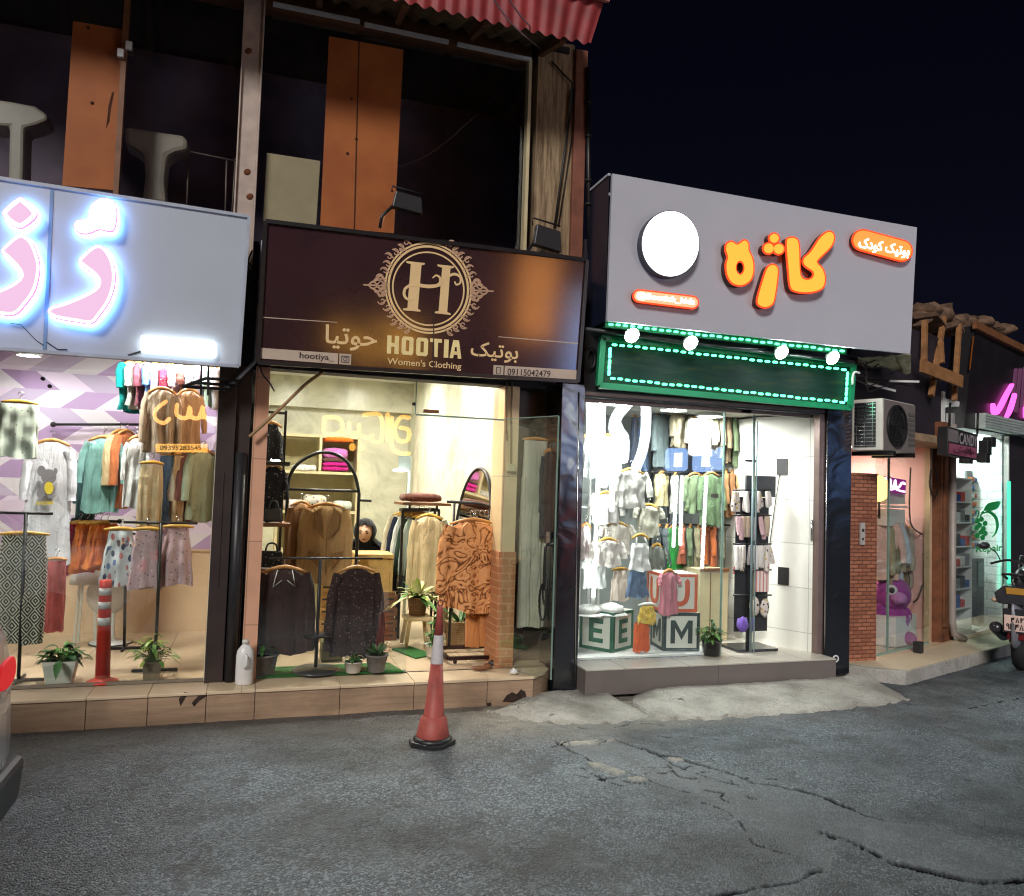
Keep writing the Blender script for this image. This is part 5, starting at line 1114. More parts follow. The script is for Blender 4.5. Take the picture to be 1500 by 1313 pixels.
for k in range(1, 7): ring(mb, (0, 0), rF * k / 7.2, rF * k / 7.2 + .005, pf, .018, .024, -N2, 32)
for k in range(6): pen(mb, [(math.cos(k * 1.047) * .02, math.sin(k * 1.047) * .02), (math.cos(k * 1.047) * rF * .95, math.sin(k * 1.047) * rF * .95)], .003, pf, .026, .030, -N2, False)
mb.build('fan_grille', M['black_plastic'], t)
mb = MB(); shape(mb, circ(0, 0, rF * .9, rF * .9, 32), pf, .0072, .0085, -N2); mb.build('fan_recess', mat('fan_dark', (.02, .018, .018, 1), .7), t)
for k in range(7):
    mb = MB(); mb.obox(base + D2 * wA * .86 - N2 * .009 + V((0, 0, hA * (.35 + k * .2))), D2 * wA * .1, N2 * .004, V((0, 0, hA * .06))); mb.build('louvre', mat('louvre', srgb(96, 90, 86), .5), t)
mb = MB(); mb.obox(base - D2 * .003 + N2 * dA * .55 + V((0, 0, hA)), D2 * .004, N2 * dA * .34, V((0, 0, hA * .86))); sg = mb.build('side_grille', M['black_plastic'], t)
mb = MB()
for k in range(12): mb.obox(base - D2 * .01 + N2 * dA * .55 + V((0, 0, hA * (.2 + k * .145))), D2 * .003, N2 * dA * .34, V((0, 0, .004)))
for k in range(3): mb.obox(base - D2 * .012 + N2 * dA * (.3 + k * .25) + V((0, 0, hA)), D2 * .003, N2 * .003, V((0, 0, hA * .86)))
mb.build('grille_bars', M['chrome'], sg)
mb = MB(); mb.obox(base + D2 * wA * .2 + N2 * .15 + V((0, 0, -.02)), D2 * .03, N2 * .2, V((0, 0, .02))); mb.obox(base + D2 * wA * .8 + N2 * .15 + V((0, 0, -.02)), D2 * .03, N2 * .2, V((0, 0, .02))); mb.build('foot', M['black_metal'], t)
# small double sign hung under the fascia
t = thing('hanging_sign', 'small dark hanging sign with a white row and a pink row of letters', 'sign', fa(780, 1030, -.45))
hs = lambda x, y: P2(1220 + x / 4.104, 420 + y / 4.104, -.45)
mb = MB(); shape(mb, [(688, 1010), (868, 1045), (872, 890), (692, 840)], hs, -.10, 0, nn); mb.build('sign_box', M['black_plastic'], t, .004)
mb = MB(); shape(mb, [(694, 930), (752, 942), (752, 868), (694, 852)], hs, .001, .006, nn); mb.build('badge', mat('badge_grey', srgb(120, 112, 112), .5), t)
mb = MB(); text(mb, "CANDY", [hs(758, 946), hs(866, 966), hs(868, 902), hs(760, 876)], nn, .003, .02); mb.build('lettering', mat('sign_letters', srgb(170, 160, 160), .5), t)
mb = MB(); shape(mb, [(696, 1004), (860, 1034), (862, 972), (696, 940)], hs, .001, .004, nn); mb.build('pink_band', mat('pink_band', srgb(150, 84, 106), .5), t)
mb = MB(); text(mb, "\uFEB6\uFED3\uFE8E\uFEEB", [hs(706, 1000), hs(852, 1026), hs(854, 978), hs(708, 950)], nn, .006, .02); mb.build('lettering', mat('dark_letters', srgb(60, 30, 40), .5), t)
mb = MB()
for x, y, h_ in ((915, 970, 90), (905, 1030, 60), (800, 1050, 30), (940, 935, 60)): c = hs(x, y); mb = MB(); mb.obox(c, D2 * .06, N2 * .05, V((0, 0, h_ / 4.104 * .0062 * .6))); mb.build('hanger_box', M['black_plastic'], t, .006)
mb = MB()
mb.tube([hs(700, 840), hs(705, 700)], .012, 6); mb.tube([hs(868, 890), hs(872, 760)], .012, 6); mb.build('hanger_rod', M['black_metal'], t)

# ------------------------------------------------------------------ shop lamps (each lamp carries its own light)
def ceiling_lamp(label, x, y, z, r=.10, k=30, c=(1, .95, .86, 1), group=None, square=0):
    t = thing('ceiling_light', label, 'ceiling light', (x, y, z), group); mb = MB(); mb.lathe((x, y, z), [(0, 0), (r * 1.18, 0), (r * 1.18, -.03), (r * 1.02, -.035), (r * 1.02, -.02)], 28); mb.build('lamp_ring', M['white_plastic'], t)
    mb = MB(); mb.lathe((x, y, z), [(0, -.034), (r * .6, -.034), (r, -.026), (r, -.02), (0, -.02)], 28); mb.build('diffuser', emis('lamp_glow', c, k), t)
wl = (1, .91, .97, 1); p = P(42, 521, 1.4)
ceiling_lamp('round ceiling lamp above the lilac wallpaper at the left edge', p.x, p.y, p.z + .03, .085, 200, wl)
ceiling_lamp('round ceiling lamp hidden high over the hanging jeans of the lilac shop', -.62, .9, 2.97, .12, 430, wl); ceiling_lamp('round ceiling lamp over the potted plants of the lilac shop', -1.3, .35, 2.97, .12, 430, (1, .92, .84, 1))
wc = (1, .95, .85, 1)
for i, (x, y) in enumerate(((.55, 1.2), (1.45, 1.4), (.5, 3.0), (1.5, 3.3))):
    ceiling_lamp(['round ceiling lamp over the tan coat of the HOOTIA shop', 'round ceiling lamp over the cream shirts of the HOOTIA shop', 'round ceiling lamp over the left shelves of the HOOTIA shop', 'round ceiling lamp over the seated woman of the HOOTIA shop'][i], x, y, 3.138, .14, 330, wc, 'ceiling lamps of the HOOTIA shop')
for i, (x, y) in enumerate(((1.98, 1.6), (1.98, .75))):
    ceiling_lamp(['downlight washing the marble wall behind the oval mirror', 'downlight washing the marble wall near the brick pillar'][i], x, y, 3.138, .05, 260, (1, .96, .84, 1), 'downlights along the marble wall')
for i, (x, y) in enumerate(((3.1, .14), (3.75, .30), (4.35, .62))):
    ceiling_lamp(['ceiling lamp over the white window tops of the children\'s shop', 'ceiling lamp over the hanging shirts of the children\'s shop', 'ceiling lamp before the white panel wall of the children\'s shop'][i], x, y, 2.518, .12, 230, (.97, 1, .96, 1), 'ceiling lamps of the children\'s shop')
q = L2(.75, .7); ceiling_lamp('ceiling lamp of the pink-walled shop', q.x, q.y, 2.338, .13, 200, (1, .88, .78, 1))
for i in range(2): q = L2(2.55 + i * .9, .6); ceiling_lamp(['left ceiling lamp of the bright repair shop', 'right ceiling lamp of the bright repair shop'][i], q.x, q.y, 2.858, .14, 420, (.88, 1, .96, 1))
t = thing('light_tube', 'glowing white tube standing in the left of the children\'s shop window', 'tube light', P(905, 900, .25))
a, b = P(880, 590, .22), P(869, 880, .22)
mb = MB(); mb.tube([a, b], .014, 10); mb.build('tube', emis('tube_white', (.96, 1, .98, 1), 26), t); mb = MB(); mb.lathe(a, [(.018, -.03), (.018, .03)], 10); mb.lathe(b, [(.018, -.03), (.018, .03)], 10); mb.build('end_cap', M['white_plastic'], t)

# ------------------------------------------------------------------ things on the street side
# traffic cone
cb_ = G(633, 1090); CZ = .0
t = thing('traffic_cone', 'faded red traffic cone with a white band and black base on the road', 'traffic cone', cb_)
top = PX(649, 882, cb_.x); H_ = top.z; tilt = V((P(649, 882, cb_.y).x - cb_.x, 0, 0)) * .55
red = (lambda t_: (t_.bump(t_.noise(40, 4), .15, .004), t_.fin(t_.mix(t_.step(t_.noise(6, 6, .7), .45, .7), srgb(172, 82, 72), srgb(128, 58, 52)), .55))[1])(NT('cone_red'))
refl = mat('cone_band', srgb(206, 200, 202), .35, 0, .06, 30)
def conep(prof, n=36):
    m_ = MB(); m_.lathe(cb_, prof, n)
    m_.v = [q + tilt * ((q.z - cb_.z) / H_) for q in m_.v]; return m_
k = H_
mb = MB(); o8 = [cb_ + V((math.cos(a) * .155 * (1 if i % 2 else 1), math.sin(a) * .155, 0)) for i, a in enumerate([math.radians(x) for x in (15, 75, 105, 165, 195, 255, 285, 345)])]
mb.prism(o8, (0, 0, .032)); mb.lathe(cb_ + V((0, 0, .032)), [(.13, 0), (.122, .02), (.105, .024)], 32); mb.build('base', M['black_plastic'], t, .006)
conep([(.108, .05), (.108, .062), (.088, .17 * k + .01), (.070, .18 * k + .012), (.0665, .20 * k), (.0415, .555 * k)]).build('cone_body', red, t)
conep([(.042, .552 * k), (.0425, .556 * k), (.030, .745 * k), (.0295, .75 * k)]).build('reflective_band', refl, t)
conep([(.0297, .748 * k), (.0215, .90 * k), (.0225, .91 * k), (.0225, .935 * k), (.017, .945 * k), (.0, .948 * k)]).build('cone_tip', red, t)
mb = MB(); ctr = cb_ + tilt * .97 + V((0, 0, .968 * k)); mb.tube([ctr + V((math.cos(a) * .017, 0, math.sin(a) * .019)) for a in [i * .3491 for i in range(19)]], .0055, 6, False); mb.build('lifting_ring', mat('cone_ring', srgb(120, 60, 52), .6), t)
# flexible post
p = G(150, 999, FZ); t = thing('warning_post', 'red delineator post with three white bands behind the left shop window', 'delineator post', p); zt_ = P(155, 850, p.y).z - FZ; tl_ = V((P(155, 850, p.y).x - p.x, 0, 0))
rp = mat('post_red', srgb(205, 50, 38), .42, 0, .1); f_ = lambda pr: (lambda m_: (m_.lathe(p, pr, 24), setattr(m_, 'v', [q + tl_ * ((q.z - p.z) / zt_) for q in m_.v]), m_)[2])(MB())
f_([(.105, 0), (.105, .008), (.07, .022), (.055, .03), (.0, .03)]).build('base', rp, t); f_([(.050, .028), (.0405, zt_ * .93), (.040, zt_), (.030, zt_ + .002), (0, zt_ + .002)]).build('post_body', rp, t)
for z0, z1 in ((.855, .925), (.72, .79), (.56, .635)): f_([(.0492 - .0085 * z0 + .0012, zt_ * z0), (.0492 - .0085 * z1 + .0012, zt_ * z1)]).build('white_band', refl, t)
# white jug on the step
p = G(357, 1003, .2145); p.y = min(p.y, -.06); t = thing('plastic_jug', 'white plastic jug standing on the step against the black post', 'jug', p); hj = P(357, 940, p.y).z - p.z
mb = MB(); mb.lathe(p, [(.0, 0), (.055, .002), (.062, .012), (.062, hj * .68), (.055, hj * .8), (.034, hj * .9), (.022, hj * .93), (.022, hj * .96)], 24, (0, 0, 1), 1, .75); mb.build('jug_body', M['white_plastic'], t)
mb = MB(); mb.lathe(p + V((0, 0, hj * .955)), [(.026, 0), (.026, .026), (.02, .03), (0, .03)], 18); mb.build('cap', M['white_pot'], t)
mb = MB(); mb.tube([V(q) for q in spline([p + V((.0, -.046, hj * .72)), p + V((.01, -.075, hj * .66)), p + V((.01, -.078, hj * .5)), p + V((0, -.048, hj * .42))], 5)], .010, 8); mb.build('handle', M['white_plastic'], t)

# motorcycle seen from behind
RW = G(1494, 984, 0); mf = V((.83, .55, 0)).normalized(); ms = V((mf.y, -mf.x, 0)); U_ = V((0, 0, 1))
t = thing('parked_motorcycle', 'black and yellow motorcycle parked tail-on before the bright repair shop', 'motorcycle', RW)
RW = RW + mf * .12
b_ = lambda f, s, z: RW + mf * f + ms * s + U_ * z
rub = mat('tyre_rubber', (.014, .014, .015, 1), .8, 0, .3, 40, .4); yel = mat('yellow_paint', srgb(170, 124, 40), .35, 0, .15, 6, coat=.3); blk_ = mat('motor_black', (.02, .02, .024, 1), .3, 0, .2, coat=.4)
for nm_, f0, r_, w_ in (('rear_wheel', 0, .29, .065), ('front_wheel', 1.28, .29, .05)):
    mb = MB(); mb.lathe(b_(f0, 0, .29), [(r_ * .68, -w_), (r_ * .86, -w_ * 1.05), (r_ * .97, -w_ * .6), (r_, 0), (r_ * .97, w_ * .6), (r_ * .86, w_ * 1.05), (r_ * .68, w_)], 36, ms); wh = mb.build(nm_, rub, t)
    mb = MB(); mb.lathe(b_(f0, 0, .29), [(r_ * .70, -w_ * .7), (r_ * .62, -w_ * .7), (r_ * .58, 0), (r_ * .62, w_ * .7), (r_ * .70, w_ * .7)], 28, ms)
    for k in range(5): a = k * 1.2566; mb.bar(b_(f0, 0, .29), b_(f0 + math.cos(a) * r_ * .62, 0, .29 + math.sin(a) * r_ * .62), .03, .03)
    mb.lathe(b_(f0, 0, .29), [(0, -.05), (.05, -.05), (.05, .05), (0, .05)], 16, ms); mb.build('rim', M['chrome'], wh)
mb = MB()
mb.tube([V(q) for q in spline([b_(-.34, 0, .80), b_(-.1, 0, .86), b_(.3, 0, .76), b_(.62, 0, .80), b_(.92, 0, .92), b_(1.05, 0, .90)], 5)], [.03, .07, .085, .09, .09, .1, .1, .1, .1, .105, .11, .115, .12, .12, .13, .14, .15, .15, .14, .13, .12, .11, .1, .09, .08, .06][:26], 16, True, .8); mb.build('body_shell', blk_, t)
mb = MB(); mb.tube([V(q) for q in spline([b_(-.30, 0, .905), b_(-.05, 0, .93), b_(.25, 0, .86), b_(.55, 0, .88)], 5)], [.06, .09, .1, .1, .11, .11, .12, .12, .12, .12, .12, .12, .12, .11, .1, .07], 14, True, .45); mb.build('seat', M['black_plastic'], t)
mb = MB()
for s in (-1, 1): mb.prism([b_(-.36, .10 * s, .86), b_(-.1, .14 * s, .87), b_(.2, .13 * s, .78), b_(.2, .13 * s, .70), b_(-.1, .14 * s, .77), b_(-.34, .10 * s, .80)], ms * .012 * s)
mb.prism([b_(-.37, -.09, .80), b_(-.37, .09, .80), b_(-.36, .10, .865), b_(-.36, -.10, .865)], mf * -.02); mb.build('side_panel', yel, t, .004)
mb = MB(); mb.tube([V(q) for q in spline([b_(-.05, -.12, .93), b_(-.3, -.13, .99), b_(-.40, 0, 1.0), b_(-.3, .13, .99), b_(-.05, .12, .93)], 6)], .014, 8); mb.build('grab_rail', M['black_metal'], t)
mb = MB(); mb.prism([b_(-.42, -.105, .44), b_(-.42, .105, .44), b_(-.44, .105, .60), b_(-.44, -.105, .60)], mf * .006); pl = mb.build('number_plate', mat('plate_pink', srgb(226, 196, 184), .45), t, .003)
def pdig(mb, strokes, x, y, sc_):      # digits drawn on the plate; x along the side axis
    fn = lambda u, v: b_(-.4205 - .02 * ((y + v * sc_ - .44) / .16) - .001, u, v)
    for st in strokes: pen(mb, [(x + a * sc_ * .7, y + b * sc_) for a, b in st], .0055, lambda u, v: b_(-.4215 - .02 * ((v - .44) / .16), u, v), 0, .0018, -mf, False)
DG = {'4': [[(.15, 0), (.15, 1), (.4, .7), (.8, .95)], [(.15, .62), (.5, .5), (.8, .62)]], '8': [[(.1, 0), (.45, 1), (.8, 0)]], '2': [[(.15, 0), (.15, 1)], [(.15, .75), (.5, .6), (.8, 1)]], '3': [[(.1, 0), (.1, 1)], [(.1, .75), (.4, .6), (.45, .95)], [(.45, .7), (.75, .65), (.8, 1)]], '9': [[(.75, 0), (.7, .9)], [(.7, .55), (.3, .55), (.25, .9), (.5, 1), (.7, .85)]], '7': [[(.1, 1), (.45, 0), (.8, 1)]]}
mb = MB(); x = -.045
for ch in '482': pdig(mb, DG[ch], x, .535, .042); x += .04
x = -.092
for ch in '93487': pdig(mb, DG[ch], x, .46, .052); x += .039
mb.build('plate_digits', ink, pl)
mb = MB(); mb.prism([b_(-.36, -.09, .35), b_(-.36, .09, .35), b_(-.36, .08, .43), b_(-.36, -.08, .43)], mf * -.03); mb.build('tail_light', mat('red_lens', srgb(96, 20, 24), .2), t, .01)
mb = MB(); mb.prism([b_(-.40, -.16, .70), b_(-.40, .16, .70), b_(-.38, .20, .80), b_(-.36, .12, .88), b_(-.36, -.12, .88), b_(-.38, -.20, .80)], mf * .30); mb.prism([b_(-.415, -.12, .42), b_(-.415, .12, .42), b_(-.415, .12, .66), b_(-.415, -.12, .66)], mf * .02); mb.build('tail_fairing', blk_, t, .012)
mb = MB(); mb.tube([V(q) for q in spline([b_(-.30, 0, .75), b_(-.36, 0, .6), b_(-.36, 0, .36), b_(-.30, 0, .28)], 5)], [.05, .07, .08, .085, .085, .085, .08, .08, .08, .08, .08, .08, .07, .06, .05, .04][:16], 12, True, .3); mb.build('mudguard', mat('mudguard_grey', srgb(120, 120, 126), .35, .3), t)
for s in (-1, 1):
    mb = MB(); mb.tube([b_(-.3, .06 * s, .74), b_(-.33, .16 * s, .73)], .008, 6); mb.ball(b_(-.335, .19 * s, .73), .034, (1.3, 1, .8), 12); mb.build('indicator', mat('clear_lens', srgb(205, 180, 150), .2), t)
mb = MB(); mb.tube([V(q) for q in spline([b_(.5, -.14, .30), b_(.2, -.16, .30), b_(-.05, -.17, .36), b_(-.36, -.19, .46)], 6)], [.025] * 7 + [.035, .05, .06] + [.062] * 8 + [.05], 14); mb.build('exhaust', blk_, t)
mb = MB(); mb.bar(b_(0, -.09, .29), b_(.55, -.08, .36), .035, .05); mb.bar(b_(0, .09, .29), b_(.55, .08, .36), .035, .05); mb.obox(b_(.6, 0, .42), mf * .2, ms * .13, U_ * .16); mb.bar(b_(1.28, -.08, .29), b_(1.05, -.08, .98), .04, .04); mb.bar(b_(1.28, .08, .29), b_(1.05, .08, .98), .04, .04)
for s in (-1, 1): mb.bar(b_(.05, .10 * s, .33), b_(.12, .10 * s, .74), .045, .045)
mb.build('chassis', M['black_metal'], t, .006)
mb = MB(); mb.tube([V(q) for q in spline([b_(.78, -.36, 1.02), b_(.98, -.2, 1.06), b_(1.05, 0, 1.0), b_(.98, .2, 1.06), b_(.78, .36, 1.02)], 5)], .014, 8); hb_ = mb.build('handlebar', M['black_metal'], t)
for s in (-1, 1):
    mb = MB(); mb.tube([V(q) for q in spline([b_(.90, .28 * s, 1.05), b_(.88, .32 * s, 1.14), b_(.82, .40 * s, 1.21)], 4)], .007, 6); mb.ball(b_(.80, .44 * s, 1.22), .07, (1.1, .9, .62), 16); mb.build('mirror', M['black_plastic'], t)
mb = MB(); mb.prism([b_(1.1, -.13, .86), b_(1.1, .13, .86), b_(1.0, .11, 1.12), b_(1.0, -.11, 1.12)], mf * .08); mb.build('headlight_cowl', blk_, t, .02)

# silver car leaving the picture on the left
C0 = V((-1.035, -2.0, 0)); t = thing('silver_car', 'silver car with a red tail light at the left edge of the road', 'car', (-2.9, -2.1, 0))
silver = mat('silver_paint', srgb(190, 196, 206), .28, .5, .05, 3, coat=.7); Lc, Wc = 4.1, 1.66
c_ = lambda a, s, z: V((C0.x + .05 - a, C0.y - .3 - Wc / 2 + .32 + s * Wc / 2, z))      # a: metres forward from the tail
prof = [(0.02, .30), (-.02, .42), (-.01, .62), (.0, .80), (.03, .96), (.12, 1.03), (.55, 1.05), (.75, 1.07), (1.35, 1.42), (1.9, 1.46), (2.5, 1.40), (3.1, 1.02), (3.75, .88), (4.05, .68), (4.1, .42), (4.02, .24), (.1, .24)]
mb = MB(); mb.smooth = True; ns = 9
for j in range(ns - 1): pass
vs = []
for j in range(ns):
    s = -1 + 2 * j / (ns - 1); k_ = 1 - .045 * abs(s) ** 4
    for a, z in prof:
        tum = 1 - .18 * max(0, (z - 1.0) / .46); aa = 2.05 + (a - 2.05) * (1 - .02 * abs(s) ** 5); vs.append(c_(aa, s * tum, z if z < 1.0 else 1.0 + (z - 1.0) * k_))
n_ = len(prof); mb.add(vs, [(j * n_ + i, j * n_ + (i + 1) % n_, (j + 1) * n_ + (i + 1) % n_, (j + 1) * n_ + i) for j in range(ns - 1) for i in range(n_)] + [list(range(n_)), list(range((ns - 1) * n_, ns * n_))[::-1]])
mb.build('body', silver, t, .02)
dg = mat('car_glass', (.01, .012, .014, 1), .05, coat=.5)
mb = MB(); mb.prism([c_(.78, -.8, 1.05), c_(.78, .8, 1.05), c_(1.33, .7, 1.405), c_(1.33, -.7, 1.405)], V((.012, 0, .012))); mb.build('rear_window', dg, t)
for s in (-1, 1):
    mb = MB(); mb.prism([c_(.95, s * .985, 1.06), c_(2.95, s * .985, 1.06), c_(2.45, s * .84, 1.36), c_(1.45, s * .84, 1.38)], V((0, s * .02, .004))); mb.build('side_window', dg, t)
    for a in (.72, 3.3):
        mb = MB(); mb.lathe(c_(a, s * .9, .31), [(.20, -.11), (.29, -.11), (.31, -.06), (.31, .06), (.29, .11), (.20, .11)], 32, (0, 1, 0)); wh = mb.build('wheel', rub, t)
        mb = MB(); mb.lathe(c_(a, s * .9, .31), [(.0, .06), (.05, .08), (.19, .07), (.205, .09), (.205, -.09), (.19, -.07), (0, -.06)], 24, (0, 1, 0)); mb.build('rim', M['chrome'], wh)
    mb = MB(); mb.prism([c_(-.004, y_, z_) for y_, z_ in spline([(s * .50, .80), (s * .57, .765), (s * .72, .765), (s * .79, .80), (s * .78, .86), (s * .71, .89), (s * .57, .88), (s * .51, .85)], 4, True)], V((.018, 0, 0))); mb.build('tail_light', emis('tail_red', (1, .03, .04, 1), .45, srgb(190, 20, 26)), t, .006)
mb = MB(); mb.prism([c_(-.03, -.98, .18), c_(-.03, .98, .18), c_(-.05, .97, .40), c_(-.05, -.97, .40)], V((-.14, 0, 0))); mb.build('bumper', mat('bumper_dark', (.03, .032, .04, 1), .45), t, .03)
mb = MB(); mb.prism([c_(-.06, -.3, .40), c_(-.06, .3, .40), c_(-.065, .3, .5), c_(-.065, -.3, .5)], V((-.02, 0, 0))); mb.build('number_plate', M['white_plastic'], t)

# ------------------------------------------------------------------ lit signs across the street (seen as reflections in the shop glass)
YO = -9.6
def O_(px, py, Yg=0.0): q = P(px, py, 9.6 + 2 * Yg); return V((q.x, YO, q.z))
NO = V((0, 1, 0)); og = emis('orange_neon', (1, .46, .07, 1), 8); ob = emis('blue_box', (.35, .55, 1, 1), 7); ow = emis('white_sign', (.92, .97, 1, 1), 13)
bw = MB(); bw.box(-4, 12, YO - 1.5, YO - .12, 0, 3.6); obd = bw.build('opposite_building', mat('opposite_wall', (.03, .03, .035, 1), .7), None); tag(obd, 'dark shop row across the street behind the viewer', 'building')
t = thing('opposite_neon_sign', 'orange neon word across the street mirrored in the HOOTIA shop glass', 'neon sign', O_(540, 650))
mb = MB(); g7 = lambda x, y: O_(360 + x / 4.863, 530 + y / 4.863)
for q in ([(560, 400), (560, 510), (640, 515), (690, 480), (670, 410), (600, 395), (560, 400)], [(690, 510), (730, 500), (735, 440)], [(735, 510), (800, 505), (805, 450)], [(800, 520), (870, 545), (900, 530)], [(840, 380), (960, 385), (965, 560), (900, 565)], [(1010, 375), (1010, 560)], [(1040, 400), (1040, 600), (1090, 650), (1160, 655)], [(1160, 400), (1100, 400), (1060, 480), (1085, 560), (1150, 560), (1160, 490), (1100, 470)]):
    pen(mb, q, 15, g7, .0, .02 + .003 * (q[0][0] % 7), NO, True, 4, 3)
for x, y in ((760, 608), (825, 612)): shape(mb, circ(x, y, 24, 28, 16), g7, 0, .02, NO)
mb.build('neon_letters', og, t)
t = thing('opposite_price_sign', 'orange neon word with a number bar across the street mirrored in the lilac shop glass', 'neon sign', O_(265, 620))
mb = MB(); g4 = lambda x, y: O_(x / 3.947, 520 + y / 3.947)
pen(mb, [(960, 270), (900, 320), (900, 370), (945, 395), (980, 370)], 11, g4, 0, .02, NO, True, 4, 3); pen(mb, [(1025, 290), (1025, 350), (1080, 365), (1100, 300), (1105, 355), (1150, 365), (1175, 300), (1180, 350), (1240, 400)], 12, g4, .03, .05, NO, True, 4, 3)
mb.build('neon_letters', emis('orange_red_neon', (1, .42, .12, 1), 9), t)
mb = MB(); shape(mb, [(900, 515), (1200, 515), (1200, 565), (900, 562)], g4, 0, .02, NO); mb.build('number_bar', emis('amber_bar', (1, .5, .10, 1), 6), t)
mb = MB(); text(mb, "09395283545", [g4(925, 552), g4(1165, 552), g4(1165, 524), g4(925, 524)], NO, .022, .03); mb.build('lettering', ink, t)
t = thing('opposite_white_sign', 'white letters and blue tiles across the street mirrored in the children\'s shop glass', 'lit sign', O_(940, 650))
mb = MB(); g5 = lambda x, y: O_(840 + x / 3.75, 560 + y / 3.75)
for q, w in (([(300, 110), (235, 190), (225, 270), (270, 300), (270, 420)], 30), ([(395, 95), (395, 260), (375, 380), (340, 470)], 26), ([(120, 95), (120, 360)], 50), ([(290, 90), (410, 110)], 18), ([(165, 420), (165, 560)], 24), ([(210, 400), (210, 700)], 14)): pen(mb, [(a, b, w) for a, b in q], w, g5, .0, .02 + w * .0008, NO, True, 4, 4)
mb.build('white_letters', ow, t)
mb = MB()
for x, y in ((570, 425), (720, 430), (842, 420)): shape(mb, [(x - 66, y - 45), (x - 50, y - 62), (x + 42, y - 62), (x + 56, y - 45), (x + 54, y + 50), (x + 40, y + 64), (x - 56, y + 64), (x - 68, y + 50)], g5, 0, .03, NO)
mb.build('blue_tile', ob, t)
mb = MB()
for x, y in ((570, 430), (722, 430)): shape(mb, [(x - 20, y - 40), (x + 22, y - 42), (x + 20, y + 36), (x - 24, y + 34)], g5, .035, .05, NO)
for a, b in (((565, 520), (548, 900)), ((595, 520), (585, 890)), ((728, 520), (700, 1130)), ((838, 520), (815, 1110))): pen(mb, [a, b], 9, g5, 0, .02, NO, False)
mb.build('white_letters', ow, t)

def Orefl(px, py, Yp, lean=0.0):      # where the mirror image seen at a picture point really stands across the street
    d = ray(px, py); q = CAM + d * ((Yp + lean * (2.58 - CAM.z) - CAM.y) / (d.y + lean * d.z)); n = V((0, -1, -lean)).normalized(); r = d - n * (2 * d.dot(n)); return q + r * ((YO - q.y) / r.y)
def far_panel(label, a, b, m, name='lit_sign'):
    mb = MB(); x0, x1 = sorted((a.x, b.x)); z0, z1 = sorted((a.z, b.z)); mb.box(x0, x1, YO - .1, YO, max(z0, .3), max(z1, .8)); tag(mb.build(name, m, None, .01, 0, (x0, YO, max(z0, .3))), label, 'lit sign')
far_panel('amber lit banner across the street mirrored in the brown sign', Orefl(766, 365, Y2, .09), Orefl(808, 500, Y2, .09), emis('amber_banner', (1, .36, .08, 1), 6))
far_panel('pale blue lit panel across the street mirrored in the brown sign', Orefl(838, 420, Y2, .09), Orefl(858, 545, Y2, .09), emis('pale_blue_panel', (.45, .55, .8, 1), 4))
far_panel('blue lit panel across the street mirrored in the glossy black column by the glass door', Orefl(824, 575, -.13), Orefl(848, 690, -.13), emis('blue_panel', (.16, .36, .95, 1), 10))
far_panel('red lit panel low across the street mirrored in the glossy black column', Orefl(832, 762, -.13), Orefl(848, 822, -.13), emis('red_panel', (1, .06, .08, 1), 4))
far_panel('tall blue lit panel across the street mirrored in the far glossy column', Orefl(1214, 650, -.13), Orefl(1228, 720, -.13), emis('blue_panel2', (.2, .4, .95, 1), 9))

# ------------------------------------------------------------------ fabrics
F_ = {}
def fab(key, r, g, b): 
    if key not in F_: F_[key] = fabric('cloth_' + key, srgb(r, g, b))
    return F_[key]
def prnt(name, base, spots, scale=18, thr=.32, stretch=(1, 1, 1)):
    t = NT(name); s = t.sep(); v = t.comb(t.math('MULTIPLY', s[0], stretch[0]), t.math('MULTIPLY', s[1], stretch[1]), t.math('MULTIPLY', s[2], stretch[2]))
    d = t.vor(scale, 'F1', 'Distance', v, .9); c = t.sep(t.vor(scale, 'F1', 'Color', v))[0]
    pal = t.ramp(c, [(i / len(spots), k) for i, k in enumerate(spots)], 'CONSTANT')
    m_ = t.math('LESS_THAN', t.math('ADD', d, t.math('MULTIPLY', t.noise(scale * 4, 3, .6, v), .25)), thr)
    t.bump(t.noise(9, 2), .2, .02); return t.fin(t.mix(m_, base, pal), .85, 0, .2)
leafp = prnt('leaf_print', srgb(200, 208, 196), [srgb(70, 78, 70), srgb(110, 118, 108)], 20, .24, (1.3, 1, .9))
florb = prnt('blue_floral', srgb(205, 208, 212), [srgb(40, 50, 84), srgb(100, 120, 165), srgb(190, 110, 110), srgb(62, 66, 90)], 17, .50, (1.6, 1, .8))
florp = prnt('pink_floral', srgb(196, 164, 170), [srgb(140, 96, 110), srgb(222, 200, 205), srgb(120, 110, 100)], 34, .36)
lace = prnt('lace_print', srgb(52, 36, 36), [srgb(118, 96, 92), srgb(84, 64, 62), srgb(30, 20, 20)], 42, .42)
darkp = prnt('dark_print', srgb(40, 38, 42), [srgb(160, 155, 160), srgb(96, 96, 104)], 34, .36)
navyp = prnt('navy_dots', srgb(30, 38, 58), [srgb(120, 130, 150)], 40, .22)
sockp = prnt('sock_print', srgb(205, 198, 190), [srgb(60, 56, 56), srgb(150, 120, 120), srgb(190, 170, 90)], 26, .44)
yelp = prnt('yellow_print', srgb(225, 190, 80), [srgb(245, 235, 200), srgb(190, 120, 40)], 40, .4)
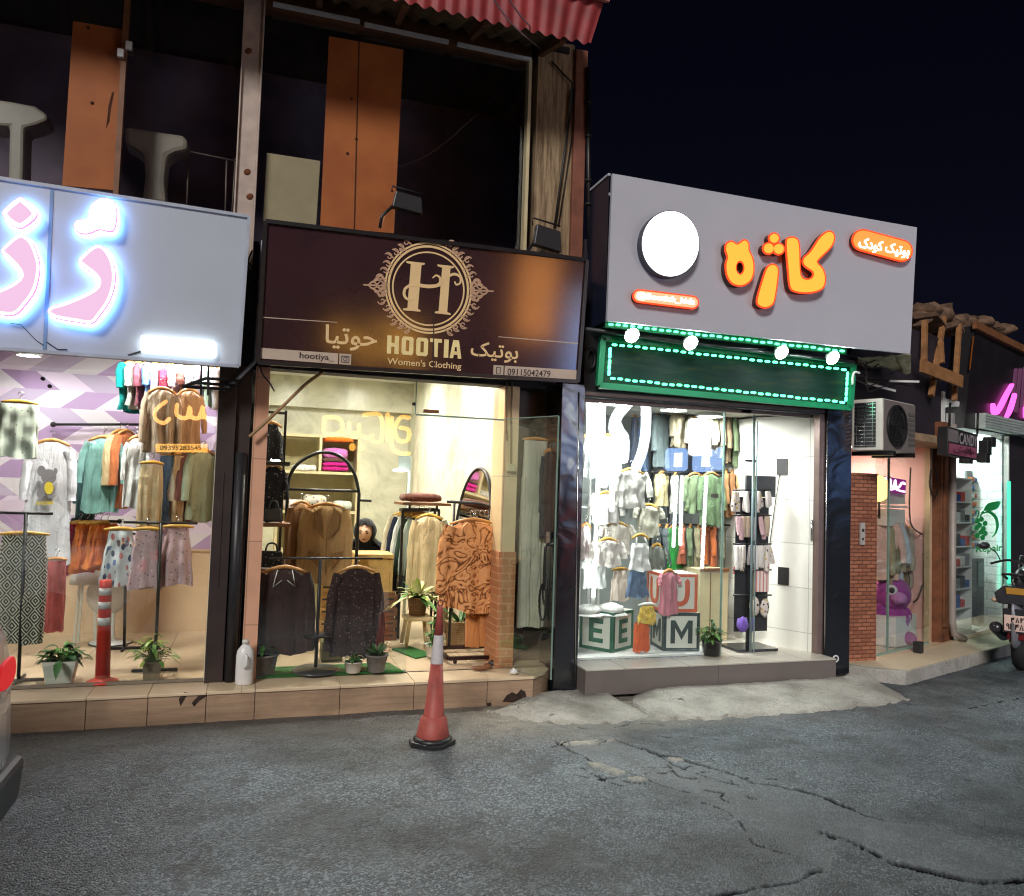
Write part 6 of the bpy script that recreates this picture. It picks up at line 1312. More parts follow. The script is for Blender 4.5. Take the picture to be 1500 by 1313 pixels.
def diamonds():
    t = NT('diamond_print'); s = t.sep(); k = .115
    u = t.math('PINGPONG', t.math('DIVIDE', t.math('ADD', s[0], t.math('MULTIPLY', s[1], .3)), k * .8), .5); v = t.math('PINGPONG', t.math('DIVIDE', s[2], k), .5)
    d = t.math('ADD', t.math('ADD', u, v), t.math('MULTIPLY', t.noise(26, 4), .10)); w = t.math('SINE', t.math('MULTIPLY', d, 27))
    t.bump(t.noise(8, 2), .5, .02); return t.fin(t.ramp(t.step(w, -.25, .25), [(.3, srgb(44, 44, 42)), (.7, srgb(206, 200, 186))]), .85, 0, .2)
def waves():
    t = NT('brown_swirl_print'); n = t.noise(5, 2, .5, dist=1.6); w = t.math('SINE', t.math('MULTIPLY', n, 34))
    c = t.ramp(t.step(w, -1, 1), [(.02, srgb(104, 60, 30)), (.16, srgb(186, 122, 70)), (.8, srgb(214, 152, 98))]); t.bump(w, .35, .006); return t.fin(c, .7, 0, .25)
diam, swirl = diamonds(), waves()
swirlg = prnt('grey_swirl', srgb(120, 104, 92), [srgb(60, 50, 48), srgb(170, 150, 130), srgb(96, 80, 76)], 14, .5, (1, 1, 1.6))
hang_y = mat('yellow_hanger', srgb(210, 160, 70), .4); hang_w = mat('white_hanger', srgb(225, 220, 210), .4)

# ------------------------------------------------------------------ lilac shop clothes
def rail(label, a, b, r=.012, m=None, ends=True, name='clothes_rail'):
    mb = MB(); mb.tube([a, b], r, 8)
    if ends:
        for q in (a, b): mb.ball(q, r * 2.2, (1, 1, 1), 10)
    return tag(mb.build(name, m or M['black_metal'], None, 0, 0, a), label, 'clothes rail')
rail('black wall rail on the lilac wallpaper', P(78, 622, 1.9), P(215, 622, 1.9), .012)
rail('thin high rail holding the row of bright clothes in the lilac shop', P(185, 527, 1.3), P(345, 538, 1.0), .010)
cols = [('teal', 0, 140, 140), ('off-white', 205, 212, 205), ('maroon', 140, 80, 96), ('sky blue', 110, 150, 215), ('lavender', 190, 175, 215), ('crimson', 178, 44, 72), ('pale pink', 222, 190, 200), ('brown', 130, 80, 70), ('white', 232, 228, 232), ('lilac grey', 196, 180, 205), ('mint', 190, 222, 210), ('pale grey', 205, 205, 215)]
for i, (nm_, r, g, b) in enumerate(cols):
    px = 192 + i * 12.2; c = P(px, 534 + i * .8, 1.25 - i * .02); bot = P(px, 600 + R.uniform(-12, 10), 1.25).z
    garment('shirt', 'hanging_shirt', '%s top in the high row of bright clothes behind the pale neon sign' % nm_, 'shirt', c, .36, c.z - bot, fab(nm_.replace(' ', '_'), r, g, b), rot=math.radians(72), T=.07, group='high row of clothes in the lilac shop', sleeve=.45)
garment_px('flat', 'printed_shorts', 'pale leaf-print shorts clipped to a wooden hanger at the left edge', 'shorts', 0, 58, 592, 671, .5, leafp, rot=.1, hangm=hang_y, T=.06)
tw = fab('white_tunic', 214, 212, 220)
def mouse(o, top, ax, ay):
    gm, ym = mat('print_grey', srgb(130, 126, 132), .8), mat('print_yellow', srgb(225, 200, 60), .8); fr = -ay; f = lambda x, y: P(x / 3.947, 520 + y / 3.947, .862)
    mb = MB(); 
    for k, (cx, cy, rx, ry) in enumerate(((240, 672, 25, 32), (282, 705, 44, 44), (262, 772, 32, 38), (236, 805, 24, 26), (292, 808, 20, 22), (322, 672, 12, 18))): shape(mb, circ(cx, cy, rx, ry, 22), f, .0004 * k, .003 + .0004 * k, NY)
    a = mb.build('animal_print', gm, o)
    mb = MB(); shape(mb, circ(284, 770, 26, 36, 22), f, .006, .008, NY); text(mb, "ANDIM", [f(205, 868), f(308, 866), f(308, 846), f(205, 848)], NY, .003, .02); mb.build('yellow_print', ym, a)
garment_px('robe', 'long_tunic', 'long white tunic with a grey animal print on the lilac wall', 'tunic', 36, 116, 648, 838, .95, tw, T=.10, sleeve=.35, spread=.05, hangm=M['hanger'], extra=mouse)
garment_px('shirt', 'sweatshirt', 'teal long-sleeved sweatshirt with a small pink print', 'sweatshirt', 116, 188, 643, 752, 1.0, fab('sea_green', 120, 165, 160), rot=.15, T=.11, sleeve=.5)
garment_px('shirt', 'dark_shirt', 'dark teal top half hidden behind the teal sweatshirt', 'top', 108, 150, 668, 768, 1.3, fab('dark_teal', 60, 92, 98), rot=.6)
garment_px('shirt', 'white_blouse', 'white blouse beside the teal sweatshirt', 'blouse', 178, 222, 643, 745, .85, fab('white_b', 228, 228, 228), rot=.5, sleeve=.5)
for i, (c, l_) in enumerate((((196, 172, 132), 'beige top tucked just right of the teal sweatshirt'), ((190, 110, 66), 'rust top between the teal sweatshirt and the white blouse'))): garment('shirt', 'narrow_top', l_, 'top', P(176 + i * 10, 634, 1.15), .36, P(176, 634, 1.15).z - P(176, 745, 1.15).z, fab('slim%d' % i, *c), rot=1.2, group='tops beside the teal sweatshirt')
garment_px('shirt', 'knit_sweater', 'large greige knit sweater under the bracket', 'sweater', 208, 268, 572, 664, .6, fab('greige', 178, 158, 138), rot=.25, T=.13, sleeve=.75, spread=.04)
garment_px('shirt', 'knit_sweater', 'brown-beige sweater right of the greige knit sweater', 'sweater', 250, 306, 574, 660, .75, fab('caramel', 176, 142, 112), rot=.5, T=.12)
garment_px('pants', 'trousers', 'beige wide trousers hanging below the greige knit sweater', 'trousers', 203, 242, 681, 772, .5, fab('sand', 206, 180, 144), rot=.2, hangm=hang_y)
garment_px('pants', 'jeans', 'blue jeans hanging between two beige trousers', 'jeans', 232, 256, 668, 770, .62, fab('denim', 78, 108, 150), rot=.7)
garment_px('pants', 'trousers', 'tan trousers just right of the blue jeans', 'trousers', 250, 274, 668, 768, .66, fab('tan', 190, 162, 130), rot=.8)
for i, (c, l_) in enumerate((((70, 130, 96), 'green printed top near the black post of the lilac shop'), ((214, 212, 206), 'white striped top near the black post of the lilac shop'), ((110, 70, 66), 'dark red top near the black post of the lilac shop'), ((160, 170, 150), 'sage top nearest the black post of the lilac shop'))): garment('shirt', 'narrow_top', l_, 'top', P(268 + i * 10, 662, .8), .36, P(270, 662, .8).z - P(270, 765, .8).z, fab('rk%d' % i, *c), rot=.9, group='tops on the rack by the black post')
for i, (c, l_) in enumerate((((190, 40, 86), 'magenta skirt at the left of the low orange row'), ((212, 120, 40), 'leftmost orange skirt of the low row'), ((205, 110, 44), 'second orange skirt of the low row'), ((216, 126, 52), 'third orange skirt of the low row'), ((196, 100, 40), 'rightmost orange skirt of the low row'))): garment('skirt', 'hanging_skirt', l_, 'skirt', P(118 + i * 10, 768, 1.2), .34, P(118, 768, 1.2).z - P(118, 840 - 3 * i, 1.2).z, fab('low%d' % i, *c), rot=.95, group='low row of orange skirts', hangm=hang_y)
rail('black low rail carrying the orange skirts', P(108, 762, 1.2), P(175, 764, 1.2), .01)
garment_px('skirt', 'floral_shorts', 'white and navy floral shorts on a yellow hanger', 'shorts', 150, 204, 778, 856, .40, florb, T=.12, fold=.018, hangm=hang_y)
garment_px('skirt', 'floral_skirt', 'pink floral skirt left of the black stand pole', 'skirt', 190, 242, 778, 862, .36, florp, T=.10, fold=.014, hangm=hang_y)
garment_px('skirt', 'floral_skirt', 'pink floral skirt right of the black stand pole', 'skirt', 234, 286, 774, 857, .42, florp, T=.10, fold=.014, hangm=hang_y)
garment_px('pants', 'patterned_trousers', 'wide trousers with a black and white diamond pattern', 'trousers', -4, 76, 785, 942, .22, diam, T=.16, fold=.012, hangm=hang_y)
garment_px('pants', 'trousers', 'rose flared trousers behind the diamond-patterned trousers', 'trousers', 66, 100, 822, 925, .7, fab('rose', 178, 88, 86), T=.09)
def stand(label, px, y0, y1, Y, bar=.22, base=True):
    a = P(px[0], y0, Y); b = V((P(px[1], y1, Y).x, Y, FZ + .004)); t = thing('garment_stand', label, 'garment stand', b)
    mb = MB(); mb.tube([b, a], .0125, 8); mb.build('pole', M['black_metal'], t)
    mb = MB(); mb.tube([a - V((bar, 0, 0)), a + V((bar, 0, 0))], .010, 8); mb.build('crossbar', M['black_metal'], t)
    if base: mb = MB(); mb.tube([b + V((-.16, .0, .01)), b + V((.16, 0, .01))], .012, 6); mb.tube([b + V((0, -.12, .01)), b + V((0, .16, .01))], .012, 6); mb.build('foot', M['black_metal'], t)
stand('black stand holding the diamond-patterned trousers', (38, 29), 752, 965, .17, .17)
stand('black stand holding the pink floral skirts', (236, 228), 766, 960, .33, .26); stand('black stand behind the red banded post', (185, 182), 782, 948, 1.2, .1)
# pedestal fan
p = V((P(162, 942, 1.5).x, 1.5, FZ)); t = thing('pedestal_fan', 'white pedestal fan behind the red banded post', 'fan', p); fh = P(158, 872, 1.5)
mb = MB(); mb.lathe(p, [(.17, 0), (.17, .015), (.05, .03), (.03, .05), (.024, fh.z - FZ - .1), (.0, fh.z - FZ - .08)], 24); mb.build('fan_stand', M['white_plastic'], t)
mb = MB(); mb.lathe(p, [(.175, .001), (.178, .004), (.178, .008), (.172, .012)], 24); mb.build('base_rim', M['black_plastic'], t)
mb = MB(); mb.lathe(fh, [(.0, -.075), (.05, -.07), (.15, -.045), (.175, 0), (.15, .03), (.06, .05), (.05, .13), (0, .14)], 28, (0, 1, 0)); mb.build('fan_head', mat('fan_white', srgb(206, 198, 190), .4), t)
# small white stool top seen between the skirts and tunic
p = V((P(126, 850, 1.5).x, 1.5, FZ)); t = thing('round_stool', 'small white dome-topped stool under the magenta skirt', 'stool', p); z = P(126, 855, 1.5).z
mb = MB(); mb.lathe(V((p.x, p.y, z)), [(0, 0), (.13, 0), (.12, .06), (.08, .12), (0, .145)], 20); mb.build('seat', M['white_pot'], t)
for k in range(3): a = k * 2.09; mb = MB(); mb.bar(V((p.x + .07 * math.cos(a), 1.5 + .07 * math.sin(a), z)), V((p.x + .10 * math.cos(a), 1.5 + .10 * math.sin(a), FZ)), .018); mb.build('leg', M['white_pot'], t)
plant('dark green plant in a white tapered pot at the left window', G(88, 1001, FZ + .002), (.075, .105, .165, 1), [M['leaf_dark'], M['leaf_dark'], M['leaf_mid']], 60, .085, .045, .11, .13, .8, 'plants behind the left window', M['white_pot'])
plant('lime green plant in a narrow grey-brown pot at the left window', G(222, 995, FZ + .002), (.052, .062, .13, 1), [M['leaf_lime'], M['leaf_mid'], M['leaf_lime']], 85, .07, .03, .17, .14, .7, 'plants behind the left window', mat('taupe_pot', srgb(110, 94, 74), .7))

# ------------------------------------------------------------------ HOOTIA shop furniture and clothes
t = thing('black_shelf', 'black metal shelf rack along the left wall of the HOOTIA shop', 'shelf rack', P(400, 900, .9))
mb = MB()
for px, Y in ((419, .9), (384, .9)): a = P(px, 602, Y); mb.bar(V((a.x, Y, FZ)), a, .022)
mb.bar(P(384, 603, .9), P(419, 606, .9), .022); mb.build('upright', M['black_metal'], t)
for py in (676, 765, 832): a, b = P(380, py, .9), P(424, py + 2, .9); mb = MB(); mb.box(a.x, b.x, .72, 1.15, a.z - .03, a.z); mb.build('shelf', M['wood_brown'] if py > 700 else M['black_metal'], t)
garment_px('tank', 'printed_blouse', 'grey printed top hanging at the top of the black shelf rack', 'top', 378, 418, 622, 674, .85, darkp, T=.1)
garment_px('shirt', 'printed_blouse', 'dark printed top hanging under the upper shelf of the black rack', 'top', 376, 424, 684, 764, .85, prnt('charcoal_print', srgb(34, 32, 36), [srgb(110, 108, 112), srgb(60, 60, 66)], 30, .4), T=.12, sleeve=.5)
def handbag(label, px0, px1, py0, py1, Y, m, name='handbag'):
    a, b = P(px0, py1, Y), P(px1, py0, Y); c = V(((a.x + b.x) / 2, Y, a.z)); t = thing(name, label, 'handbag', c, 'bags on the black shelf rack'); w, h = (b.x - a.x) / 2, b.z - a.z
    mb = MB(); mb.prism([c + V((-w, -.05, 0)), c + V((w, -.05, 0)), c + V((w * .85, -.04, h * .75)), c + V((-w * .85, -.04, h * .75))], (0, .11, 0)); mb.build('bag_body', m, t, .015)
    mb = MB(); mb.tube([V(q) for q in spline([c + V((-w * .5, -.05, h * .7)), c + V((-w * .3, -.05, h * 1.1)), c + V((w * .3, -.05, h * 1.1)), c + V((w * .5, -.05, h * .7))], 5)], .008, 6); mb.build('bag_handle', M['black_plastic'], t)
handbag('black handbag on the middle shelf of the black rack', 386, 414, 738, 764, .8, M['black_plastic']); handbag('dark handbag with white prints on the low shelf of the black rack', 378, 416, 800, 831, .8, darkp)
# beige shelf unit with folded clothes
YS = 2.7; t = thing('shelf_unit', 'cream open shelf unit with folded clothes in the HOOTIA shop', 'shelf unit', P(470, 900, YS))
mb = MB()
x0, x1, xm_ = P(408, 700, YS).x, P(524, 700, YS).x, P(468, 700, YS).x; zz = [P(450, y, YS).z for y in (636, 690, 748, 806)]
for x in (x0, xm_, x1): mb.box(x - .014, x + .014, YS, YS + .35, (FZ if x != xm_ else zz[1]), zz[0])
mb.build('side_panel', M['cream_paint'], t)
for z in zz: mb = MB(); mb.box(x0 + .015, x1 - .015, YS + .003, YS + .347, z - .03, z); mb.build('shelf', M['cream_paint'], t)
mb = MB(); mb.box(x0, x1, YS + .352, YS + .36, FZ, zz[0]); mb.build('back_panel', mat('shelf_back', srgb(176, 164, 124), .6), t)
def folded(label, px, py, w, h, Y, m, group='folded clothes on the cream shelf unit'):
    c = P(px, py, Y); a = (P(px + w / 2, py, Y) - c).length; hh = (P(px, py - h, Y) - c).length; mb = MB(); mb.smooth = True; sd = R.random() * 9
    vs = []; n_ = 20; prof = [(0, .86), (.15, 1), (.5, 1.02), (.85, .98), (1, .8), (1.04, .4)]
    for v, s in prof:
        for k in range(n_):
            th = k / n_ * 6.283; cx = math.copysign(abs(math.cos(th)) ** .4, math.cos(th)) * a * s; cyy = math.copysign(abs(math.sin(th)) ** .4, math.sin(th)) * .13 * s
            vs.append(c + V((cx, cyy + .14, hh * v + .012 * noise.noise(V((cx * 14 + sd, v * 2, cyy * 9))))))
    mb.add(vs, [(i * n_ + k, i * n_ + (k + 1) % n_, (i + 1) * n_ + (k + 1) % n_, (i + 1) * n_ + k) for i in range(len(prof) - 1) for k in range(n_)] + [list(range(n_))[::-1], list(range((len(prof) - 1) * n_, len(prof) * n_))])
    tag(mb.build('folded_clothes', m, None, 0, 0, c), label, 'folded clothes', group)
mg, mg2, pk = fab('magenta', 205, 30, 140), fab('deep_magenta', 180, 24, 120), fab('orchid', 200, 110, 180)
folded('orange folded cloth at the top of the cream shelf unit', 497, 647, 44, 7, YS - .02, fab('orange', 226, 110, 30))
folded('orchid folded sweater on top of the magenta stack', 492, 671, 36, 14, YS - .02, pk); folded('brown folded sweater between orchid and magenta', 492, 677, 38, 6, YS - .02, fab('mocha', 90, 60, 60)); folded('upper magenta folded sweater', 492, 683, 38, 6, YS - .02, mg); folded('lowest magenta folded sweater on the upper shelf', 492, 690, 38, 6.5, YS - .02, mg2)
folded('white folded clothes left of the magenta stack', 446, 690, 36, 9, YS - .02, fab('white_f', 226, 224, 218)); folded('white folded clothes with a dark print on the middle shelf', 462, 740, 34, 14, YS - .02, sockp); folded('pale folded clothes at the left of the middle shelf', 430, 747, 30, 14, YS - .02, fab('palep', 225, 205, 205)); folded('pale green folded clothes at the right of the middle shelf', 503, 747, 26, 12, YS - .02, fab('paleg', 205, 210, 195))
# arch rack
t = thing('arch_rack', 'black arched clothes rack holding tan coats', 'clothes rack', P(475, 920, 1.05)); YA = 1.05
mb = MB(); A = [P(x, y, YA) for x, y in ((421, 726), (424, 700), (438, 678), (470, 663), (500, 670), (519, 694), (526, 724))]
A = [V((A[0].x, YA, FZ))] + [V(q) for q in spline(A, 5)] + [V((A[-1].x, YA, FZ))]; mb.tube(A, .0155, 8); mb.build('arch_tube', M['black_metal'], t)
mb = MB(); mb.tube([P(420, 717, YA), P(526, 720, YA)], .012, 8); mb.tube([P(526, 733, YA), P(544, 734, YA)], .012, 8); mb.build('crossbar', M['black_metal'], t)
coat = fab('camel', 176, 138, 92)
def coatx(o, top, ax, ay):
    fr = -ay; mb = MB(); dk = fab('camel_dark', 138, 102, 64)
    for s in (-1, 1):
        mb.prism([top + ax * (.02 * s) + fr * .066 + V((0, 0, -.30)), top + ax * (.055 * s) + fr * .056 + V((0, 0, -.02)), top + ax * (.115 * s) + fr * .058 + V((0, 0, -.06)), top + ax * (.10 * s) + fr * .068 + V((0, 0, -.2))], fr * .008)
    mb.build('lapel', dk, o)
    mb = MB(); mb.tube([top + ax * .005 + fr * .066 + V((0, 0, -.28)), top + ax * .01 + fr * .074 + V((0, 0, -.62))], .004, 5)
    for s in (-1, 1): mb.prism([top + ax * (.05 * s) + fr * .066 + V((0, 0, -.42)), top + ax * (.15 * s) + fr * .060 + V((0, 0, -.40)), top + ax * (.15 * s) + fr * .060 + V((0, 0, -.45)), top + ax * (.05 * s) + fr * .066 + V((0, 0, -.55))], fr * .008)
    mb.build('pocket_flap', dk, o)
garment_px('robe', 'coat', 'tan coat with lapels facing the window on the arched rack', 'coat', 440, 517, 741, 856, 1.0, coat, T=.15, sleeve=.72, spread=.02, fold=.016, extra=coatx)
garment_px('robe', 'coat', 'tan coat hanging half hidden at the left of the arched rack', 'coat', 416, 466, 738, 850, 1.1, fab('camel2', 160, 116, 74), T=.13, sleeve=.75, spread=.02, rot=.5)
# display stand with two dark blouses
yb = .14; b = G(462, 985, FZ); b.z = FZ + .01; t = thing('blouse_stand', 'black stand with a round base holding two dark blouses', 'garment stand', b)
a = P(470, 818, b.y)
mb = MB(); mb.lathe(b, [(0, 0), (.185, 0), (.185, .012), (.17, .02), (.03, .03), (0, .03)], 36); mb.build('round_base', mat('base_grey', (.07, .075, .075, 1), .3, .3), t)
mb = MB(); mb.tube([b, V((b.x, b.y, a.z))], .014, 10); zt3 = P(463, 931, b.y).z; mb.lathe(V((b.x, b.y, zt3)), [(0, -.012), (.10, -.006), (.11, 0), (.11, .008), (0, .008)], 24); mb.build('pole', M['black_metal'], t)
l_, r_ = P(395, 818, b.y), P(560, 826, b.y); mb = MB(); mb.tube([V((l_.x, b.y, a.z)), V((r_.x, b.y, a.z))], .008, 8); mb.build('crossbar', M['black_metal'], t)
garment_px('shirt', 'dark_blouse', 'dark brown blouse with white collar piping', 'blouse', 370, 464, 834, 958, .13, fab('dark_brown', 62, 44, 42), T=.13, sleeve=.86, spread=.05, fold=.012, collar=M['white_plastic'])
garment_px('shirt', 'lace_blouse', 'dark lacy blouse right of the blouse with white piping', 'blouse', 480, 566, 834, 962, .15, lace, T=.13, sleeve=.82, spread=.09, fold=.014)
# desk, crates, seated woman
t = thing('desk', 'pale wooden desk in front of the seated woman', 'desk', P(545, 900, 1.25)); a, b = P(521, 812, 1.25), P(562, 814, 1.25)
mb = MB(); mb.box(a.x, b.x + .1, 1.25, 1.68, a.z - .04, a.z); mb.build('desk_top', M['wood_yellow'], t, .004)
mb = MB(); mb.box(a.x + .03, b.x + .07, 1.28, 1.30, FZ, a.z - .042); mb.box(a.x, a.x + .028, 1.28, 1.64, FZ, a.z - .042); mb.box(b.x + .072, b.x + .1, 1.28, 1.64, FZ, a.z - .042); mb.build('desk_panel', M['wood_yellow'], t)
def crate_stack(px0, px1, py0, py1, Y, n, m, nm, grp):
    a, b = P(px0, py1, Y), P(px1, py0, Y); h = (b.z - FZ) / n
    for i in range(n):
        t = thing('wooden_crate', nm % ['lowest', 'second', 'third', 'fourth', 'topmost'][i if i < n - 1 else 4], 'crate', ((a.x + b.x) / 2, Y, FZ + h * i), grp)
        mb = MB(); mb.box(a.x, b.x, Y, Y + .3, FZ + h * i + .002, FZ + h * (i + .72)); mb.box(a.x + .02, b.x - .02, Y + .02, Y + .28, FZ + h * (i + .72), FZ + h * (i + .99)); mb.build('crate_body', m, t, .004)
        mb = MB(); mb.box((a.x + b.x) / 2 - .04, (a.x + b.x) / 2 + .04, Y - .003, Y + .0, FZ + h * (i + .35), FZ + h * (i + .5)); mb.build('handle_slot', M['black_plastic'], t)
crate_stack(467, 489, 850, 930, 1.3, 5, M['wood_yellow'], '%s pale crate of the stack behind the black pole', 'pale wooden crates'); crate_stack(557, 583, 868, 930, 1.25, 4, M['wood_brown'], '%s brown crate of the stack right of the lacy blouse', 'brown wooden crates')
mb = MB(); a, b = P(470, 976, .45), P(503, 940, .45); mb.box(a.x, b.x, .45, .62, FZ, b.z); tag(mb.build('olive_box', mat('olive_box', srgb(112, 108, 58), .6), None, .008, 0, (a.x, .45, FZ)), 'olive box on the floor behind the black pole', 'box')
# woman
hp_ = P(538, 780, 1.75); sx = hp_.x; t = thing('person', 'woman in a black headscarf and dark coat sitting behind the desk looking down', 'person', (sx, 3.1, FZ))
def skinbody(name, pts, edges, m, parent, sub=2):
    me = bpy.data.meshes.new(name); base = ORG[parent.name]; me.from_pydata([tuple(V(p[:3]) - base) for p in pts], edges, []); o = bpy.data.objects.new(name, me); col.objects.link(o); o.parent = parent; me.materials.append(m); ORG[o.name] = base
    o.modifiers.new('skin', 'SKIN'); sv = me.skin_vertices[0].data
    for i, p in enumerate(pts): sv[i].radius = (p[3], p[4] if len(p) > 4 else p[3]); sv[i].use_root = (i == 0)
    s = o.modifiers.new('sub', 'SUBSURF'); s.levels = sub; s.render_levels = sub; return o
hz = hp_.z; coatm = fab('black_coat', 24, 25, 32); scarf = fab('black_scarf', 20, 20, 24); skin_ = mat('skin', srgb(226, 184, 158), .5, 0, .06, 20)
pts = [(sx + .05, 3.25, FZ + .50, .15, .13), (sx + .05, 3.22, hz - .52, .145, .12), (sx + .04, 3.16, hz - .30, .165, .12), (sx + .02, 3.10, hz - .17, .06, .06), (sx + .0, 3.06, hz - .05, .055),
       (sx - .14, 3.14, hz - .245, .075), (sx - .21, 3.02, hz - .46, .055), (sx - .10, 2.80, hz - .50, .042), (sx + .22, 3.16, hz - .25, .075), (sx + .30, 3.03, hz - .46, .055), (sx + .16, 2.80, hz - .50, .042),
       (sx - .06, 3.12, FZ + .47, .10), (sx - .08, 2.78, FZ + .47, .08), (sx - .08, 2.76, FZ + .08, .055), (sx + .16, 3.12, FZ + .47, .10), (sx + .18, 2.78, FZ + .47, .08), (sx + .18, 2.76, FZ + .08, .055)]
skinbody('body', pts, [(0, 1), (1, 2), (2, 3), (3, 4), (2, 5), (5, 6), (6, 7), (2, 8), (8, 9), (9, 10), (0, 11), (11, 12), (12, 13), (0, 14), (14, 15), (15, 16)], coatm, t)
mb = MB(); mb.smooth = True; hc = V((sx - .005, 3.04, hz)); vs = []; nu, nv_ = 28, 20
yaw_, pit_ = math.radians(-15), math.radians(13); rot = Matrix.Rotation(yaw_, 3, 'Z') @ Matrix.Rotation(pit_, 3, 'X')
def headp(u, v):
    th = u * 6.2832; ph = v * math.pi; d = V((math.sin(ph) * math.cos(th), math.sin(ph) * math.sin(th), math.cos(ph))); r = V((d.x * .088, d.y * .10, d.z * .118))
    if d.z < 0: r.x *= 1 + .28 * d.z; r.y *= 1 + .18 * d.z
    fr = max(0, -d.y)
    def g_(x, z, sx_, sz): return math.exp(-((r.x - x) / sx_) ** 2 - ((r.z - z) / sz) ** 2) * (fr ** 2)
    r.y -= .026 * g_(0, -.018, .013, .022) + .012 * g_(0, .01, .011, .03) + .009 * g_(0, -.055, .024, .010) + .008 * g_(0, -.095, .03, .018) + .006 * g_(0, .03, .05, .012)
    r.y += .011 * g_(.030, .008, .015, .010) + .011 * g_(-.030, .008, .015, .010) + .006 * g_(0, -.073, .02, .007)
    return hc + rot @ r
mb.grid(headp, nu, nv_); hd_ = mb.build('head', skin_, t)
mb = MB(); fcp = lambda x, z, y=-.098: hc + rot @ V((x, y, z))
for s in (-1, 1): mb.ball(fcp(.032 * s, .008, -.088), .013, (1.3, .6, .6), 10); mb.tube([fcp(.046 * s, .028, -.084), fcp(.03 * s, .033, -.092), fcp(.014 * s, .028, -.096)], .0052, 5)
mb.build('eyes_and_brows', mat('eye_dark', (.02, .014, .012, 1), .3), hd_)
mb = MB(); mb.tube([fcp(-.022, -.056, -.088), fcp(0, -.054, -.102), fcp(.022, -.056, -.088)], [.003, .0085, .003], 8); mb.build('lips', mat('lips', srgb(150, 84, 78), .4), hd_)
mb = MB(); mb.smooth = True
def scarfp(u, v):       # hood around the face, then draped over the shoulders
    ph_ = min(v / .62, 1) * 2.15; op = min(max((ph_ - .72) / .35, 0), 1); th = math.pi / 2 + (u - .5) * 2 * math.pi * (1 - .31 * op * op * (3 - 2 * op))
    if v < .62:
        ph = v / .62 * 2.15; r = V((math.sin(ph) * math.cos(th) * .118, math.sin(ph) * math.sin(th) * .128, math.cos(ph) * .135)); r.y += .008; q = hc + rot @ r
    else:
        k = (v - .62) / .38; ph = 2.15; r = V((math.sin(ph) * math.cos(th) * .118, math.sin(ph) * math.sin(th) * .128, math.cos(ph) * .135)); r.y += .008; q0 = hc + rot @ r
        q1 = V((sx + .04 + math.cos(th) * .31, 3.14 + math.sin(th) * .20, hz - .33 + .03 * math.cos(th * 5))); q = q0.lerp(q1, k); q.z += .03 * math.sin(k * 3.14)
    return q + V((1, 1, 0)) * .006 * noise.noise(q * 14)
mb.grid(scarfp, 44, 26); so_ = mb.build('headscarf', scarf, t); so_.modifiers.new('solid', 'SOLIDIFY').thickness = .008
for s, x in ((-1, sx - .08), (1, sx + .14)):
    mb = MB(); w_ = V((x, 2.80, hz - .50)); mb.ball(w_ + V((0, -.045, -.012)), .038, (.95, 1.25, .5), 12)
    for k in range(4): fx = (-.027 + k * .018); ln = (.055, .068, .064, .05)[k]; mb.tube([w_ + V((fx, -.08, -.008)), w_ + V((fx * 1.15, -.08 - ln * .6, -.004)), w_ + V((fx * 1.2, -.08 - ln, -.03))], [.0092, .0085, .0065], 8)
    mb.tube([w_ + V((-s * .03, -.035, -.012)), w_ + V((-s * .055, -.065, -.016)), w_ + V((-s * .058, -.09, -.022))], [.011, .010, .007], 8); mb.build('hand', skin_, t)
mb = MB(); mb.tube([(sx - .06, 2.99, hz - .33), (sx + .03, 2.98, hz - .34), (sx + .10, 3.0, hz - .33)], .006, 5); mb.build('coat_trim', M['white_plastic'], t)
t.location.y -= 1.15
t = thing('office_chair', 'dark chair under the seated woman', 'chair', (sx + .05, 3.25, FZ)); mb = MB(); mb.box(sx - .17, sx + .27, 3.0, 3.42, FZ + .33, FZ + .38); mb.build('seat', M['black_plastic'], t, .01); mb = MB(); mb.box(sx - .15, sx + .25, 3.43, 3.46, FZ + .4, FZ + .8); mb.build('backrest', M['black_plastic'], t, .01)
for dx in (-.15, .25):
    for dy in (3.02, 3.4): mb = MB(); mb.tube([(sx + dx, dy, FZ), (sx + dx, dy, FZ + .33)], .014, 8); mb.build('leg', M['black_metal'], t)
t.location.y -= 1.15
# right-hand rack with cream shirts, folded fabric on top
YR = 1.35; t = thing('square_rack', 'black square clothes rack with a top shelf holding cream shirts', 'clothes rack', P(620, 935, YR))
mb = MB(); q = [P(590, 748, YR), P(643, 748, YR)]
for c in q: mb.bar(V((c.x, YR, FZ)), c, .024); mb.bar(V((c.x + .05, YR + .4, FZ)), V((c.x + .05, YR + .4, c.z)), .024)
mb.bar(q[0], q[1], .024); mb.bar(q[0] + V((.05, .4, 0)), q[1] + V((.05, .4, 0)), .024); mb.bar(q[0], q[0] + V((.05, .4, 0)), .024); mb.bar(q[1], q[1] + V((.05, .4, 0)), .024)
for px in (600, 640): mb.bar(P(px, 748, YR), P(px, 737, YR), .02)
mb.build('rack_frame', M['black_metal'], t)
a, b = P(588, 738, YR), P(658, 738, YR); mb = MB(); mb.box(a.x, b.x, YR - .08, YR + .42, a.z - .012, a.z + .012); mb.build('top_shelf', M['wood_brown'], t)
folded('dark brown crumpled fabric on the top shelf of the square rack', 620, 735, 58, 11, YR - .04, fab('brown_silk', 96, 56, 44), None)
tops = [('cream', 206, 196, 170), ('navy', 0, 0, 0), ('white', 214, 216, 210), ('dark green', 44, 64, 52), ('pale mint', 196, 206, 192)]
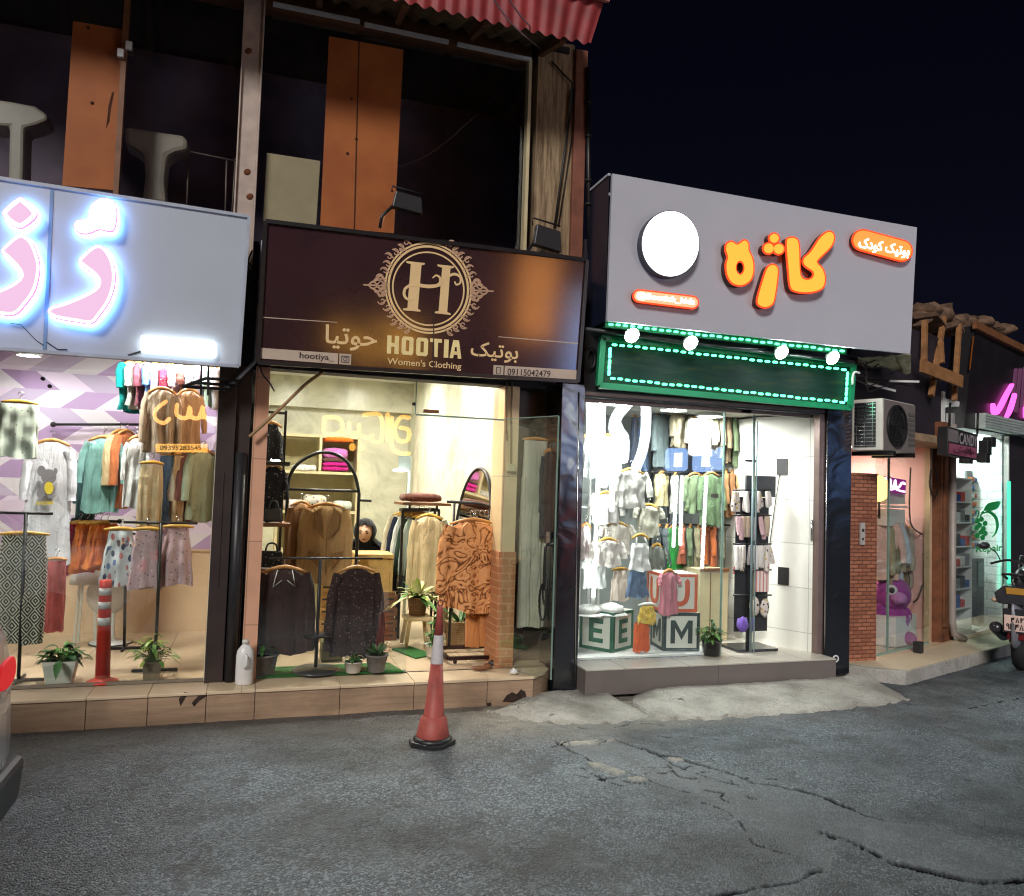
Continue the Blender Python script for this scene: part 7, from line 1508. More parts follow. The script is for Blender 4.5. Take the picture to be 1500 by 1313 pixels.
for i, (n_, r, g, b) in enumerate(tops): garment('shirt', 'hanging_shirt', '%s shirt fanned out behind the cream shirt in the square rack' % n_, 'shirt', P(598 + i * 7, 752 + i, YR + .30 - i * .075), .40, P(574, 752, YR).z - P(574, 872 - 3 * (i % 3), YR).z, navyp if n_ == 'navy' else fab('sq_' + n_.replace(' ', '_'), r, g, b), rot=-.28, T=.05, group='shirts in the square rack', sleeve=.66, hangm=hang_y)
garment_px('shirt', 'cream_shirt', 'cream shirt facing the street in the square rack', 'shirt', 600, 656, 757, 868, YR - .1, fab('ivory', 212, 190, 146), T=.13, sleeve=.8, spread=.04, rot=-.15, hangm=hang_y)
# oval mirror
c = P(694, 742, 1.0); t = thing('oval_mirror', 'tall oval mirror with a thin black frame on the right of the HOOTIA shop', 'mirror', (c.x, 1.0, FZ)); mrot = Matrix.Rotation(math.radians(-79), 3, 'Z') @ Matrix.Rotation(math.radians(-6), 3, 'X')
rx, rz = .35, .56; cz = V((c.x, 1.0, P(694, 686, 1.0).z - rz)); fm = lambda x, y: cz + mrot @ V((x, 0, y)); nm2 = mrot @ NY
mb = MB(); shape(mb, circ(0, 0, rx, rz, 48), fm, 0, .012, nm2); mb.build('mirror_glass', M['mirror'], t)
mb = MB(); mb.tube([fm(math.cos(k / 48 * 6.2832) * rx, math.sin(k / 48 * 6.2832) * rz) + nm2 * .008 for k in range(49)], .018, 8, False); mb.build('mirror_frame', M['black_metal'], t)
mb = MB(); mb.tube([fm(-rx, 0), V((c.x - .18, 1.02, FZ))], .011, 6); mb.tube([fm(rx, 0), V((c.x + .1, 1.05, FZ))], .011, 6); mb.build('mirror_stand', M['black_metal'], t)
# front rack with the swirl robe
YF = .34; t = thing('front_rack', 'black front rack with curved corners holding the swirl-print robe', 'clothes rack', P(700, 965, YF))
mb = MB(); mb.tube([V(q) for q in spline([P(655, 735, YF + .1), P(700, 738, YF), P(722, 745, YF), P(732, 758, YF), P(734, 790, YF)], 6)] + [V((P(734, 790, YF).x, YF, FZ + .05))], .013, 8); a = P(668, 960, YF); mb.tube([V((a.x, YF + .25, FZ + .05)), V((a.x, YF + .25, P(655, 735, YF).z))], .013, 8); mb.build('rack_tube', M['black_metal'], t)
a, b = P(655, 958, YF - .1), P(738, 958, YF - .1); mb = MB()
for s in (YF - .14, YF + .3): mb.bar((a.x, s, FZ + .045), (b.x, s, FZ + .045), .03)
for x in (a.x, b.x): mb.bar((x, YF - .14, FZ + .045), (x, YF + .3, FZ + .045), .03)
for x in (a.x + .06, b.x - .04): mb.ball((x, YF - .14, FZ + .018), .018)
mb.build('rack_base', mat('base_maroon', (.03, .012, .012, 1), .3, .4), t)
garment_px('robe', 'swirl_robe', 'brown swirl-print loose blouse on the front rack', 'blouse', 644, 744, 764, 896, YF - .05, swirl, T=.20, fold=.022, sleeve=.7, spread=.05)
garment_px('robe', 'grey_robe', 'grey-brown printed blouse behind the swirl-print blouse', 'blouse', 682, 752, 770, 900, YF + .12, swirlg, T=.16, fold=.02, sleeve=.6, spread=.05, hangm=hang_y)
garment_px('pants', 'trousers', 'caramel wide trousers under the swirl-print blouse', 'trousers', 682, 736, 872, 946, YF + .03, fab('caramel_p', 186, 122, 70), T=.12)
hk = MB()
for i in range(4): c = P(692 + i * 7, 752, YF + .02); hk.tube([c + V((math.cos(a_) * .02, 0, math.sin(a_) * .028)) for a_ in [j * .5 for j in range(11)]], .003, 5, False)
tag(hk.build('spare_hooks', M['chrome'], None, 0, 0, P(700, 752, YF)), 'row of empty hanger hooks on the front rack before the oval mirror', 'hooks')
# plants, pots, mats
mgm = (lambda t_: (t_.bump(t_.noise(400, 3), 1, .01), t_.fin(t_.ramp(t_.noise(260, 4), [(.3, (.008, .07, .008)), (.7, (.03, .22, .03))]), .9))[1])(NT('artificial_grass'))
def matp(label, pts): mb = MB(); mb.prism([G(x, y, FZ + .002) for x, y in pts], (0, 0, .012)); tag(mb.build('grass_mat', mgm, None, 0, 0, G(*pts[0], FZ)), label, 'mat')
c8 = lambda L_: [(360 + x / 4.863, 770 + y / 4.863) for x, y in L_]
matp('green grass mat under the dark blouses', c8([(100, 1022), (1020, 985), (1120, 1046), (120, 1086)])); matp('green grass mat under the white stool', c8([(1040, 885), (1170, 868), (1340, 925), (1210, 952)]))
plant('sparse plant in a wide grey pot under the blouse with white piping', G(385, 989, FZ + .002), (.08, .105, .16), [M['leaf_dark']], 18, .09, .03, .12, .09, .6, 'potted plants on the HOOTIA window floor', M['grey_pot'])
plant('tiny dark plant in a low white planter on the green mat', G(517, 985, FZ + .014), (.055, .068, .085), [M['leaf_dark'], M['leaf_cream']], 26, .05, .022, .06, .06, .5, 'potted plants on the HOOTIA window floor', M['white_pot'])
plant('spiky agave in a grey pot beside the white planter', G(551, 984, FZ + .014), (.062, .085, .135), [M['leaf_dark'], mat('leaf_agave', (.09, .15, .08, 1), .5, 0, .3, 20)], 26, .15, .030, .1, .1, .15, 'potted plants on the HOOTIA window floor', M['grey_pot'], style='rosette')
sp_ = G(613, 951, FZ); sp_.z = FZ + .014; t = thing('wooden_stool', 'pale wooden stool on the small green mat', 'stool', sp_); zt4 = P(613, 905, sp_.y).z
mb = MB(); mb.box(sp_.x - .12, sp_.x + .12, sp_.y - .0, sp_.y + .24, zt4 - .035, zt4); mb.build('seat', mat('pale_wood', srgb(222, 198, 150), .5, 0, .1), t, .006)
for dx in (-1, 1):
    for dy in (.03, .21): mb = MB(); mb.bar((sp_.x + dx * .085, sp_.y + dy, zt4 - .036), (sp_.x + dx * .115, sp_.y + dy + (.02 if dy > .1 else -.02), FZ + .014), .03); mb.build('leg', mat('pale_wood_leg', srgb(222, 198, 150), .5, 0, .1), t)
wk = bricks('basket_weave', srgb(150, 112, 66), srgb(120, 86, 48), srgb(70, 48, 26), .035, .016, 'x', .8, .004, 1, .01); wkp = bricks('pale_weave', srgb(205, 180, 140), srgb(190, 160, 120), srgb(150, 120, 84), .035, .016, 'x', .8, .003, .8, .01)
plant('variegated lime plant in a brown basket on the wooden stool', (sp_.x, sp_.y + .12, zt4 + .001), (.075, .092, .17), [M['leaf_cream'], M['leaf_lime'], M['leaf_cream'], M['leaf_mid']], 46, .26, .06, .1, .1, .55, None, wk, style='rosette')
plant('small leafy green plant in a white pot beside the cone tip', G(634, 962, FZ + .014), (.055, .07, .11), [M['leaf_mid'], M['leaf_dark']], 45, .06, .035, .20, .07, .6, None, M['white_pot'])
plant('tall plant in a pale woven basket beside the caramel trousers', G(672, 946, FZ + .002), (.12, .13, .24), [M['leaf_dark'], M['leaf_mid']], 14, .34, .05, .1, .1, .12, None, wkp, style='rosette')
t = thing('plant_shelf', 'low brown slatted shelf behind the woven basket', 'shelf', P(672, 920, 1.5)); a, b = P(655, 930, 1.5), P(690, 880, 1.5)
for i in range(3): mb = MB(); mb.box(a.x, b.x, 1.5, 1.7, FZ + .1 + i * .2, FZ + .13 + i * .2); mb.build('slat', M['wood_brown'], t)
mb = MB(); mb.box(a.x - .02, a.x, 1.5, 1.7, FZ, FZ + .56); mb.box(b.x, b.x + .02, 1.5, 1.7, FZ, FZ + .56); mb.build('side', M['wood_brown'], t)
# wall lamps, cord and switch, arm
for px, py, Y, lb in ((403, 673, .95, 'small white disc lamp on the black shelf rack'), (587, 689, 2.5, 'small white disc lamp on a grey post near the seated woman')):
    c = P(px, py, Y); w_ = (P(px + 11, py, Y) - c).length; t = thing('disc_lamp', lb, 'lamp', c, 'small white disc lamps'); mb = MB(); mb.lathe(c, [(0, -.018), (w_, -.012), (w_, .006), (w_ * .3, .02), (0, .02)], 24); mb.build('lamp_disc', M['lamp_white'], t)
    mb = MB(); mb.box(c.x - .02, c.x + w_ * 1.2, c.y - .01, c.y + .06, c.z + .022, c.z + .16); mb.build('lamp_bracket', mat('lamp_grey', srgb(120, 130, 130), .4), t)
    if Y > 2: mb = MB(); mb.tube([c + V((w_ * 1.25, .03, .16)), V((c.x + w_ * 1.25, c.y + .03, FZ))], .018, 8); mb.build('lamp_post', mat('post_grey', srgb(150, 160, 155), .4), t)
rod = mat('bamboo_rod', srgb(150, 118, 78), .5, 0, .2)
mb = MB(); g8 = lambda x, y: P(360 + x / 4.863, 530 + y / 4.863, -.10); mb.tube([V(q) for q in spline([g8(25, 535), g8(110, 460), g8(250, 330), g8(400, 185), g8(480, 120), g8(560, 70)], 6)], .0125, 8); tag(mb.build('bent_rod', rod, None, 0, 0, g8(25, 535)), 'bent brown rod leaning from the pink pillar up to the brown sign', 'rod')
mb = MB(); mb.tube([V(q) for q in spline([g8(100, 20), g8(120, 90), g8(170, 150), g8(205, 212)], 6)], .006, 6); tag(mb.build('dangling_cable', M['cable'], None, 0, 0, g8(100, 20)), 'short black cable dangling below the left end of the brown sign', 'cable')
t = thing('pillar_wiring', 'brown conduit with a white switch box down the cream pillar of the HOOTIA shop', 'wiring', P(748, 690, .0)); g9 = lambda x, y: P(580 + x / 5, 560 + y / 5, -.005)
mb = MB(); mb.tube([g9(850, 0), g9(852, 90), g9(840, 200), g9(842, 600), g9(838, 640)], .008, 6); mb.tube([g9(815, 0), g9(810, 170), g9(806, 300), g9(815, 430)], .006, 6); mb.build('conduit', rod, t); mb = MB(); a, b = g9(815, 655), g9(870, 600); mb.box(a.x, b.x, -.03, .01, a.z, b.z); mb.build('switch_box', M['cream_paint'], t, .004)
# clothes hung on the dark wall behind the open glass door
garment_px('pants', 'grey_trousers', 'long grey trousers hanging behind the open glass door', 'trousers', 764, 806, 646, 918, .16, fab('grey_linen', 190, 186, 168), T=.09)
garment_px('shirt', 'dark_jacket', 'dark jacket hanging beside the grey trousers behind the glass door', 'jacket', 788, 822, 662, 790, .10, fab('dark_navy', 40, 42, 56), T=.10, rot=.3)
mb = MB(); mb.bar(P(776, 645, .17), P(802, 646, .17), .02); mb.bar(P(802, 646, .17), P(800, 780, .17), .014); tag(mb.build('wall_hook', M['black_metal'], None, 0, 0, P(776, 645, .17)), 'black bracket hook above the grey trousers', 'hook')
# ------------------------------------------------------------------ children's shop clothes
def stick(label, a, b): return rail(label, a, b, .011, M['black_metal'])
YK = .95
for py, l_ in ((600, 'top'), (692, 'middle'), (768, 'lowest')): stick('%s black rail of the children\'s shop' % l_, P(955, py, YK), P(1096, py + 2, YK))
t = thing('rail_frame', 'black upright frame carrying the rails of the children\'s shop', 'frame', P(1000, 900, YK + .05)); mb = MB()
for px in (957, 983, 1094): a = P(px, 598, YK + .03); mb.bar(V((a.x, YK + .03, .25)), a, .022)
mb.build('upright', M['black_metal'], t)
def kid(kind, label, px, y0, y1, w, c, rot=.9, Y=YK, m=None, cat='shirt', **kw):
    a, b = P(px, y0, Y), P(px, y1, Y); return garment(kind, 'child_' + cat, label, cat, a, w, a.z - b.z, m or fab('k_%d_%d_%d' % c, *c), rot=rot, T=.08, group='children\'s clothes on the rails', **kw)
kid('pants', 'denim blue children\'s trousers at the left end of the top rail', 943, 612, 690, .22, (60, 80, 110), .7, cat='trousers'); kid('pants', 'dark navy children\'s trousers left of the top rail shirts', 930, 612, 700, .2, (34, 42, 60), .8, cat='trousers')
kid('shirt', 'slate grey children\'s top on the top rail', 970, 606, 686, .26, (110, 122, 124), .4); kid('shirt', 'taupe children\'s polo on the top rail', 997, 606, 656, .25, (150, 138, 116), .3, Y=YK - .1)
def chest(txt_, y): 
    def fn(o, top, ax, ay):
        mb = MB(); c = top - ay * .058 + V((0, 0, -y)); text(mb, txt_, [c - ax * .05 + V((0, 0, -.02)), c + ax * .05 + V((0, 0, -.02)), c + ax * .05 + V((0, 0, .02)), c - ax * .05 + V((0, 0, .02))], -ay, .004, .03); mb.build('chest_print', ink, o)
    return fn
kid('shirt', 'pale grey children\'s shirt with a dark print facing out on the top rail', 1026, 611, 668, .30, (200, 196, 182), .05, Y=YK - .15, extra=chest('NYC', .16))
for i, (c, n_) in enumerate((((178, 166, 140), 'beige'), ((196, 184, 160), 'light beige'), ((120, 104, 82), 'brown'), ((96, 112, 84), 'dark green'), ((132, 150, 112), 'pale green'))): kid('shirt', '%s children\'s shirt edge-on at the right of the top rail' % n_, 1050 + i * 9, 608, 668 + 6 * i, .30, c, .95)
kid('pants', 'olive children\'s trousers hanging at the right below the top rail', 1084, 640, 690, .22, (110, 128, 100), .6, cat='trousers')
kid('shirt', 'cream children\'s polo on the middle rail', 970, 694, 742, .22, (206, 192, 146), .5); kid('shirt', 'white children\'s top half hidden on the middle rail', 990, 696, 752, .24, (210, 206, 200), .8)
kid('shirt', 'sage green children\'s polo on the middle rail', 1018, 696, 752, .28, (118, 134, 102), .2, Y=YK - .1); kid('shirt', 'green children\'s tee with a number print on the middle rail', 1042, 695, 770, .27, (104, 128, 92), .1, Y=YK - .16, extra=chest('1', .22))
for i, (c, n_) in enumerate((((150, 112, 74), 'tan'), ((130, 92, 58), 'cocoa'), ((168, 130, 88), 'camel'), ((120, 84, 54), 'chestnut'))): kid('shirt', '%s children\'s shirt edge-on at the right of the middle rail' % n_, 1064 + i * 9, 692, 758 - 3 * i, .28, c, .95)
for i, (c, n_) in enumerate((((60, 66, 70), 'charcoal'), ((84, 92, 96), 'slate'), ((50, 160, 70), 'bright green'), ((196, 110, 86), 'coral'), ((104, 118, 90), 'olive'), ((150, 140, 110), 'khaki'), ((206, 120, 66), 'orange'), ((196, 104, 56), 'burnt orange'), ((110, 112, 92), 'moss'))): kid('shirt', '%s children\'s shirt in the lowest rail row' % n_, 966 + i * 11.5, 772, 826 + (i % 3) * 4, .28, c, .9 if i not in (2, 6) else .4)
kid('shirt', 'white children\'s top with a small print in the window front', 925, 690, 744, .34, (236, 232, 226), .1, Y=.28, hangm=hang_y); kid('shirt', 'white floral children\'s top in the left of the window', 888, 724, 768, .30, (238, 228, 224), .1, Y=.3, m=prnt('white_floral', srgb(236, 232, 228), [srgb(225, 190, 150), srgb(220, 200, 205)], 26, .3), hangm=hang_y)
kid('shirt', 'white ruffled children\'s blouse above the green E block', 890, 792, 830, .30, (236, 226, 220), .1, Y=.26, hangm=hang_y)
kid('strap', 'white strappy children\'s top above the denim shorts', 938, 786, 836, .24, (240, 238, 236), .05, Y=.2, hangm=hang_y); kid('skirt', 'blue denim children\'s shorts under the white strappy top', 934, 836, 875, .24, (98, 118, 146), .05, Y=.2, cat='shorts', hang=False)
kid('robe', 'pink children\'s romper in front of the U block', 980, 838, 902, .19, (206, 130, 142), .1, Y=.12, cat='romper', sleeve=.2); kid('skirt', 'yellow ruffled children\'s top on the small figure by the E block', 948, 888, 914, .20, (225, 190, 80), .1, Y=.1, m=yelp, hangm=hang_w); kid('pants', 'orange children\'s trousers under the yellow ruffled top', 940, 912, 954, .17, (222, 100, 46), .05, Y=.1, cat='trousers', hang=False)
kid('tank', 'pale dress at the left edge of the children\'s shop window', 862, 640, 700, .2, (214, 220, 218), .3, Y=.3, cat='dress'); kid('tank', 'long white dress low at the left edge of the children\'s shop window', 858, 770, 820, .16, (222, 205, 205), .3, Y=.3, cat='dress')
for i, (px, y0, y1, w, c, l_) in enumerate(((903, 768, 812, .30, (240, 232, 222), 'cream children\'s top just right of the glowing tube'), (872, 812, 862, .26, (236, 238, 236), 'white children\'s top low at the left behind the glowing tube'), (908, 836, 880, .22, (232, 214, 200), 'blush children\'s shorts left of the denim shorts'), (950, 742, 786, .26, (190, 186, 170), 'stone children\'s top above the white strappy top'), (893, 640, 690, .30, (226, 232, 236), 'icy white children\'s top high in the left of the window'), (962, 800, 846, .2, (120, 122, 116), 'grey children\'s vest right of the white strappy top'))): kid('shirt' if 'shorts' not in l_ else 'skirt', l_, px, y0, y1, w, c, .15 * (i % 3), Y=.34 + .05 * i, sleeve=.3, hangm=hang_y)
for i in range(3):
    a, b = P(852 + i * 14, (594, 600, 604)[i], .5 + i * .12), P(848 + i * 14, 890, .5 + i * .12); mb = MB(); mb.bar(a, b, .018); mb.bar(a + V((0, .0, -.5)), a + V((.16, 0, -.5)), .014); mb.bar(a + V((0, 0, -.95)), a + V((.16, 0, -.95)), .014); tag(mb.build('display_pole', M['white_plastic'], None, 0, 0, a), ['leftmost white display pole in the children\'s shop window', 'middle white display pole in the children\'s shop window', 'rightmost white display pole in the children\'s shop window'][i], 'display pole', 'white display poles')
# letter blocks
def block(label, cpx, letter, c, rot, sz, z0):
    b = G(*cpx, z0); t = thing('letter_block', label, 'letter block', b, 'big letter blocks in the window'); Rm = Matrix.Rotation(rot, 3, 'Z'); ex, ey = Rm @ V((1, 0, 0)), Rm @ V((0, 1, 0)); h = sz / 2
    ctr = b + ex * (h if rot < 0 else h) + ey * h + V((0, 0, h)); ctr = b + (ex * h + ey * h) + V((0, 0, h + .001))
    mb = MB(); mb.obox(ctr, ex * h, ey * h, V((0, 0, h))); mb.build('block_body', mat('block_white', srgb(222, 220, 208), .5, 0, .05), t, .004)
    cm_ = mat('block_' + letter, c, .5, 0, .08)
    for nrm, u in ((-ey, ex), (-ex, -ey)):
        f = lambda x, y: ctr + nrm * h + u * (x * h) + V((0, 0, y * h)); mb = MB(); w = .16
        for x0, x1, y0, y1 in ((-1, 1, 1 - w, 1), (-1, 1, -1, -1 + w), (-1, -1 + w, -1 + w, 1 - w), (1 - w, 1, -1 + w, 1 - w)): shape(mb, [(x0, y0), (x1, y0), (x1, y1), (x0, y1)], f, .0005, .006, nrm)
        L_ = {'E': [[(-.42, -.6), (-.16, -.6), (-.16, .6), (-.42, .6)], [(-.16, .38), (.42, .38), (.42, .6), (-.16, .6)], [(-.16, -.11), (.36, -.11), (.36, .11), (-.16, .11)], [(-.16, -.6), (.42, -.6), (.42, -.38), (-.16, -.38)]],
              'M': [[(-.6, -.6), (-.36, -.6), (-.36, .6), (-.6, .6)], [(.36, -.6), (.6, -.6), (.6, .6), (.36, .6)], [(-.36, .6), (-.36, .22), (0, -.42), (0, -.02)], [(.36, .6), (0, -.02), (0, -.42), (.36, .22)]]}.get(letter)
        if L_:
            for q in L_: shape(mb, q, f, .0005, .006, nrm)
        else: pen(mb, [(-.42, .62), (-.42, -.1), (-.3, -.45), (0, -.58), (.3, -.45), (.42, -.1), (.42, .62)], .13, f, .0005, .006, nrm, True, 5, 2)
        mb.build('letter_face', cm_, t)
sE = .35
block('letter block with a dark green frame and the letter E on two faces', (897, 957), 'E', srgb(28, 92, 62), math.radians(33), sE, PZ)
bM = G(971, 954, PZ); sM = .345
_G = G
G = lambda x, y, z: V((bM.x, bM.y, z)); block('letter block with a black-green frame and the letter M on two faces', (0, 0), 'M', srgb(40, 54, 50), math.radians(-10), sM, PZ)
G = lambda x, y, z: V((bM.x - .015, bM.y + .01, z)); block('letter block with an orange frame and the letter U stacked above the M block', (0, 0), 'U', srgb(206, 92, 52), math.radians(-6), sM, PZ + sM + .004); G = _G
for i, (px, py, s) in enumerate(((863, 889, .09), (895, 888, .10))):
    c = P(px, py + 4, .28); mb = MB(); mb.ball(c, s, (1.2, 1.2, .55), 16, .25, i); mb.lathe(c + V((0, 0, -.03)), [(s * 1.25, 0), (s * 1.5, -.012), (s * 1.52, -.016), (s * 1.2, -.012)], 24); tag(mb.build('white_hat', fab('white_hat', 232, 230, 226), None, 0, 0, c), ['white cloth hat on the left of the E block', 'white cloth hat on the right of the E block'][i], 'hat', 'white hats on the E block')
plant('dark green plant in a black pot by the door of the children\'s shop', G(1042, 960, .25), (.075, .09, .14), [M['leaf_dark'], M['leaf_dark'], M['leaf_mid']], 90, .06, .03, .16, .11, .6, None, M['black_gloss'])
# sock rack
bs = G(1096, 950, .25); t = thing('sock_rack', 'black revolving rack hung with socks and baby things', 'rack', bs); a = P(1100, 700, bs.y)
mb = MB(); mb.bar(bs, V((bs.x, bs.y, a.z)), .05, .02); mb.build('upright', M['black_metal'], t); mb = MB(); mb.obox(bs + V((0, 0, .012)), V((.22, 0, 0)), V((0, .16, 0)), V((0, 0, .012))); mb.build('rack_base', M['black_gloss'], t, .004)
x1 = P(1135, 712, bs.y); mb = MB(); mb.box(P(1092, 712, bs.y).x, x1.x, bs.y - .015, bs.y + .01, P(1110, 728, bs.y).z, P(1110, 697, bs.y).z); mb.build('header_board', mat('header_grey', (.06, .065, .07, 1), .4), t)
mb = MB(); mb.box(P(1080, 712, bs.y).x, P(1128, 712, bs.y).x, bs.y + .012, bs.y + .02, P(1110, 925, bs.y).z, P(1110, 729, bs.y).z); mb.build('back_board', M['black_plastic'], t)
for py in (718, 755, 797, 835, 872): c0_, c1_ = P(1074, py, bs.y - .03), P(1130, py, bs.y - .03); mb = MB(); mb.tube([c0_, c1_], .008, 6); mb.build('hook_bar', M['black_metal'], t)
scol = [('grey', 170, 166, 166), ('pink', 206, 172, 176), ('white', 216, 212, 206), ('beige', 190, 172, 150), ('black', 46, 44, 46), ('mustard', 196, 160, 70)]
for r_, py in enumerate((720, 757, 799)):
    for k in range(5):
        c = P(1079 + k * 11 + R.uniform(-2, 2), py, bs.y - .05); n_, cr, cg, cbb = scol[(k * 2 + r_) % 6]; L = .20 + R.uniform(-.03, .03); mm = sockp if (k + r_) % 3 == 0 else fab('sock_' + n_, cr, cg, cbb); mb = MB()
        for e in range(3):
            o_ = V((R.uniform(-.03, .03), R.uniform(-.03, .02), 0)); kx = R.uniform(-.025, .025); L2_ = L * R.uniform(.75, 1.1)
            q = spline([c + o_, c + o_ + V((kx * .4, -.01, -L2_ * .4)), c + o_ + V((kx, -.015, -L2_ * .75)), c + o_ + V((kx * 1.3, -.02, -L2_))], 4); mb.tube([V(z_) for z_ in q], [.016 + .012 * math.sin(j / (len(q) - 1) * 2.6 + .2) for j in range(len(q))], 9, True, .6)
        tag(mb.build('sock_pair', mm, None, 0, 0, c), '%s sock pair, %s in the %s row of the black revolving rack' % ('patterned' if mm is sockp else n_, ['leftmost', 'second', 'third', 'fourth', 'rightmost'][k], ['top', 'second', 'third'][r_]), 'socks', 'socks on the black revolving rack')
c = P(1117, 852, bs.y - .06); mb = MB(); w_ = .075; mb.box(c.x - w_, c.x + w_, c.y, c.y + .03, c.z - .10, c.z + .10); tag(mb.build('gift_pack', (lambda t_: t_.fin(t_.ramp(t_.math('SINE', t_.math('MULTIPLY', t_.sep()[0], 160)), [(.4, srgb(224, 210, 204)), (.6, srgb(196, 128, 120))]), .5))(NT('striped_card')), None, .004, 0, c), 'striped pink card pack low on the revolving rack', 'pack')
c = P(1112, 888, bs.y - .06); mb = MB(); mb.ball(c + V((-.05, 0, 0)), .06, (.9, .5, 1.5), 12, .3, 3); mb.ball(c + V((.06, 0, -.02)), .055, (.9, .5, 1.6), 12, .3, 5); tag(mb.build('baby_mittens', sockp, None, 0, 0, c), 'pair of patterned baby mittens below the striped pack', 'mittens')
c = P(1088, 915, bs.y - .08); mb = MB(); mb.ball(c, .06, (1, .7, 1.2), 12, .6, 8); tag(mb.build('violet_toy', fab('violet', 110, 84, 170), None, 0, 0, c), 'small violet and white plush hanging at the foot of the revolving rack', 'toy')
c = P(1081, 838, .5); mb = MB(); mb.ball(c, .05, (1, .5, 1.1), 12, .9, 4); tag(mb.build('red_bow', fab('coral_red', 220, 84, 84), None, 0, 0, c), 'coral red bow beside the revolving rack', 'bow')
# ------------------------------------------------------------------ pink shop and repair shop goods
q0, q1 = L2(.1, .28, P2(1290, 756, .28).z), L2(1.0, .28, P2(1340, 756, .28).z); rail('clothes rail of the pink-walled shop', q0, q1, .011)
for i, (n_, r, g, b) in enumerate((('blush', 214, 176, 164), ('pale blue-grey', 176, 184, 194), ('khaki', 150, 140, 110), ('olive', 116, 112, 84), ('beige', 176, 158, 130), ('brown', 122, 98, 80), ('greige', 158, 146, 132))):
    c = P2(1290 + i * 7, 762 + i * 1.5, .28); L = c.z - P2(1290 + i * 7, (850, 850, 872, 868, 864, 862, 860)[i], .28).z; garment('shirt', 'hanging_shirt', '%s shirt on the rail of the pink-walled shop' % n_, 'shirt', c, .42, L, fab('pk_' + n_.replace(' ', '_'), r, g, b), rot=(-.35 if i < 2 else .85), T=.08, group='shirts of the pink-walled shop')
garment('robe', 'long_coat', 'long grey-brown coat hanging behind the purple plush in the pink-walled shop', 'coat', P2(1328, 850, .42), .34, .8, fab('greybrown', 112, 96, 80), rot=.7)
c = P2(1306, 905, .25); t = thing('plush_toy', 'large purple plush animal with a big eye behind the glass of the pink-walled shop', 'plush toy', V((c.x, c.y, SZ + .3))); pu, pl2 = fab('purple_plush', 150, 60, 140), fab('lilac_plush', 190, 130, 190)
mb = MB(); mb.ball(c + V((0, 0, -.02)), .19, (1, .9, 1.0), 18, .12, 1); mb.ball(c + V((.0, 0, .26)), .20, (1, .95, 1), 18, .1, 2); mb.ball(c + V((-.16, 0, .05)), .09, (.8, .8, 1.3), 12); mb.ball(c + V((.15, -.05, .02)), .08, (.8, .8, 1.3), 12); mb.ball(c + V((-.1, -.1, -.2)), .09, (1, 1.2, .8), 12); mb.ball(c + V((.1, -.12, -.2)), .09, (1, 1.2, .8), 12); mb.ball(c + V((-.12, .03, .45)), .07, (.8, .5, 1.2), 10); mb.ball(c + V((.1, .05, .46)), .06, (.8, .5, 1.2), 10); mb.build('plush_body', pu, t)
vd_ = (CAM - (c + V((0, 0, .26)))).normalized(); sd_ = vd_.cross(V((0, 0, 1))).normalized() * -1
mb = MB(); mb.ball(c + V((0, 0, .22)) + vd_ * .17 + sd_ * .07, .085, (1, 1, .8), 14); mb.build('snout', pl2, t)
mb = MB(); mb.ball(c + V((0, 0, .30)) + vd_ * .17 - sd_ * .0, .06, (1, 1, 1), 14); ey_ = mb.build('eye', M['white_plastic'], t); mb = MB(); mb.ball(c + V((0, 0, .30)) + vd_ * .205, .036, (1, 1, 1), 12); mb.build('pupil', M['black_gloss'], ey_)
mb = MB(); a = 0; mb.obox(V((c.x, c.y, SZ + .17)), D2 * .26, N2 * .16, V((0, 0, .16))); tag(mb.build('white_box', M['white_plastic'], None, .006, 0, V((c.x, c.y, SZ))), 'white box under the purple plush animal', 'box')
t = thing('pink_sign', 'small magenta sign with glowing white script inside the pink-walled shop', 'lit sign', P2(1311, 712, .12)); g6 = lambda x, y: P2(1220 + x / 3.861, 680 + y / 3.861, .12)
mb = MB(); shape(mb, [(288, 148), (412, 170), (414, 90), (290, 68)], g6, -.02, 0, nn); mb.build('sign_box', emis('magenta_sign', (.55, .02, .42, 1), .55), t, .004)
mb = MB(); pen(mb, [(298, 80), (300, 120), (318, 118), (322, 86), (326, 122), (345, 124), (350, 92), (356, 128), (372, 130), (390, 106), (404, 112)], 6, g6, .003, .006, nn); pen(mb, [(300, 138), (330, 144), (350, 140), (380, 152), (404, 156)], 5, g6, .003, .006, nn); mb.build('script', emis('script_white', (1, .9, 1, 1), 3), t)
t = thing('ring_lamp', 'warm glowing lamp at the left of the magenta sign', 'lamp', P2(1288, 716, .14)); mb = MB(); mb.ball(P2(1288, 716, .14), .10, (1, 1, 1.4), 14); mb.build('lamp_glow', emis('warm_glow', (1, .62, .18, 1), 4), t); mb = MB(); mb.tube([P2(1288, 735, .14), P2(1288, 760, .14)], .012, 6); mb.build('lamp_stem', M['black_metal'], t)
t = thing('white_wall_shelf', 'white shelf boxes above the shirts of the pink-walled shop', 'shelf', P2(1296, 745, .3)); mb = MB(); cx = P2(1297, 742, .3); mb.obox(cx, D2 * .22, N2 * .15, V((0, 0, .012))); mb.obox(cx + V((0, 0, .12)), D2 * .20, N2 * .13, V((0, 0, .09))); mb.obox(cx + V((0, 0, -.12)), D2 * .20, N2 * .13, V((0, 0, .09))); mb.build('shelf_box', M['white_plastic'], t, .006)
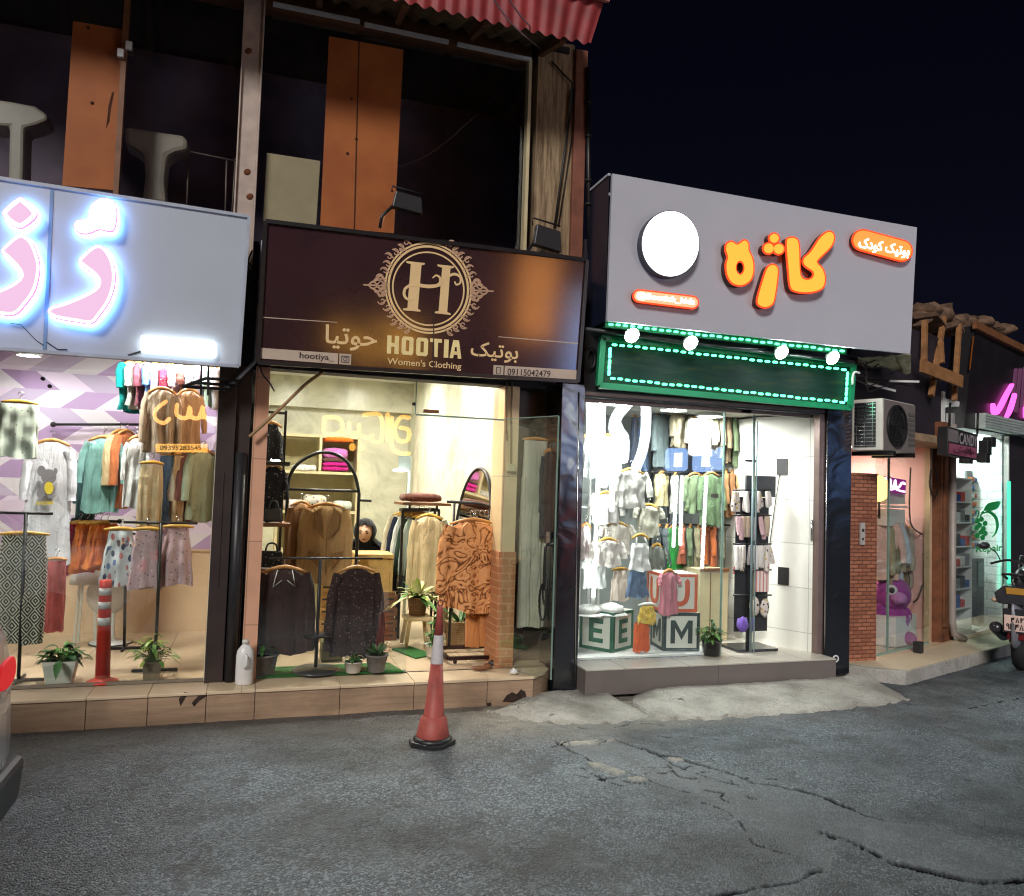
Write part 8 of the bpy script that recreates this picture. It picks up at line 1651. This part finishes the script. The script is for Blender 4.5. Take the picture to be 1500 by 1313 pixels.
# repair shop: shelves with small boxes, counter
t = thing('glass_cabinet', 'white display cabinet with shelves behind the repair shop glass', 'cabinet', L2(2.35, .2, SZ)); ca0, ca1 = A2(1399, 800, .12)[0], A2(1424, 800, .12)[0]
zs = [P2(1410, y, .12).z for y in (700, 735, 765, 800, 830, 862, 890)]
mb = MB(); lq(mb, ca0, ca0 + .02, .12, .30, SZ + .01, zs[0]); lq(mb, ca1 - .02, ca1, .12, .30, SZ + .01, zs[0]); lq(mb, ca0, ca1, .302, .32, SZ + .01, zs[0]); mb.build('cabinet_sides', M['white_plastic'], t)
for i, z in enumerate(zs): mb = MB(); lq(mb, ca0 + .022, ca1 - .022, .12, .30, z - .018, z); mb.build('shelf', M['white_plastic'], t)
bc = [('blue', 40, 90, 160), ('red', 200, 60, 44), ('white', 220, 220, 216), ('grey', 120, 124, 126), ('black', 30, 30, 34)]
for i, z in enumerate(zs[1:]):
    for k in range(3):
        n_, r, g, b = bc[(i * 2 + k) % 5]; aa = ca0 + .06 + k * (ca1 - ca0 - .1) / 3; mb = MB(); lq(mb, aa, aa + (ca1 - ca0) / 4, .13, .24, z + .001, z + .09 + .03 * ((i + k) % 3)); tag(mb.build('small_box', fab('bx_' + n_, r, g, b), None, .003, 0, L2(aa, .13, z)), '%s box, %s on the %s shelf of the white display cabinet' % (n_, ['left', 'middle', 'right'][k], ['top', 'second', 'third', 'fourth', 'fifth', 'lowest'][i]), 'box', 'boxes in the white display cabinet')
t = thing('parts_rack', 'tall rack of coloured phone parts behind the green drawing', 'rack', L2(2.9, .3, SZ)); ra0, ra1 = A2(1428, 700, .3)[0], A2(1444, 700, .3)[0]
mb = MB(); lq(mb, ra0, ra1, .40, .43, SZ + .02, P2(1435, 690, .3).z); mb.build('rack_board', mat('rack_grey', srgb(120, 128, 126), .5), t)
for i in range(9):
    for k in range(3): mb = MB(); z = P2(1435, 700 + i * 12, .3).z; aa = ra0 + (ra1 - ra0) * (k + .1) / 3; lq(mb, aa, aa + (ra1 - ra0) * .26, .34, .395, z - .05, z); n_, r, g, b = [('o', 206, 120, 60), ('b', 60, 90, 150), ('w', 214, 214, 206), ('r', 180, 70, 60)][(i + k) % 4]; mb.build('part_packet', fab('pp_' + n_, r, g, b), t)
c = P2(1437, 840, .2); t = thing('tall_speaker', 'tall dark gadget behind the repair shop glass beside the brick wall', 'speaker', V((c.x, c.y, SZ))); a, z0 = A2(1431, 860, .2); b, z1 = A2(1442, 818, .2); mb = MB(); lq(mb, a, b, .2, .34, SZ + .01, z1); mb.build('speaker_box', M['black_plastic'], t, .004); mb = MB(); lq(mb, a + .03, b - .03, .19, .199, z0, z1 - .05); mb.build('speaker_grille', mat('grille_grey', srgb(110, 120, 118), .5), t)
t = thing('service_counter', 'white service counter at the bottom of the repair shop', 'counter', L2(2.5, .3, SZ)); a, z = A2(1400, 880, .32); b, _z = A2(1440, 880, .32); mb = MB(); lq(mb, a, b, .32, .5, SZ + .01, z); mb.build('counter_body', M['white_plastic'], t, .006); mb = MB(); lq(mb, a - .02, b + .02, .30, .5, z + .001, z + .03); mb.build('counter_top', M['cream_paint'], t, .004)

# small leftovers on the street front
t = thing('cable_coil', 'black cable coiled on a yellow board left of the green LED board', 'cable coil', P(867, 535, -.1)); a, b = P(860, 562, -.08), P(878, 505, -.08)
mb = MB(); mb.box(a.x, b.x, -.085, -.07, a.z, b.z); mb.build('yellow_board', mat('old_yellow', srgb(176, 140, 70), .7, 0, .3, 9), t)
mb = MB()
for k in range(4): mb.tube([P(864 + .6 * k + math.cos(j * .4488) * (9 - k), 527 + math.sin(j * .4488) * (19 - 2 * k), -.10 - .008 * k) for j in range(15)], .009, 6, False)
mb.build('coil', M['cable'], t)
p = G(753, 984, FZ + .02); mb = MB(); mb.ball(p, .028, (1.2, 1, .8), 12, .8, 3); tag(mb.build('crumpled_paper', M['white_plastic'], None, 0, 0, p), 'small white crumpled paper on the tiled doorstep', 'litter')
for i, (px, py, l_) in enumerate(((705, 981, 'flat dark sandal on the tiled doorstep'), (729, 974, 'dark shoe lying by the brick pillar'))):
    p = G(px, py, FZ + .004); mb = MB(); mb.ball(p + V((0, 0, .014)), .06, (1.5, .6, .28 + .3 * i), 14, .2, i); mb.ball(p + V((.05, 0, .028)), .035, (1, .9, .6), 10); tag(mb.build('sandal', M['black_plastic'] if i else M['wood_brown'], None, 0, 0, p), l_, 'shoe')
